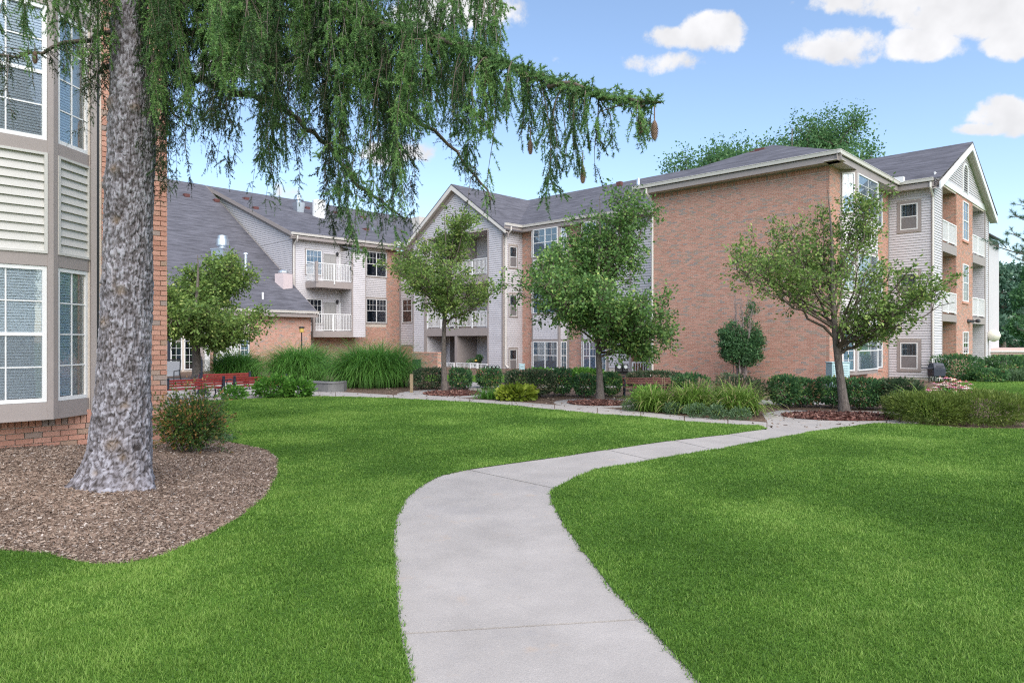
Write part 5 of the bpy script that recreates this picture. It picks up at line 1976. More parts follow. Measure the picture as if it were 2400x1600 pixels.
def spruce_trunk():
    nth, nz = 190, 620
    z = np.concatenate([np.linspace(-.08, 6.6, nz - 30), np.linspace(6.7, 17, 30)])
    th = np.linspace(0, 2 * math.pi, nth, endpoint=False)
    Z, T = np.meshgrid(z, th, indexing='ij')
    X0 = np.interp(Z, zc, tx(xc))
    R = np.interp(Z, zc, rc)
    # root flare lobes
    fl_ = np.exp(-np.maximum(Z - .0, 0) / .22)
    R = R + fl_ * .10 * (np.cos(T * 5 + .7) * .6 + np.cos(T * 3 + 2.0) * .5)
    zl_ = Z.ravel()
    arc = (T * .27).ravel()
    # jittered cells: bark plates taller than wide
    cw, chh = 2 * math.pi * .27 / 46, .13
    wx = arc / cw + .8 * (fbm(np.stack([np.cos(T.ravel()) * 2.2, np.sin(T.ravel()) * 2.2, zl_ * 4], 1), 3, 5) - .5) * 2
    wz = zl_ / chh + .8 * (fbm(np.stack([np.cos(T.ravel()) * 2.5, np.sin(T.ravel()) * 2.5, zl_ * 6 + 9], 1), 3, 6) - .5) * 2
    ix, iz = np.floor(wx).astype(np.int64), np.floor(wz).astype(np.int64)
    d1, d2 = np.full(wx.shape, 9.), np.full(wx.shape, 9.)
    cid = np.zeros(wx.shape)
    for a in (-1, 0, 1):
        for b in (-1, 0, 1):
            jx, jz = ix + a, iz + b
            hx = jx % 46
            px_ = jx + hash3(hx, jz, hx * 0, 1)
            pz_ = jz + hash3(hx, jz, hx * 0, 2)
            d = np.hypot(wx - px_, wz - pz_)
            cl = d < d1
            d2 = np.where(cl, d1, np.minimum(d2, d))
            cid = np.where(cl, hash3(hx, jz, hx * 0, 3), cid)
            d1 = np.where(cl, d, d1)
    crack = smooth01((d2 - d1) / .15)
    furrow = smooth01(np.abs(fbm(np.stack([np.cos(T.ravel()) * 4.2, np.sin(T.ravel()) * 4.2, zl_ * 2.6], 1), 4, 41) - .47) / .035)
    mid = fbm(np.stack([np.cos(T.ravel()) * 2.4, np.sin(T.ravel()) * 2.4, zl_ * 5.5], 1), 3, 51) - .45
    fine = fbm(np.stack([np.cos(T.ravel()) * 9, np.sin(T.ravel()) * 9, zl_ * 30], 1), 4, 8) - .45
    big = fbm(np.stack([np.cos(T.ravel()) * 1.2, np.sin(T.ravel()) * 1.2, zl_ * 1.7], 1), 3, 12) - .45
    amp = np.interp(zl_, [0, 1.0, 4, 8], [.8, 1.0, 1.0, .7])
    disp = amp * (.010 * crack + .010 * cid * crack + .030 * fine + .012 * furrow) + .05 * big
    # branch scars facing the viewer (angle, height, size, depth)
    scar = np.zeros(zl_.shape)
    for x, y, r, hgt in ((282, 236, .075, .05), (334, 246, .06, .05), (296, 395, .06, .045), (235, 420, .10, .06), (300, 515, .055, -.02), (310, 682, .05, -.02), (270, 755, .08, .03),
                         (310, 675, .05, .02), (297, 1040, .09, .028), (318, 950, .05, -.02), (352, 250, .06, .05), (262, 1105, .045, -.03), (316, 1070, .05, -.02), (240, 668, .07, .035)):
        zz = H + (800 - y) / F * (TY - .27)
        xx = (x - np.interp(zz, zc, xc)) / F * TY
        aa = -math.pi / 2 + math.asin(max(-.98, min(.98, xx / np.interp(zz, zc, rc))))
        da = np.angle(np.exp(1j * (T.ravel() - aa))) * np.interp(zz, zc, rc)
        q = np.hypot(da, zl_ - zz) / r
        disp += hgt * np.exp(-q * q * 1.6) - (.022 * np.exp(-((q - .3) / .25) ** 2) if hgt > 0 else 0)
        scar = np.maximum(scar, np.exp(-(q * 1.25) ** 2))
    R = R + disp.reshape(R.shape)
    v = np.stack([X0 + R * np.cos(T), TY + R * np.sin(T), Z + 0 * R], -1).reshape(-1, 3)
    i = np.arange(nz - 1)[:, None] * nth
    j = np.arange(nth)[None, :]
    f = np.stack([i + j, i + (j + 1) % nth, i + nth + (j + 1) % nth, i + nth + j], -1).reshape(-1, 4)
    tone = np.clip((.50 * crack + .34 * (cid - .5) * crack + .8 * fine * crack + .6 * mid + .9 * fine + .14) * (.5 + .5 * furrow), 0, 1)
    o = np_mesh('trunk', v, f, M_spruce, spruce, tint=np.clip(tone * .80 * (1 - scar * .0), 0, .8) + 0.0)
    at = o.data.attributes.new('scar', 'FLOAT', 'POINT')
    patchy = fbm(np.stack([np.cos(T.ravel()) * 1.6, np.sin(T.ravel()) * 1.6, zl_ * 2.2], 1), 4, 21)
    at.data.foreach_set('value', np.clip(np.maximum(scar * .7, smooth01((patchy - .60) / .12) * .22 * crack), 0, 1).astype(np.float32))


M_spruce = mat('spruce_bark', (.3, .27, .27), .92, .22, 16, .45, 90, .2,
               tint=[(0, (.045, .037, .036)), (.25, (.11, .098, .102)), (.5, (.205, .19, .21)), (.75, (.32, .31, .345)), (1, (.42, .41, .45))])
_nt = M_spruce.node_tree
_b = _nt.nodes['Principled BSDF']
_src = _b.inputs['Base Color'].links[0].from_socket
_a = _nt.nodes.new('ShaderNodeAttribute')
_a.attribute_name = 'scar'
_x = _nt.nodes.new('ShaderNodeMix')
_x.data_type = 'RGBA'
_nt.links.new(_a.outputs['Fac'], _x.inputs[0])
_nt.links.new(_src, _x.inputs[6])
_x.inputs[7].default_value = (.20, .145, .10, 1)
_nt.links.new(_x.outputs[2], _b.inputs['Base Color'])
spruce_trunk()

BOUGHS = [  # (pixel x, pixel y, distance, where the hanging sprays end)
    (34, [(310, -150, 8.2, 150), (600, -30, 7.4, 210), (900, 60, 6.4, 330), (1100, 115, 5.7, 430), (1220, 165, 5.3, 560), (1330, 205, 4.95, 470), (1395, 222, 4.8, 440), (1440, 232, 4.7, 300), (1500, 238, 4.62, 350), (1550, 240, 4.55, 270)]),
    (17, [(330, 40, 8.2, 250), (550, 110, 7.8, 380), (750, 160, 7.5, 480), (900, 220, 7.2, 420), (1010, 300, 7.0, 420), (1090, 380, 6.9, 470), (1150, 470, 6.85, 540)]),
    (17, [(340, 130, 8.3, 420), (480, 190, 8.2, 480), (640, 240, 8.0, 560), (760, 330, 7.8, 640), (850, 440, 7.7, 650), (950, 515, 7.6, 560)]),
    (30, [(310, -300, 8.2, 50), (600, -200, 7.2, 200), (900, -120, 6.3, 250), (1100, -90, 5.8, 240), (1210, -60, 5.6, 150)]),
    (30, [(320, -250, 8.2, 100), (420, -140, 7.2, 300), (520, -60, 6.4, 330), (600, 0, 6.0, 250)]),
    (34, [(285, 70, 8.15, 200), (200, 95, 7.9, 260), (130, 115, 7.8, 240), (40, 125, 7.6, 340), (-60, 140, 7.4, 300)]),
    (26, [(290, -220, 8.2, 60), (150, -140, 7.3, 150), (0, -90, 6.8, 180), (-120, -60, 6.4, 160)]),
    (46, [(345, 170, 8.35, 420), (365, 215, 8.5, 500), (400, 260, 8.7, 430), (450, 300, 8.8, 430)]),
    (40, [(285, 120, 8.25, 300), (250, 160, 8.3, 330), (205, 190, 8.2, 330)]),
    (26, [(330, -60, 8.2, 320), (600, 40, 8.5, 330), (850, 110, 8.7, 380), (1050, 170, 8.7, 330)]),
    (28, [(320, -260, 8.2, 120), (500, -160, 7.6, 190), (760, -110, 7.0, 220), (1000, -60, 6.6, 230), (1180, 10, 6.2, 260)]),
    (26, [(320, -120, 8.2, 250), (480, -20, 8.0, 300), (700, 30, 7.7, 330), (900, 60, 7.4, 400), (1080, 100, 7.0, 420)]),
]


BASE_X = [-100, 0, 60, 130, 200, 260, 340, 380, 450, 520, 600, 700, 800, 900, 1000, 1100, 1200, 1290, 1400, 1450, 1500, 1560]
BASE_Y = [200, 190, 150, 160, 190, 210, 240, 280, 290, 240, 210, 225, 260, 270, 290, 320, 340, 370, 330, 280, 275, 262]
CURTAINS = [(365, 18, 505), (398, 15, 370), (455, 14, 425), (520, 18, 490), (548, 10, 400), (640, 28, 470), (655, 16, 540), (700, 15, 390), (765, 22, 470), (800, 24, 600), (826, 18, 645), (872, 22, 470), (905, 26, 545), (948, 22, 560),
            (1098, 20, 400), (1125, 16, 520), (1185, 16, 600), (1235, 16, 540), (1262, 15, 560), (1300, 30, 420), (1332, 22, 460), (1366, 24, 490), (1396, 14, 420), (1440, 8, 330), (1480, 10, 355), (1503, 8, 300), (1532, 9, 300),
            (20, 16, 335), (62, 15, 250), (196, 22, 320), (228, 16, 330), (120, 20, 220)]


def spruce_foliage():
    rng = np.random.default_rng(77)
    for bi, (dens, cp) in enumerate(BOUGHS):
        P = np.array([P3(c[0], c[1], c[2]) for c in cp])
        ends = np.array([c[3] for c in cp], float)
        seg = np.linalg.norm(np.diff(P, axis=0), axis=1)
        cum = np.concatenate([[0], np.cumsum(seg)])
        tot = cum[-1]
        m = max(12, int(tot * 9))
        tt = np.linspace(0, tot, m)
        bp_ = np.stack([np.interp(tt, cum, P[:, k]) for k in range(3)], 1)
        bp_[1:-1] += rng.normal(0, .02, (m - 2, 3))
        r0 = .05 if bi < 5 else .032
        front = bi in (3, 4, 6, 10)
        plump = front or bi == 0
        tubes_to_mesh('bough', [(bp_, r0 * np.linspace(1, .12, m) ** .8)], M_twig, spruce, 6)
        axes = []                      # hanging twigs
        S0, SD, SL, ST_ = [], [], [], []
        n = int(tot * dens * 1.15)
        for k in range(n):
            s = tot * rng.random() ** .92
            p = np.array([np.interp(s, cum, P[:, a]) for a in range(3)])
            yb = np.interp(s, cum, ends)
            px_ = 1200 + F * p[0] / p[1]
            yp = 800 - F * (p[2] - H) / p[1]
            # sprays bunch into long curtains with open gaps between
            if 258 < px_ < 348 and p[1] < 8.2 and rng.random() < .9:
                continue
            px_ = px_ + rng.normal(0, 5)
            gate = vnoise(np.array([[px_ / 38.0, p[1] * 1.3, bi * 3.1]]), 31)[0]
            yb = np.interp(px_, BASE_X, BASE_Y) + 110 * (vnoise(np.array([[px_ / 22.0, bi * .7, 0]]), 8)[0] - .62) + rng.normal(0, 12)
            low = False
            if not front:
                for cx_, hw_, ye_ in CURTAINS:
                    if abs(px_ - cx_) < hw_ * .8 and ye_ > yb and rng.random() < .62:
                        yb = ye_ - 40 * (abs(px_ - cx_) / hw_) ** 2 - abs(rng.normal(0, 20))
                        low = True
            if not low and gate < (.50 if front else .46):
                continue
            full = max(.10, (yb - yp) * p[1] / F)
            if low and yp > 120 and rng.random() < .25:
                full *= .5
            ln = full * (.35 + .65 * rng.random() ** (.8 if low else 1.2))
            out = rng.normal(0, .13, 2) * np.array([.55, 1.2])
            q = p + np.array([out[0], out[1], rng.uniform(-.02, .05)])
            nst = max(4, int(ln / .06))
            z = np.linspace(0, 1, nst)
            ax = np.stack([p[0] + (q[0] - p[0]) * np.minimum(1, z * 3) + .03 * np.sin(z * 5 + k) * ln, p[1] + (q[1] - p[1]) * np.minimum(1, z * 3) + .03 * np.cos(z * 4 + k) * ln, p[2] + .04 * np.sin(np.minimum(1, z * 3) * math.pi) - ln * z], 1)
            axes.append((ax, np.linspace(.0055, .0018, nst)))
            bare = rng.random() < .16
            ns = int(ln / ((.040 if plump else .030) if not bare else .15)) + 3
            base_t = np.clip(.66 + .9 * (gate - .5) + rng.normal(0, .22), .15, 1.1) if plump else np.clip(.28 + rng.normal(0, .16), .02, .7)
            for j in range(ns):
                u = rng.uniform(.02, 1)
                a = np.array([np.interp(u * (nst - 1), np.arange(nst), ax[:, c]) for c in range(3)])
                az = rng.uniform(0, 2 * math.pi)
                S0.append(a)
                SD.append((math.cos(az) * .45, math.sin(az) * .45, -rng.uniform(.5, 1.1)) if plump else (math.cos(az) * .7, math.sin(az) * .7, -rng.uniform(.2, .9)))
                SL.append(rng.uniform(.09, .19) * (1.15 - .35 * u) if plump else rng.uniform(.03, .09))
                ST_.append(base_t + rng.normal(0, .07))
            # side sprays, hanging off at an angle
            for j in range(int(ln * rng.uniform(1, 4)) if ln > .3 else 0):
                u = rng.uniform(.25, 1)
                a = np.array([np.interp(u * (nst - 1), np.arange(nst), ax[:, c]) for c in range(3)])
                az = rng.uniform(0, 2 * math.pi)
                l2 = rng.uniform(.08, .20)
                hd_ = np.array([math.cos(az), math.sin(az), -.25])
                e2 = a + hd_ * l2 * .75 + np.array([0, 0, -l2 * .45])
                cv = bez(a, a + hd_ * l2 * .55 + np.array([0, 0, .03]), e2, 5)
                axes.append((cv, np.linspace(.0035, .0012, 5)))
                for q_ in range(int(l2 / .028)):
                    w_ = rng.uniform(.1, 1) * 4
                    pa = np.array([np.interp(w_, np.arange(5), cv[:, c]) for c in range(3)])
                    S0.append(pa)
                    SD.append(hd_ * .6 + rng.normal(0, .55, 3) + np.array([0, 0, -.5]))
                    SL.append(rng.uniform(.05, .11))
                    ST_.append(base_t + .1 + rng.normal(0, .07))
            S0.append(ax[-1])
            SD.append((0.1, 0, -1))
            SL.append(.10)
            ST_.append(base_t)
        # short upright shoots along the bough itself
        for k in range(int(tot * (240 if bi == 0 else 60))):
            s = tot * rng.random()
            p = np.array([np.interp(s, cum, P[:, a]) for a in range(3)])
            S0.append(p)
            d = rng.normal(0, 1, 3)
            d[2] = abs(d[2]) * .7 - .35
            SD.append(d)
            SL.append(rng.uniform(.07, .18))
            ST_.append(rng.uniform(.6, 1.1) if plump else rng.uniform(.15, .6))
        tubes_to_mesh('hanging_twigs', axes, M_deadwood if bi % 2 else M_twig, spruce, 3)['kind'] = 'stuff'
        S0, SD, SL, ST_ = np.array(S0), unit(np.array(SD)), np.array(SL), np.array(ST_)
        N = len(S0)
        per = 64 if plump else 34
        t = rng.uniform(.04, 1.0, (N, per))
        # shoots bend downward
        c = S0[:, None, :] + SD[:, None, :] * (SL[:, None] * t)[:, :, None]
        c[:, :, 2] -= (SL[:, None] * t * t) * .25
        d = np.repeat(SD[:, None, :], per, 1) * (.5 if plump else .7) + 1.0 * unit(rng.normal(size=(N, per, 3)))
        d = unit(d)
        L = rng.uniform(.015, .027, (N, per, 1)) * (1.0 if plump else .75)
        sd = unit(np.cross(d, rng.normal(size=(N, per, 3)))) * rng.uniform(.0020, .0038, (N, per, 1)) * (1.15 if plump else .9)
        v = np.stack([c - sd, c + sd, c + d * L], 2).reshape(-1, 3)
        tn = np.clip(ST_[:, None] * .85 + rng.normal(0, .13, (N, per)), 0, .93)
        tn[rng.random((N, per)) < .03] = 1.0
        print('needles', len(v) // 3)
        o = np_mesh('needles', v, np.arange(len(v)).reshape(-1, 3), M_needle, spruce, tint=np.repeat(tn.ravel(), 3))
        o['kind'] = 'stuff'
    # cones
    for x, y0, y1, Y, hw in ((1502, 262, 316, 4.60, 11), (1534, 284, 328, 4.55, 10), (1366, 390, 430, 4.8, 8), (82, 122, 150, 7.65, 7), (1243, 330, 362, 5.25, 7)):
        top_, bot_ = P3(x, y0, Y), P3(x, y1, Y)
        Lc, rc_ = top_[2] - bot_[2], hw / F * Y
        mb = MB()
        rows, seg = 15, 10
        mb.lathe((top_[0], Y, bot_[2]), [(rc_ * .15, 0), (rc_ * .5, Lc * .08), (rc_ * .72, Lc * .35), (rc_ * .6, Lc * .8), (rc_ * .15, Lc)], 10, t=.1)
        for r_ in range(rows):
            f = (r_ + .5) / rows
            rr = rc_ * (math.sin(math.pi * min(1, f * .93 + .05)) ** .45)
            for k in range(seg):
                an = 2 * math.pi * (k + .5 * (r_ % 2)) / seg
                zz = bot_[2] + Lc * f
                h_ = Lc / rows
                wv = rr * .34
                ct, st = math.cos(an), math.sin(an)
                o_ = Vector((top_[0] + ct * rr, Y + st * rr, zz - h_ * .55))
                i_ = Vector((top_[0] + ct * rr * .5, Y + st * rr * .5, zz + h_ * .8))
                s_ = Vector((-st, ct, 0)) * wv
                mb.face((o_, i_ + s_, i_ - s_), .2)
                mb.face((o_ - Vector((0, 0, 0)), i_ + s_ * .9 + Vector((ct, st, 0)) * rr * .28, o_ + Vector((0, 0, h_ * .25)), i_ - s_ * .9 + Vector((ct, st, 0)) * rr * .28), .95)
        mb.tube([(top_[0], Y, top_[2]), (top_[0], Y, top_[2] + .1)], .004, 5, t=.1)
        mb.build('cone', M_cone, spruce)


spruce_foliage()

# ------------------------------------------------------------------ hedges and shrubs
def shrub(name, label, x0, x1, y0, yb, n, size, m, seed, depth=.9, cat='hedge', group=None, boxy=.55, stems=True, z0=0.0, asp=.55, fuzz=.05, tshift=0.0, openbase=.22, brown=None, up=0.0):
    """leafy mass over pixels x0..x1, top y0, foot yb"""
    rng = np.random.default_rng(seed)
    Y = F * (H - z0) / (yb - 800)
    xa, xb = (x0 - 1200) / F * Y, (x1 - 1200) / F * Y
    hgt = (H + (800 - y0) / F * (Y + depth * .3) - z0) * .95
    cx, cy, hw = (xa + xb) / 2, Y + depth * .5, (xb - xa) / 2 * .96
    root = empty(name, (cx, cy, z0), label, cat, group)
    d = rand_dirs(n, rng)
    r = rng.uniform(.5, 1.0, n) ** .45
    # super-ellipsoid between a ball and a clipped box
    e = 2 + 6 * boxy
    k = (np.abs(d) ** e).sum(1) ** (-1 / e)
    p = d * (r * k)[:, None]
    nse = fbm(p * 2.6 + seed, 3, seed) - .45
    p *= (.95 + .42 * nse)[:, None]
    zz = z0 + hgt * (openbase * .6 + (1 - openbase * .6) * (p[:, 2] * .5 + .5))
    nar = np.where(p[:, 2] < -.4, 1 - .35 * (-p[:, 2] - .4), 1.0)
    c = np.stack([cx + p[:, 0] * hw * nar, cy + p[:, 1] * depth / 2 * nar, zz], 1) + rng.normal(0, fuzz * .5, (n, 3))
    v, f = leaf_quads(c, rng.uniform(.6, 1.4, n) * size, rng, .0, asp, d + np.array([0, 0, .3 + up]))
    t = np.clip(.42 + nse * 1.4 + rng.normal(0, .17, n) + tshift, 0, .94)
    odd = rng.random(n) < (brown or .02)
    cl = vnoise(c * 5.0, seed + 3) > .55
    t[odd & cl] = rng.uniform(.94, 1.0, (odd & cl).sum())
    np_mesh('foliage', v, f, m, root, tint=np.repeat(t, 4))
    if stems:
        tb = []
        for i in range(max(8, int(hw * 22))):
            a = np.array([cx + rng.uniform(-.85, .85) * hw, cy + rng.uniform(-.4, .4) * depth, z0 - .03])
            b = np.array([a[0] + rng.normal(0, .16), a[1] + rng.normal(0, .12), z0 + hgt * rng.uniform(.5, .92)])
            tb.append((bez(a, (a + b) / 2 + rng.normal(0, .05, 3), b, 4), np.linspace(.012, .004, 4)))
        tubes_to_mesh('stems', tb, M_twig, root, 3)
    return root


HG = 'clipped hedges along the courtyard'
shrub('hedge', 'browned clipped hedge between the fountain grass and slender pear trunk', 962, 1040, 862, 914, 2600, .085, M_hedge_brown, 1, 1.2, group=HG)
shrub('hedge', 'hedge block just right of the slender pear trunk', 1050, 1104, 863, 914, 2000, .085, M_hedge, 2, 1.1, group=HG, brown=.12)
shrub('hedge', 'small tapering hedge alone in front of the dark meter bank', 1116, 1176, 863, 912, 2200, .085, M_hedge, 3, 1.0, group=HG, boxy=.5, brown=.2)
shrub('hedge', 'long brown topped hedge behind the lime hosta', 1180, 1306, 866, 934, 5200, .08, M_hedge_brown, 4, 1.2, group=HG)
shrub('hedge', 'dark hedge end block right of the lime hosta under bay window', 1296, 1342, 862, 930, 2300, .08, M_hedge, 5, 1.2, group=HG, brown=.08)
shrub('hedge', 'squat dark hedge just left of the dense pear trunk', 1350, 1400, 877, 932, 2200, .08, M_hedge, 6, .9, group=HG, brown=.1)
shrub('shrub', 'bright green arching shrub behind the squat hedge', 1338, 1422, 864, 906, 2200, .11, M_bright, 7, 1.0, 'shrub', boxy=.3)
shrub('shrub', 'narrow shrub hugging the right of the dense pear trunk', 1414, 1458, 872, 930, 1700, .08, M_hedge, 8, .8, 'shrub', boxy=.4, tshift=.12)
shrub('shrub', 'bright low shrub behind the long hedge below the brick bay', 1232, 1296, 862, 905, 1500, .09, M_bright, 36, .8, 'shrub', boxy=.4)
shrub('hedge', 'low greyed hedge behind the maroon bench back', 1472, 1608, 869, 918, 3400, .085, M_hedge_brown, 9, 1.0, group=HG)
shrub('shrub', 'dark green rounded shrub right of the maroon bench', 1586, 1674, 876, 938, 3000, .085, M_hedge, 10, 1.2, 'shrub', boxy=.35, brown=.05)
shrub('shrub', 'straggly greyish shrub under the bare topped yew', 1692, 1806, 884, 954, 2600, .075, M_hedge_brown, 11, 1.1, 'shrub', boxy=.3, tshift=.15, fuzz=.14)
shrub('shrub', 'light green sprig of a shrub against the brick wall foot', 1688, 1735, 876, 930, 600, .075, M_sage, 12, .6, 'shrub', boxy=.2, fuzz=.14)
shrub('hedge', 'twin lobed hedge left of the plaza in front of the brick wall', 1828, 1884, 880, 958, 2600, .08, M_hedge, 13, 1.1, group=HG, boxy=.5, tshift=.08)
shrub('hedge', 'orange flecked hedge beside the twin lobed hedge', 1872, 1928, 886, 956, 2200, .08, M_hedge, 14, 1.0, group=HG, boxy=.5, brown=.2)
shrub('hedge', 'slim hedge behind the forked pear trunk', 1932, 1998, 884, 958, 2400, .08, M_hedge, 15, 1.0, group=HG, boxy=.6)
shrub('hedge', 'wide hedge with bare stems below the lit bay window', 2000, 2092, 886, 962, 3600, .08, M_hedge, 16, 1.1, group=HG, boxy=.6, brown=.16)
shrub('hedge', 'browned hedge under the barred ground floor window', 2090, 2182, 888, 966, 3400, .08, M_hedge_brown, 17, 1.1, group=HG, boxy=.6, tshift=-.1)
shrub('hedge', 'big dark clipped hedge at the foot of the balcony gable', 2228, 2320, 829, 894, 4600, .10, M_hedge, 18, 2.0, group=HG, boxy=.7, brown=.05, openbase=.05)
shrub('hedge', 'low clipped hedge in front of the parked car', 2308, 2376, 864, 896, 2600, .10, M_hedge, 19, 1.6, group=HG, boxy=.7, tshift=.1, openbase=.05)
shrub('hedge', 'tall clipped hedge at the right edge under the carport', 2344, 2440, 833, 884, 4200, .11, M_hedge, 20, 2.0, group=HG, boxy=.8, openbase=.05)
shrub('yew_shrub', 'feathery yellow green yew filling the right edge by the lawn', 2150, 2300, 924, 1000, 9000, .085, M_yew, 21, 1.8, 'shrub', boxy=.55, asp=.2, openbase=.02, up=.3)
shrub('yew_shrub', 'second feathery yew spreading out past the right edge', 2275, 2460, 920, 1003, 10500, .085, M_yew, 22, 1.9, 'shrub', boxy=.6, asp=.2, openbase=.02, up=.3)
shrub('hosta', 'lime yellow hosta mound in front of the long hedge', 1166, 1258, 908, 940, 900, .16, M_lime, 23, 1.1, 'plant', boxy=.25, stems=False, asp=.6, openbase=.0)
spirea = shrub('spirea_bush', 'rusty flowered spirea bush right of the spruce trunk', 350, 474, 945, 1054, 4600, .052, M_spirea, 24, 1.0, 'shrub', boxy=.0, z0=.17, fuzz=.16, openbase=.05, brown=.20, tshift=.26)
rng_ = np.random.default_rng(41)
sc_ = np.array(spirea.location)
tb, lc, lt, ld = [], [], [], []
for i in range(120):
    d = unit(rng_.normal(size=3) * np.array([1, .8, .6]) + np.array([.12, 0, .75]))
    L_ = rng_.uniform(.72, 1.02)
    a = sc_ + np.array([rng_.normal(0, .06), rng_.normal(0, .06), .05])
    b = a + d * L_ * np.array([.72, .8, 1.0])
    c = bez(a, (a + b) / 2 + np.array([0, 0, .12]), b, 6)
    tb.append((c, np.linspace(.006, .002, 6)))
    for k in range(26):
        u = rng_.uniform(.45, 1.02) * 5
        p_ = np.array([np.interp(u, np.arange(6), c[:, q]) for q in range(3)])
        lc.append(p_ + rng_.normal(0, .022, 3))
        ld.append(d)
        lt.append(rng_.uniform(.93, 1) if (u > 4.6 and rng_.random() < .55) else np.clip(rng_.normal(.62, .14), 0, .85))
tubes_to_mesh('arching_twigs', tb, M_twig, spirea, 3)['kind'] = 'stuff'
v, f = leaf_quads(np.array(lc), rng_.uniform(.035, .065, len(lc)), rng_, 0, .42, np.array(ld))
np_mesh('sprays', v, f, M_spirea, spirea, tint=np.repeat(lt, 4))['kind'] = 'stuff'
shrub('leafy_bush', 'bright green bush in front of the long red bench', 585, 672, 884, 934, 1500, .12, M_bright, 25, 1.2, 'shrub', boxy=.1, fuzz=.14, openbase=.02)
shrub('leafy_bush', 'low bright bush at the end of the concrete ledge', 658, 722, 893, 932, 1100, .12, M_bright, 26, 1.0, 'shrub', boxy=.2, fuzz=.1, openbase=.02)
shrub('leafy_bush', 'small bright bush between two red benches', 508, 560, 908, 938, 600, .10, M_bright, 27, .8, 'shrub', boxy=.1, fuzz=.12, openbase=.02)
shrub('leafy_bush', 'pale silvery groundcover tuft beside the spirea bush', 470, 530, 1024, 1040, 260, .05, M_sage, 28, .6, 'plant', boxy=.1, stems=False, openbase=0)


def blades(name, label, pts, n, L, wd, m, seed, cat, droop=1.0, spread=.2, tilt=(0.02, .75), segs=7, z0=0.0, group=None, tmean=.45):
    """arching ribbons from one or more crowns"""
    rng = np.random.default_rng(seed)
    base = np.array(pts, float)
    root = empty(name, tuple(base[0]), label, cat, group)
    ci = rng.integers(0, len(base), n)
    p0 = base[ci] + np.concatenate([rng.normal(0, spread, (n, 2)), np.zeros((n, 1))], 1)
    az = rng.uniform(0, 2 * math.pi, n)
    th = rng.uniform(tilt[0], tilt[1], n)
    ln = L * rng.uniform(.6, 1.12, n)
    t = np.linspace(0, 1, segs)
    ang = th[:, None] + droop * rng.uniform(.55, 1.25, (n, 1)) * t[None, :] ** 1.7 * 1.6
    st = ln[:, None] / (segs - 1)
    hr = np.cumsum(np.sin(ang) * st, 1) - np.sin(ang[:, :1]) * st
    hz = np.cumsum(np.cos(ang) * st, 1) - np.cos(ang[:, :1]) * st
    hz = np.maximum(hz, -p0[:, 2:3] + .01)
    c = p0[:, None, :] + np.stack([hr * np.cos(az)[:, None], hr * np.sin(az)[:, None], hz], -1)
    sa = az + rng.normal(0, .5, n)
    s = np.stack([-np.sin(sa), np.cos(sa), 0 * sa], 1)[:, None, :] * (wd * (1 - t[None, :] ** 1.5) * rng.uniform(.7, 1.3, (n, 1)) + .0008)[:, :, None]
    v = np.stack([c - s, c + s], 2).reshape(n, segs * 2, 3)
    i = np.arange(segs - 1)
    q = np.stack([2 * i, 2 * i + 1, 2 * i + 3, 2 * i + 2], 1)
    f = (q[None] + (np.arange(n) * segs * 2)[:, None, None]).reshape(-1, 4)
    tn = np.clip(tmean + rng.normal(0, .2, n), 0, 1)
    o = np_mesh('foliage', v.reshape(-1, 3), f, m, root, tint=np.clip(np.repeat(tn, segs * 2) + np.tile(np.repeat((t - .45) * .42, 2), n), 0, 1))
    return root


def crown_pts(x0, x1, yb, k, dy=0):
    out = []
    for i in range(k):
        x = x0 + (x1 - x0) * (i + .5) / k
        p = G(x, yb)
        out.append((p[0], p[1] + dy, 0.0))
    return out


FGG = 'fountain grasses behind the patio'
blades('fountain_grass', 'big fountain grass mound left of the wooden post', crown_pts(835, 895, 908, 5, .9), 9500, 2.45, .012, M_fountain, 51, 'ornamental grass', 1.2, .36, (.02, .72), group=FGG)
blades('fountain_grass', 'middle fountain grass mound behind the concrete ledge', crown_pts(678, 704, 897, 3, .8), 7000, 2.35, .013, M_fountain, 52, 'ornamental grass', 1.2, .32, (.02, .66), group=FGG)
blades('fountain_grass', 'smaller far fountain grass behind the red benches', crown_pts(545, 566, 888, 3), 3600, 2.0, .017, M_fountain, 53, 'ornamental grass', 1.2, .3, (.02, .7), group=FGG)
LG_ = 'daylily clumps edging the path'
blades('daylily', 'daylily clump left of the bed in front of the bench', crown_pts(1515, 1550, 963, 2, .1), 560, .95, .017, M_lily, 61, 'plant', 1.0, .14, (.05, .8), group=LG_, tmean=.5)
blades('daylily', 'daylily clump in the middle of the bed with brown stalks', crown_pts(1600, 1650, 967, 3, .1), 800, 1.1, .017, M_lily, 62, 'plant', 1.05, .14, (.05, .8), group=LG_, tmean=.55)
blades('daylily', 'daylily clump arching over the plaza corner', crown_pts(1710, 1750, 972, 2, .1), 620, 1.25, .017, M_lily, 63, 'plant', 1.05, .13, (.05, .9), group=LG_, tmean=.55)
blades('daylily', 'daylily clump spilling left of the coneflowers', crown_pts(2160, 2185, 985, 2, .3), 420, 1.1, .016, M_lily, 64, 'plant', 1.1, .14, (.05, .9), group=LG_, tmean=.45)
blades('grass_tuft', 'low green tuft left of the lime hosta', crown_pts(1136, 1158, 934, 2), 300, .55, .010, M_bright, 65, 'plant', .8, .16, (.05, .8))
blades('grass_tuft', 'pale ornamental tuft by the low hedge at far right', crown_pts(2372, 2392, 893, 2), 240, .9, .016, M_sage, 66, 'plant', .9, .2, (.05, .8))
shrub('bright_perennial', 'bright yellow green perennial at the left end of the lily bed', 1492, 1566, 908, 958, 900, .10, M_bright, 67, .8, 'plant', boxy=.1, fuzz=.12, tshift=.2, openbase=.0)
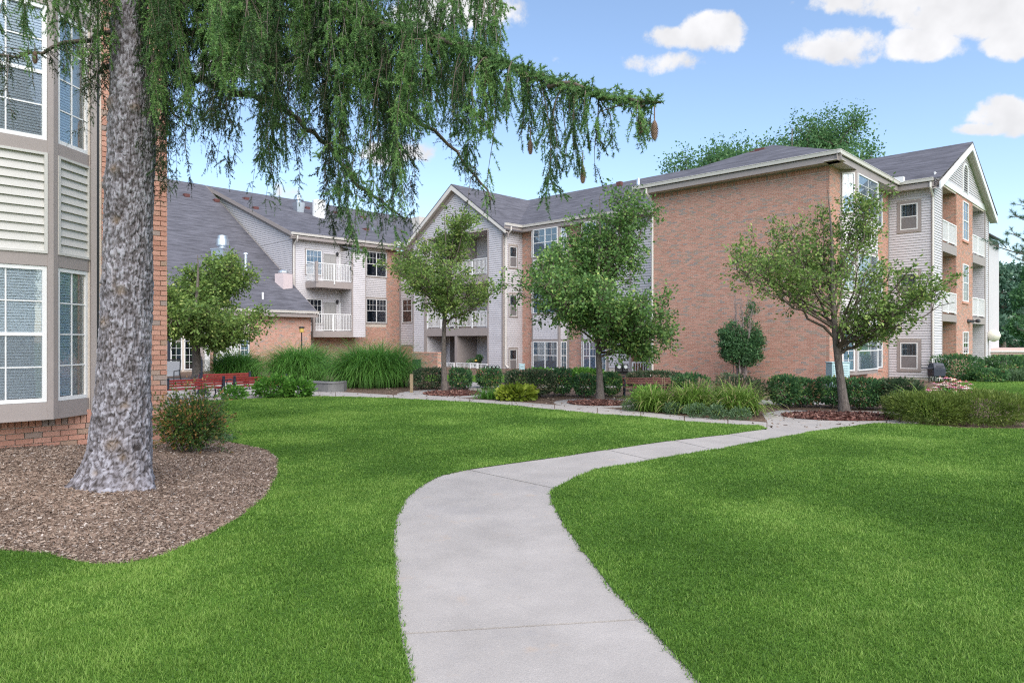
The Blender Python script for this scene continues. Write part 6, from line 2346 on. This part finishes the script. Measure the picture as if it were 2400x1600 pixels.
for i, (x0, x1, y0, yb) in enumerate(((1462, 1500, 938, 964), (1560, 1610, 945, 972), (1612, 1668, 948, 980), (1668, 1708, 950, 984), (1716, 1768, 958, 985))):
    shrub('catmint', ('small grey green catmint at the far left of the lily bed', 'catmint tuft under the first daylily clump', 'rounded catmint before the middle daylilies', 'catmint spilling over the path edge', 'catmint at the right tip of the lily bed')[i],
          x0, x1, y0, yb, 700, .045, M_sage, 70 + i, .5, 'plant', boxy=.1, stems=False, fuzz=.06, openbase=.0, group='catmint edging the lily bed')
# spent flower stalks
rng_ = np.random.default_rng(5)
st_root = empty('flower_stalks', G(1640, 955), 'thin brown spent flower stalks above the daylilies', 'plant')
tb = []
for i in range(46):
    x = rng_.choice([1545, 1620, 1640, 1655, 1720, 1730]) + rng_.normal(0, 16)
    p = np.array(G(x, 955 + rng_.uniform(-4, 8)))
    q = p + np.array([rng_.normal(0, .08), rng_.normal(0, .08), rng_.uniform(.55, .85)])
    tb.append((bez(p, (p + q) / 2 + rng_.normal(0, .03, 3), q, 4), np.array([.007, .006, .006, .012])))
tubes_to_mesh('stalks', tb, M_wood, st_root, 4)['kind'] = 'stuff'
# coneflowers
cf = empty('coneflower_clump', G(2230, 925), 'clump of pink and cream coneflowers behind the yew', 'flowers')
V, T, hd, stx, lv = [], [], MB(), [], []
for i in range(95):
    x = rng_.uniform(2172, 2275)
    Yp = rng_.uniform(15.6, 18.2)
    ytop = np.interp(x, [2172, 2200, 2230, 2275], [915, 893, 893, 905]) + rng_.uniform(-10, 22)
    p = Vector(P3(x, ytop, Yp))
    stx.append((np.array([[p.x + rng_.normal(0, .05), p.y, 0], [p.x, p.y, p.z * .5], list(p)]), np.array([.006, .005, .004])))
    hd.lathe((p.x, p.y, p.z - .005), [(.005, -.01), (.022, .0), (.018, .02), (.004, .028)], 7)
    tone = min(1, max(0, rng_.choice([.1, .3, .45, .65, .8, .92]) + rng_.normal(0, .04)))
    k = 11
    for j in range(k):
        a = 2 * math.pi * j / k
        d, s = Vector((math.cos(a), math.sin(a), -.35)), Vector((-math.sin(a), math.cos(a), 0)) * .013
        V += [p + d * .018 - s * .6, p + d * .07 - s, p + d * .078 + s * .2, p + d * .018 + s * .6]
        T += [tone] * 4
    for j in range(4):
        lv.append((p.x + rng_.normal(0, .06), p.y + rng_.normal(0, .06), p.z * rng_.uniform(.2, .92)))
np_mesh('petals', [tuple(v) for v in V], np.arange(len(V)).reshape(-1, 4), M_petal, cf, tint=T)
hd.build('flower_heads', M_conehead, cf)
tubes_to_mesh('stems', stx, M_twig, cf, 3)
lv = np.array(lv)
v, f = leaf_quads(lv, np.full(len(lv), .12), rng_, .2, .4)
np_mesh('foliage', v, f, M_bright, cf, tint=np.repeat(np.clip(rng_.normal(.35, .15, len(lv)), 0, 1), 4))
# the yew by the brick wall: green below, bare tops
yb_ = G(1738, 899)
yw = empty('columnar_yew', yb_, 'upright dark yew with bare grey tops against the brick wall', 'shrub')
s_ = yb_[1] / F
rng_ = np.random.default_rng(9)
tb = []
for i in range(26):
    x = rng_.normal(0, 7)
    top_ = rng_.uniform(120, 232)
    sx_ = rng_.choice([-1, 1]) * rng_.uniform(2, 30)
    a = np.array([yb_[0] + x * s_ * .8, yb_[1] + rng_.normal(0, .12), 0])
    b = np.array([yb_[0] + (x + sx_) * s_, yb_[1] + rng_.normal(0, .3), top_ * s_])
    tb.append((bez(a, np.array([(a[0] * .6 + b[0] * .4), (a[1] + b[1]) / 2, b[2] * .6]), b, 8) + rng_.normal(0, .015, (8, 3)), (.05 if i < 8 else .022) * np.linspace(1, .14, 8)))
    if top_ > 170:
        for k in range(8):
            t = rng_.uniform(.6, 1)
            q = a + (b - a) * t
            e_ = q + np.array([rng_.normal(0, .12), rng_.normal(0, .1), rng_.uniform(.1, .45)])
            tb.append((np.stack([q, (q + e_) / 2, e_]), np.array([.010, .006, .003])))
tubes_to_mesh('stems', tb, M_deadwood, yw, 5)
c = []
for (ox, oz, rx, rz, n) in ((-22, 82, 26, 36, 1500), (18, 78, 28, 38, 1500), (-34, 112, 16, 20, 500), (4, 60, 20, 24, 800), (34, 108, 15, 20, 450), (-4, 105, 22, 26, 700), (10, 150, 8, 18, 90), (26, 176, 12, 16, 130), (-46, 92, 8, 7, 90), (46, 96, 9, 7, 90), (-40, 66, 8, 8, 80), (40, 62, 8, 8, 80), (-26, 138, 7, 9, 70), (30, 132, 7, 9, 60), (-48, 118, 6, 8, 60), (-12, 128, 8, 8, 70)):
    d = rand_dirs(n, rng_) * (rng_.random((n, 1)) ** .35)
    c.append(np.stack([yb_[0] + (ox + d[:, 0] * rx) * s_, yb_[1] + d[:, 1] * .55, (oz + d[:, 2] * rz) * s_], 1))
c = np.concatenate(c + c) + rng_.normal(0, .05, (2 * sum(len(q) for q in c), 3))
v, f = leaf_quads(c, rng_.uniform(.08, .17, len(c)), rng_, 0, .34, np.tile([0, 0, .6], (len(c), 1)) + rand_dirs(len(c), rng_))
np_mesh('foliage', v, f, M_hedge, yw, tint=np.repeat(np.clip(rng_.normal(.25, .2, len(c)), 0, .9), 4))

# ------------------------------------------------------------------ benches
def make_bench(label, group, plank, wid, hs=.34, hbk=.64, n_seat=4, n_back=3):
    root = empty('park_bench', (0, 0, 0), label, 'bench', group)
    mb0 = MB()
    dep = .46
    for i in range(n_seat):
        y = -dep / 2 + i * dep / n_seat
        b = MB()
        b.box(-wid / 2, wid / 2, y + .008, y + dep / n_seat - .008, hs - .035 - .01 * (i / n_seat), hs - .01 * (i / n_seat))
        b.build('slat', plank, root, local=True, bevel=.006)
    for i in range(n_back):
        z0 = hs + .06 + i * (hbk - hs - .06) / n_back
        z1 = z0 + (hbk - hs - .06) / n_back - .016
        yo = dep / 2 - .02 + .22 * (z0 - hs)
        yo1 = dep / 2 - .02 + .22 * (z1 - hs)
        b = MB()
        b.hexa([(-wid / 2, yo, z0), (wid / 2, yo, z0), (wid / 2, yo + .035, z0), (-wid / 2, yo + .035, z0),
                (-wid / 2, yo1, z1), (wid / 2, yo1, z1), (wid / 2, yo1 + .035, z1), (-wid / 2, yo1 + .035, z1)])
        b.build('slat', plank, root, local=True, bevel=.006)
    for sx in (-1, 1):
        x = sx * (wid / 2 - .05)
        fr = MB()
        yb = dep / 2
        fr.tube([(x, -dep / 2 - .02, 0), (x, -dep / 2 + .06, .12), (x, -dep / 2 + .02, hs - .05)], [.025, .02, .024], 6)
        fr.tube([(x, yb + .1, 0), (x, yb - .02, .14), (x, yb - .02, hs - .04), (x, yb + .06 + .2 * (hbk - hs), hbk + .02)], [.026, .022, .026, .028], 6)
        fr.tube([(x, -dep / 2, hs - .05), (x, 0, hs - .075), (x, yb, hs - .05)], .02, 6)
        fr.tube([(x, -dep / 2 + .05, .14), (x, 0, .18), (x, yb - .02, .15)], .014, 6)
        fr.tube([(x, -dep / 2 + .02, hs - .05), (x, -dep / 2 - .04, hs + .09), (x, -dep / 2 + .02, hs + .2), (x, 0, hs + .22), (x, yb + .05, hs + .2)], .019, 6)
        fr.box(x - .035, x + .035, yb + .02 + .04, yb + .08 + .04, hs, hbk + .04)
        fr.build('end_frame', M_navy, root, local=True)
    return root


RBG = 'red slatted benches on the patio'
def place(o, p, rz):
    o.location = p
    o.rotation_euler = (0, 0, rz)
    ORG[o.name] = Vector(p)


bn = make_bench('red slatted bench half hidden by the brick pier', RBG, M_redplank, 1.9)
place(bn, (G(440, 935)[0], G(440, 935)[1] + .25, 0), math.radians(52 + 180))
b2 = copy_tree(bn)
b2['label'] = 'red slatted bench behind the bright green bush, seen from its back'
place(b2, G(601, 925), math.radians(46 + 180))
b3 = copy_tree(bn)
b3['label'] = 'farthest red slatted bench in front of the pear trunk'
place(b3, G(521, 914), math.radians(44 + 180))
b4 = make_bench('maroon slatted bench facing the path beside the dense pear tree', None, M_brownplank, 1.78, .34, .62, 4, 4)
place(b4, (G(1528, 931)[0], G(1528, 931)[1] + .25, 0), math.radians(-4))

# ------------------------------------------------------------------ patio and courtyard furniture
p = G(473, 922)
us = empty('umbrella_stand', (p[0], p[1], 0), 'black umbrella stand with bare pole beside the red bench', 'umbrella stand')
mb = MB()
mb.lathe((p[0], p[1], 0), [(.24, 0), (.25, .03), (.14, .07), (.13, .26), (.15, .28), (.05, .3)], 18)
mb.build('base', M_black, us)
mb = MB()
mb.tube([(p[0], p[1], .28), (p[0], p[1], 1.15)], .03, 10)
mb.tube([(p[0], p[1], 1.13), (p[0], p[1], 1.3)], .016, 8)
mb.build('pole', M_navy, us)
p = G(400, 905)
pc = empty('patio_chair', (p[0], p[1], 0), 'patio chair with grey sling back and black frame by the french doors', 'chair')
mb = MB()
mb.box(p[0] - .32, p[0] + .26, p[1] + .2, p[1] + .24, .45, 1.0)
mb.box(p[0] - .32, p[0] + .26, p[1] - .3, p[1] + .2, .42, .46)
mb.build('sling', M_chairgrey, pc)
mb = MB()
for sx in (-.34, .28):
    x = p[0] + sx
    mb.tube([(x, p[1] - .35, 0), (x, p[1] - .3, .62), (x, p[1] + .2, .64)], .022, 6)
    mb.tube([(x, p[1] + .36, 0), (x, p[1] + .18, .5), (x, p[1] + .26, 1.05)], .024, 6)
mb.tube([(p[0] - .34, p[1] + .26, 1.05), (p[0] + .28, p[1] + .26, 1.05)], .026, 6)
mb.build('frame', M_black, pc)
# curved concrete ledge
lg = empty('concrete_ledge', G(750, 912), 'low curved grey concrete ledge by the fountain grass', 'ledge')
mb = MB()
ring_f, ring_b = [], []
for i in range(13):
    t = i / 12
    x = 694 + 112 * t
    q = G(x, 914 + 5 * math.sin(t * math.pi * .5) - 9 * max(0, t - .72))
    ring_f.append(q)
    ring_b.append((q[0], q[1] + .45, 0))
for i in range(12):
    a, b, c, d = ring_f[i], ring_f[i + 1], ring_b[i + 1], ring_b[i]
    mb.hexa([(a[0], a[1], -.05), (b[0], b[1], -.05), (c[0], c[1], -.05), (d[0], d[1], -.05), (a[0], a[1], .30), (b[0], b[1], .30), (c[0], c[1], .30), (d[0], d[1], .30)], skip=(3, 5) if 0 < i < 11 else ())
mb.build('wall', M_concrete_dark, lg)
mb = MB()
for i in range(12):
    a, b, c, d = ring_f[i], ring_f[i + 1], ring_b[i + 1], ring_b[i]
    k = .03
    mb.hexa([(a[0], a[1] - k, .302), (b[0], b[1] - k, .302), (c[0], c[1], .302), (d[0], d[1], .302), (a[0], a[1] - k, .35), (b[0], b[1] - k, .35), (c[0], c[1], .35), (d[0], d[1], .35)], skip=(3, 5) if 0 < i < 11 else ())
mb.build('coping', M_concrete_dark, lg)
p = G(964, 919)
po = empty('wooden_post', p, 'short weathered wooden post at the edge of the fountain grass', 'post')
mb = MB()
mb.box(p[0] - .055, p[0] + .055, p[1], p[1] + .11, -.05, .64)
mb.build('post', M_wood, po, bevel=.008)
# path light on a thin pole
pl = G(707, 880)
lp = empty('pole_lamp', (pl[0], pl[1], 0), 'small amber lamp with black cap on a thin pole before the clubhouse', 'lamp')
s_ = pl[1] / F
za, zb_ = H + (800 - 779) * s_, H + (800 - 769) * s_
mb = MB()
mb.tube([(pl[0], pl[1], 0), (pl[0], pl[1], za)], .03, 8)
mb.build('pole', M_black, lp)
mb = MB()
mb.lathe((pl[0], pl[1], za), [(.07, 0), (.12, .02), (.12, zb_ - za)], 12)
mb.build('lens', M_amber, lp)
mb = MB()
mb.lathe((pl[0], pl[1], zb_), [(.15, 0), (.16, .02), (.15, .07), (.03, .10)], 12)
mb.build('cap', M_black, lp)
# screen wall and green utility box
wS = WU(*(lambda q: (q[0] * CT - q[1] * ST, q[0] * ST + q[1] * CT))(P3(966, 800, 41.0)))
q1 = wS.S(1026)
sw = empty('brick_screen_wall', wS.P(0, 0), 'low brick screen wall left of the white porch railing', 'wall')
zt = wS.Z(1000, 825)
MB().wbox(wS, 0, q1, -.05, zt - .07, -.25, 0).build('core', M_mortar, sw)
bricks(sw, wS, [(0, q1, 0, zt - .08)])
wS2 = Wall(wS.p[0] + q1, wS.p[1], (0, 1), (1, 0))
bricks(sw, wS2, [(0, .25, 0, zt - .08)])
MB().wbox(wS, -.03, q1 + .03, zt - .07, zt, -.28, .03).build('coping', M_brick, sw)


def cabinet(name, label, x0, x1, y0, Y, m, cat, louv=False):
    a, b = P3(x0, y0, Y), P3(x1, y0, Y)
    root = empty(name, ((a[0] + b[0]) / 2, Y, 0), label, cat)
    w_ = b[0] - a[0]
    mb = MB()
    mb.box(a[0], b[0], Y, Y + w_ * .8, 0, a[2] - .04)
    mb.build('body', m, root, bevel=.02)
    mb = MB()
    mb.box(a[0] - .02, b[0] + .02, Y - .02, Y + w_ * .8 + .02, a[2] - .04, a[2])
    mb.build('lid', m, root, bevel=.015)
    if louv:
        mb = MB()
        n = int((a[2] - .15) / .07)
        for i in range(n):
            z = .1 + i * .07
            mb.hexa([(a[0] + .05, Y - .03, z), (b[0] - .05, Y - .03, z), (b[0] - .05, Y, z), (a[0] + .05, Y, z), (a[0] + .05, Y - .004, z + .045), (b[0] - .05, Y - .004, z + .045), (b[0] - .05, Y, z + .045), (a[0] + .05, Y, z + .045)])
        mb.build('louvre', m, root)
    return root


cabinet('utility_box', 'dark green utility box beside the big fountain grass', 966, 985, 842, 30.5, M_greenbox, 'utility box')
cabinet('condenser_unit', 'small pale teal air conditioner against the tower corner', 1217, 1230, 852, 43.0, M_teal, 'air conditioner', True)
cabinet('condenser_unit', 'tall pale teal air conditioner behind the forked pear trunk', 1950, 1992, 848, 27.3, M_teal, 'air conditioner', True)


def meters(label, x0, x1, y0, y1, Y, n):
    a, b = P3(x0, y0, Y), P3(x1, y1, Y)
    root = empty('meter_bank', ((a[0] + b[0]) / 2, Y, 0), label, 'electric meters')
    mb = MB()
    w_ = (b[0] - a[0]) / n
    for i in range(n):
        mb.box(a[0] + i * w_ + .02, a[0] + (i + 1) * w_ - .02, Y, Y + .22, b[2], a[2])
    mb.box(a[0], b[0], Y + .2, Y + .25, b[2] - .15, a[2] - .05)
    for x in (a[0] + .1, b[0] - .1):
        mb.box(x - .03, x + .03, Y + .22, Y + .28, -.05, b[2] + .1)
    mb.build('meter_box', M_black, root, bevel=.02)
    mb = MB()
    for i in range(n):
        cx = a[0] + (i + .5) * w_
        r = min(w_, a[2] - b[2]) * .32
        pts = [(cx, Y - .07, a[2] - r * 1.3), (cx, Y + .01, a[2] - r * 1.3)]
        mb.tube(pts, [r * .85, r], 12)
    mb.build('meter_dial', M_metal, root)
    return root


meters('pair of black electric meters left of the dark porch door', 1443, 1474, 853, 871, 36.0, 2)
meters('row of dark electric meters behind the small tapering hedge', 1134, 1171, 856, 867, 38.0, 4)
# potted plant on the ground-floor porch
p = wC.P(wC.S(1105), 0, -.6)
pp = empty('potted_plant', (p[0], p[1], 0), 'potted topiary with a yellow bloom on the ground floor porch', 'plant')
s_ = p[1] / F
mb = MB()
mb.lathe((p[0], p[1], 0), [(.16, 0), (.24, .4), (.26, .42), (.2, .4)], 14)
mb.build('pot', M_black, pp)
mb = MB()
ztp = H + (800 - 838) * s_
mb.tube([(p[0], p[1], .35), (p[0], p[1], ztp)], .02, 6)
mb.build('stem', M_twig, pp)
rng_ = np.random.default_rng(4)
c = np.array([p[0] + .1, p[1], ztp]) + rand_dirs(500, rng_) * np.array([.27, .27, .25]) * rng_.uniform(.6, 1, (500, 1))
c2 = np.array([p[0] - .3, p[1], ztp - .35]) + rand_dirs(500, rng_) * np.array([.5, .3, .28])
c = np.concatenate([c, c2])
v, f = leaf_quads(c, np.full(len(c), .1), rng_)
np_mesh('foliage', v, f, M_hedge, pp, tint=np.repeat(np.clip(rng_.normal(.5, .2, len(c)), 0, .9), 4))
mb = MB()
mb.lathe((p[0] - .12, p[1] - .3, ztp - .2), [(.02, -.08), (.09, -.03), (.1, .03), (.03, .08)], 9)
mb.build('bloom', M_amber, pp)
# barbecue grill and a wire chair by the big clipped hedge
p = G(2203, 897)
bg = empty('barbecue_grill', p, 'black barbecue grill cart beside the big clipped hedge', 'grill')
s_ = p[1] / F
mb = MB()
x0, x1 = p[0] - 14 * s_, p[0] + 14 * s_
mb.box(x0, x1, p[1], p[1] + .5, .28, .62)
mb.hexa([(x0, p[1], .62), (x1, p[1], .62), (x1, p[1] + .5, .62), (x0, p[1] + .5, .62), (x0 + .04, p[1] + .12, .86), (x1 - .04, p[1] + .12, .86), (x1 - .04, p[1] + .42, .86), (x0 + .04, p[1] + .42, .86)])
mb.box(x0 - .3, x0, p[1] + .05, p[1] + .45, .6, .64)
mb.build('firebox', M_navy, bg, bevel=.02)
mb = MB()
for x in (x0 + .05, x1 - .05):
    for y in (p[1] + .05, p[1] + .45):
        mb.tube([(x, y, 0), (x, y, .3)], .025, 6)
mb.tube([(x0 + .08, p[1] - .05, .72), (x1 - .08, p[1] - .05, .72)], .02, 6)
mb.build('legs', M_black, bg)
p = G(2222, 893)
wc = empty('wire_chair', p, 'white wire garden chair behind the barbecue grill', 'chair')
mb = MB()
for i in range(9):
    an = math.pi * i / 8
    x, y = p[0] + .36 * math.cos(an), p[1] + .5 + .3 * math.sin(an)
    mb.tube([(x, y, .4), (x * 1.0, y + .04, .95)], .013, 5)
mb.tube([(p[0] + .36 * math.cos(math.pi * i / 10), p[1] + .54 + .3 * math.sin(math.pi * i / 10), .95 + .06 * math.sin(math.pi * i / 10)) for i in range(11)], .018, 6)
mb.build('backrest', M_white, wc)
mb = MB()
mb.lathe((p[0], p[1] + .45, .4), [(.02, 0), (.36, 0), (.36, .03), (.02, .03)], 16)
mb.build('seat', M_white, wc)
mb = MB()
for dx, dy in ((-.28, .2), (.28, .2), (-.28, .7), (.28, .7)):
    mb.tube([(p[0] + dx, p[1] + dy, 0), (p[0] + dx * .9, p[1] + .45 + (dy - .45) * .8, .4)], .017, 5)
mb.build('legs', M_white, wc)
# concrete stepping stones to the porch
for i, (x0, x1, y0, y1, lb) in enumerate(((1098, 1128, 897, 912, 'square stepping slab leading between two hedges'), (1164, 1186, 902, 912, 'stepping slab right of the small tapering hedge'))):
    ss = empty('stepping_slab', (*G((x0 + x1) / 2, (y0 + y1) / 2)[:2], 0), lb, 'paver')
    mb = MB()
    mb.slab([(*G(x0, y1)[:2], .03), (*G(x1, y1)[:2], .03), (*G(x1 - 2, y0)[:2], .03), (*G(x0 + 3, y0)[:2], .03)], .06)
    mb.build('stone', M_concrete, ss, bevel=.01)

# ------------------------------------------------------------------ street side, far right
GZ = -0.78
cp = empty('carport', (38, 53, GZ), 'low carport with a pink fascia past the right gable', 'carport')
mb = MB()
mb.box(35.0, 52, 52.6, 58, .82, 1.30)
mb.build('roof', M_pinkroof, cp)
mb = MB()
mb.box(34.9, 52.1, 52.4, 52.58, 1.02, 1.07)
mb.build('fascia_strip', M_white, cp)
for x in (35.4, 41, 47, 51.6):
    for y in (53, 57.5):
        mb = MB()
        mb.box(x - .1, x + .1, y - .1, y + .1, GZ, .82)
        mb.build('post', M_taupe, cp)
car = empty('parked_car', (34.2, 49.5, GZ), 'silver car parked under the carport, mostly behind hedges', 'car')
cx, cy = 33.2, 49.0
mb = MB()
prof = [(-.9, .3), (-.92, .62), (-.86, .82), (.86, .82), (.92, .62), (.9, .3)]
rows = [(0, .55, .74), (.25, .3, .82), (1.2, .28, .92), (1.5, .28, .95), (3.3, .28, .97), (4.2, .3, .9), (4.4, .5, .8)]
ringsv = []
for (dy, zl2, zh) in rows:
    hw = .88 if 0 < dy < 4.4 else .78
    ringsv.append([(cx - hw, cy + dy, GZ + zl2), (cx - hw, cy + dy, GZ + zh - .08), (cx - hw + .08, cy + dy, GZ + zh), (cx + hw - .08, cy + dy, GZ + zh), (cx + hw, cy + dy, GZ + zh - .08), (cx + hw, cy + dy, GZ + zl2)])
for a, b in zip(ringsv, ringsv[1:]):
    for i in range(6):
        mb.face((a[i], a[(i + 1) % 6], b[(i + 1) % 6], b[i]))
mb.face(ringsv[0])
mb.face(ringsv[-1][::-1])
mb.build('body', M_carpaint, car, smooth=False)
mb = MB()
mb.hexa([(cx - .80, cy + 1.25, GZ + .93), (cx + .80, cy + 1.25, GZ + .93), (cx + .80, cy + 4.0, GZ + .93), (cx - .80, cy + 4.0, GZ + .93),
         (cx - .62, cy + 2.0, GZ + 1.42), (cx + .62, cy + 2.0, GZ + 1.42), (cx + .62, cy + 3.4, GZ + 1.42), (cx - .62, cy + 3.4, GZ + 1.42)])
mb.build('windows', M_carglass, car)
MB().box(cx - .63, cx + .63, cy + 2.02, cy + 3.38, GZ + 1.423, GZ + 1.46).build('roof', M_carpaint, car)
for sx in (-.82, .82):
    for dy in (.85, 3.4):
        mb = MB()
        mb.tube([(cx + sx - .1, cy + dy, GZ + .32), (cx + sx + .1, cy + dy, GZ + .32)], .32, 16)
        mb.build('wheel', M_rubber, car)
for sx in (-.6, .6):
    mb = MB()
    mb.box(cx + sx - .18, cx + sx + .18, cy - .01, cy + .12, GZ + .58, GZ + .70)
    mb.build('headlight', M_metal, car)


def leafcloud(name, label, base, blobs, n, size, m, seed, trunk_r=.3, cat='tree', group=None):
    rng = np.random.default_rng(seed)
    root = empty(name, base, label, cat, group)
    c, cl = [], []
    B = np.array(base)
    tb = [(np.stack([B, B + np.array([0, 0, max(b[2] for b in blobs) - base[2]]) * .5, np.array([blobs[0][0], blobs[0][1], max(b[2] for b in blobs)])]), np.array([trunk_r, trunk_r * .6, .05]))]
    for bx, by, bz, r in blobs:
        k = int(n * r * r / sum(q[3] ** 2 for q in blobs))
        d = rand_dirs(k, rng) * (rng.uniform(.35, 1, (k, 1)) ** .5) * r
        d *= (1 + .5 * (fbm(d / r * 2 + bx, 3, seed) - .45))[:, None]
        c.append(np.array([bx, by, bz]) + d * np.array([1, 1, .8]))
        cl.append(np.clip(.4 + 1.2 * (fbm(c[-1] * .9, 3, seed + 1) - .45) + rng.normal(0, .15, k), 0, .95))
        a = np.array([B[0], B[1], base[2] + (bz - base[2]) * .55])
        tb.append((bez(a, (a + np.array([bx, by, bz])) / 2 + np.array([0, 0, -.3]), np.array([bx, by, bz]), 5), trunk_r * .45 * np.linspace(1, .2, 5)))
    c, cl = np.concatenate(c), np.concatenate(cl)
    v, f = leaf_quads(c, rng.uniform(.6, 1.4, len(c)) * size, rng, 0, .5)
    tubes_to_mesh('trunk', tb, M_bark, root, 7)
    np_mesh('crown', v, f, m, root, tint=np.repeat(cl, 4))
    return root


def blob(x, y, Y, rpx):
    p = P3(x, y, Y)
    return (p[0], p[1], p[2], rpx / F * Y)


FG = 'trees beyond the street at far right'
leafcloud('park_tree', 'hazy blue green tree close against the right gable', (G(2350, 860)[0] * 0 + P3(2350, 800, 78)[0], 78, GZ), [blob(2345, 700, 78, 52), blob(2330, 640, 77, 34), blob(2372, 650, 79, 40), blob(2335, 770, 76, 44), blob(2390, 745, 79, 50)], 9000, .42, M_bluegreen, 91, .4, group=FG)
leafcloud('park_tree', 'darker green tree at the very right edge', (P3(2430, 800, 66)[0], 66, GZ), [blob(2425, 700, 66, 48), blob(2400, 765, 65, 34), blob(2450, 780, 66, 52), blob(2440, 640, 67, 40)], 6500, .36, M_locust, 92, .35, group=FG)
leafcloud('park_tree', 'low tree mass behind the carport roof', (P3(2400, 800, 84)[0], 84, GZ), [blob(2330, 795, 84, 34), blob(2380, 800, 84, 34), blob(2440, 790, 84, 46)], 3500, .42, M_bluegreen, 93, .35, group=FG)
# pine whose boughs reach into the picture
pn = empty('pine_tree', (P3(2520, 800, 24)[0], 24, 0), 'long needled pine reaching in from beyond the right edge', 'tree')
pb = Vector(pn.location)
tubes_to_mesh('trunk', [(np.array([[pb.x, 24, -.1], [pb.x + .05, 24, 4], [pb.x, 24.1, 9]]), np.array([.22, .17, .06]))], M_bark, pn, 9)
rng_ = np.random.default_rng(12)
V, T, tbs = [], [], []
for (xe, ye, xs, ys) in ((2345, 580, 2520, 620), (2378, 505, 2520, 560), (2365, 545, 2520, 600), (2395, 610, 2520, 640), (2330, 560 + 15, 2440, 600), (2390, 480, 2520, 500), (2400, 735, 2520, 760), (2385, 770, 2520, 800)):
    a, b = np.array(P3(xs, ys, 24)), np.array(P3(xe, ye, 23.4))
    c = bez(a, (a + b) / 2 + np.array([0, 0, -.15]), b, 7)
    tbs.append((c, np.linspace(.035, .008, 7)))
    for k in range(16):
        t = rng_.uniform(.25, 1) if k else 1
        q = a + (b - a) * t
        e_ = q + np.array([-.25 * rng_.random(), rng_.normal(0, .2), rng_.uniform(-.05, .3)])
        tbs.append((np.stack([q, (q + e_) / 2, e_]), np.array([.009, .007, .005])))
        nn = 70
        d = unit(rand_dirs(nn, rng_) + unit(e_ - q) * .6)
        p_ = q + (e_ - q) * rng_.uniform(.5, 1.05, (nn, 1))
        s = unit(np.cross(d, rand_dirs(nn, rng_))) * .005
        V.append(np.stack([p_ - s, p_ + s, p_ + d * rng_.uniform(.09, .16, (nn, 1))], 1).reshape(-1, 3))
        T.append(np.repeat(np.clip(rng_.normal(.5, .2, nn), 0, .95), 3))
tubes_to_mesh('branches', tbs, M_twig, pn, 4)
V = np.concatenate(V)
np_mesh('needles', V, np.arange(len(V)).reshape(-1, 3), M_bluegreen, pn, tint=np.concatenate(T))
# conifers and a tree behind the viewpoint: seen mirrored in the near windows
for i, (x, y, h_, lb) in enumerate(((21.0, -12, 10, 'conifer behind the viewpoint mirrored in the near windows'),)):
    bl = []
    for k in range(9):
        t = k / 8
        r = (1 - t) * h_ * .22 + .25
        bl.append((x + .4 * r * math.cos(k * 2.4), y + .4 * r * math.sin(k * 2.4), h_ * (.14 + .84 * t), r))
    leafcloud('conifer', lb, (x, y, 0), bl, 5000, .22, M_needle, 100 + i, .22)
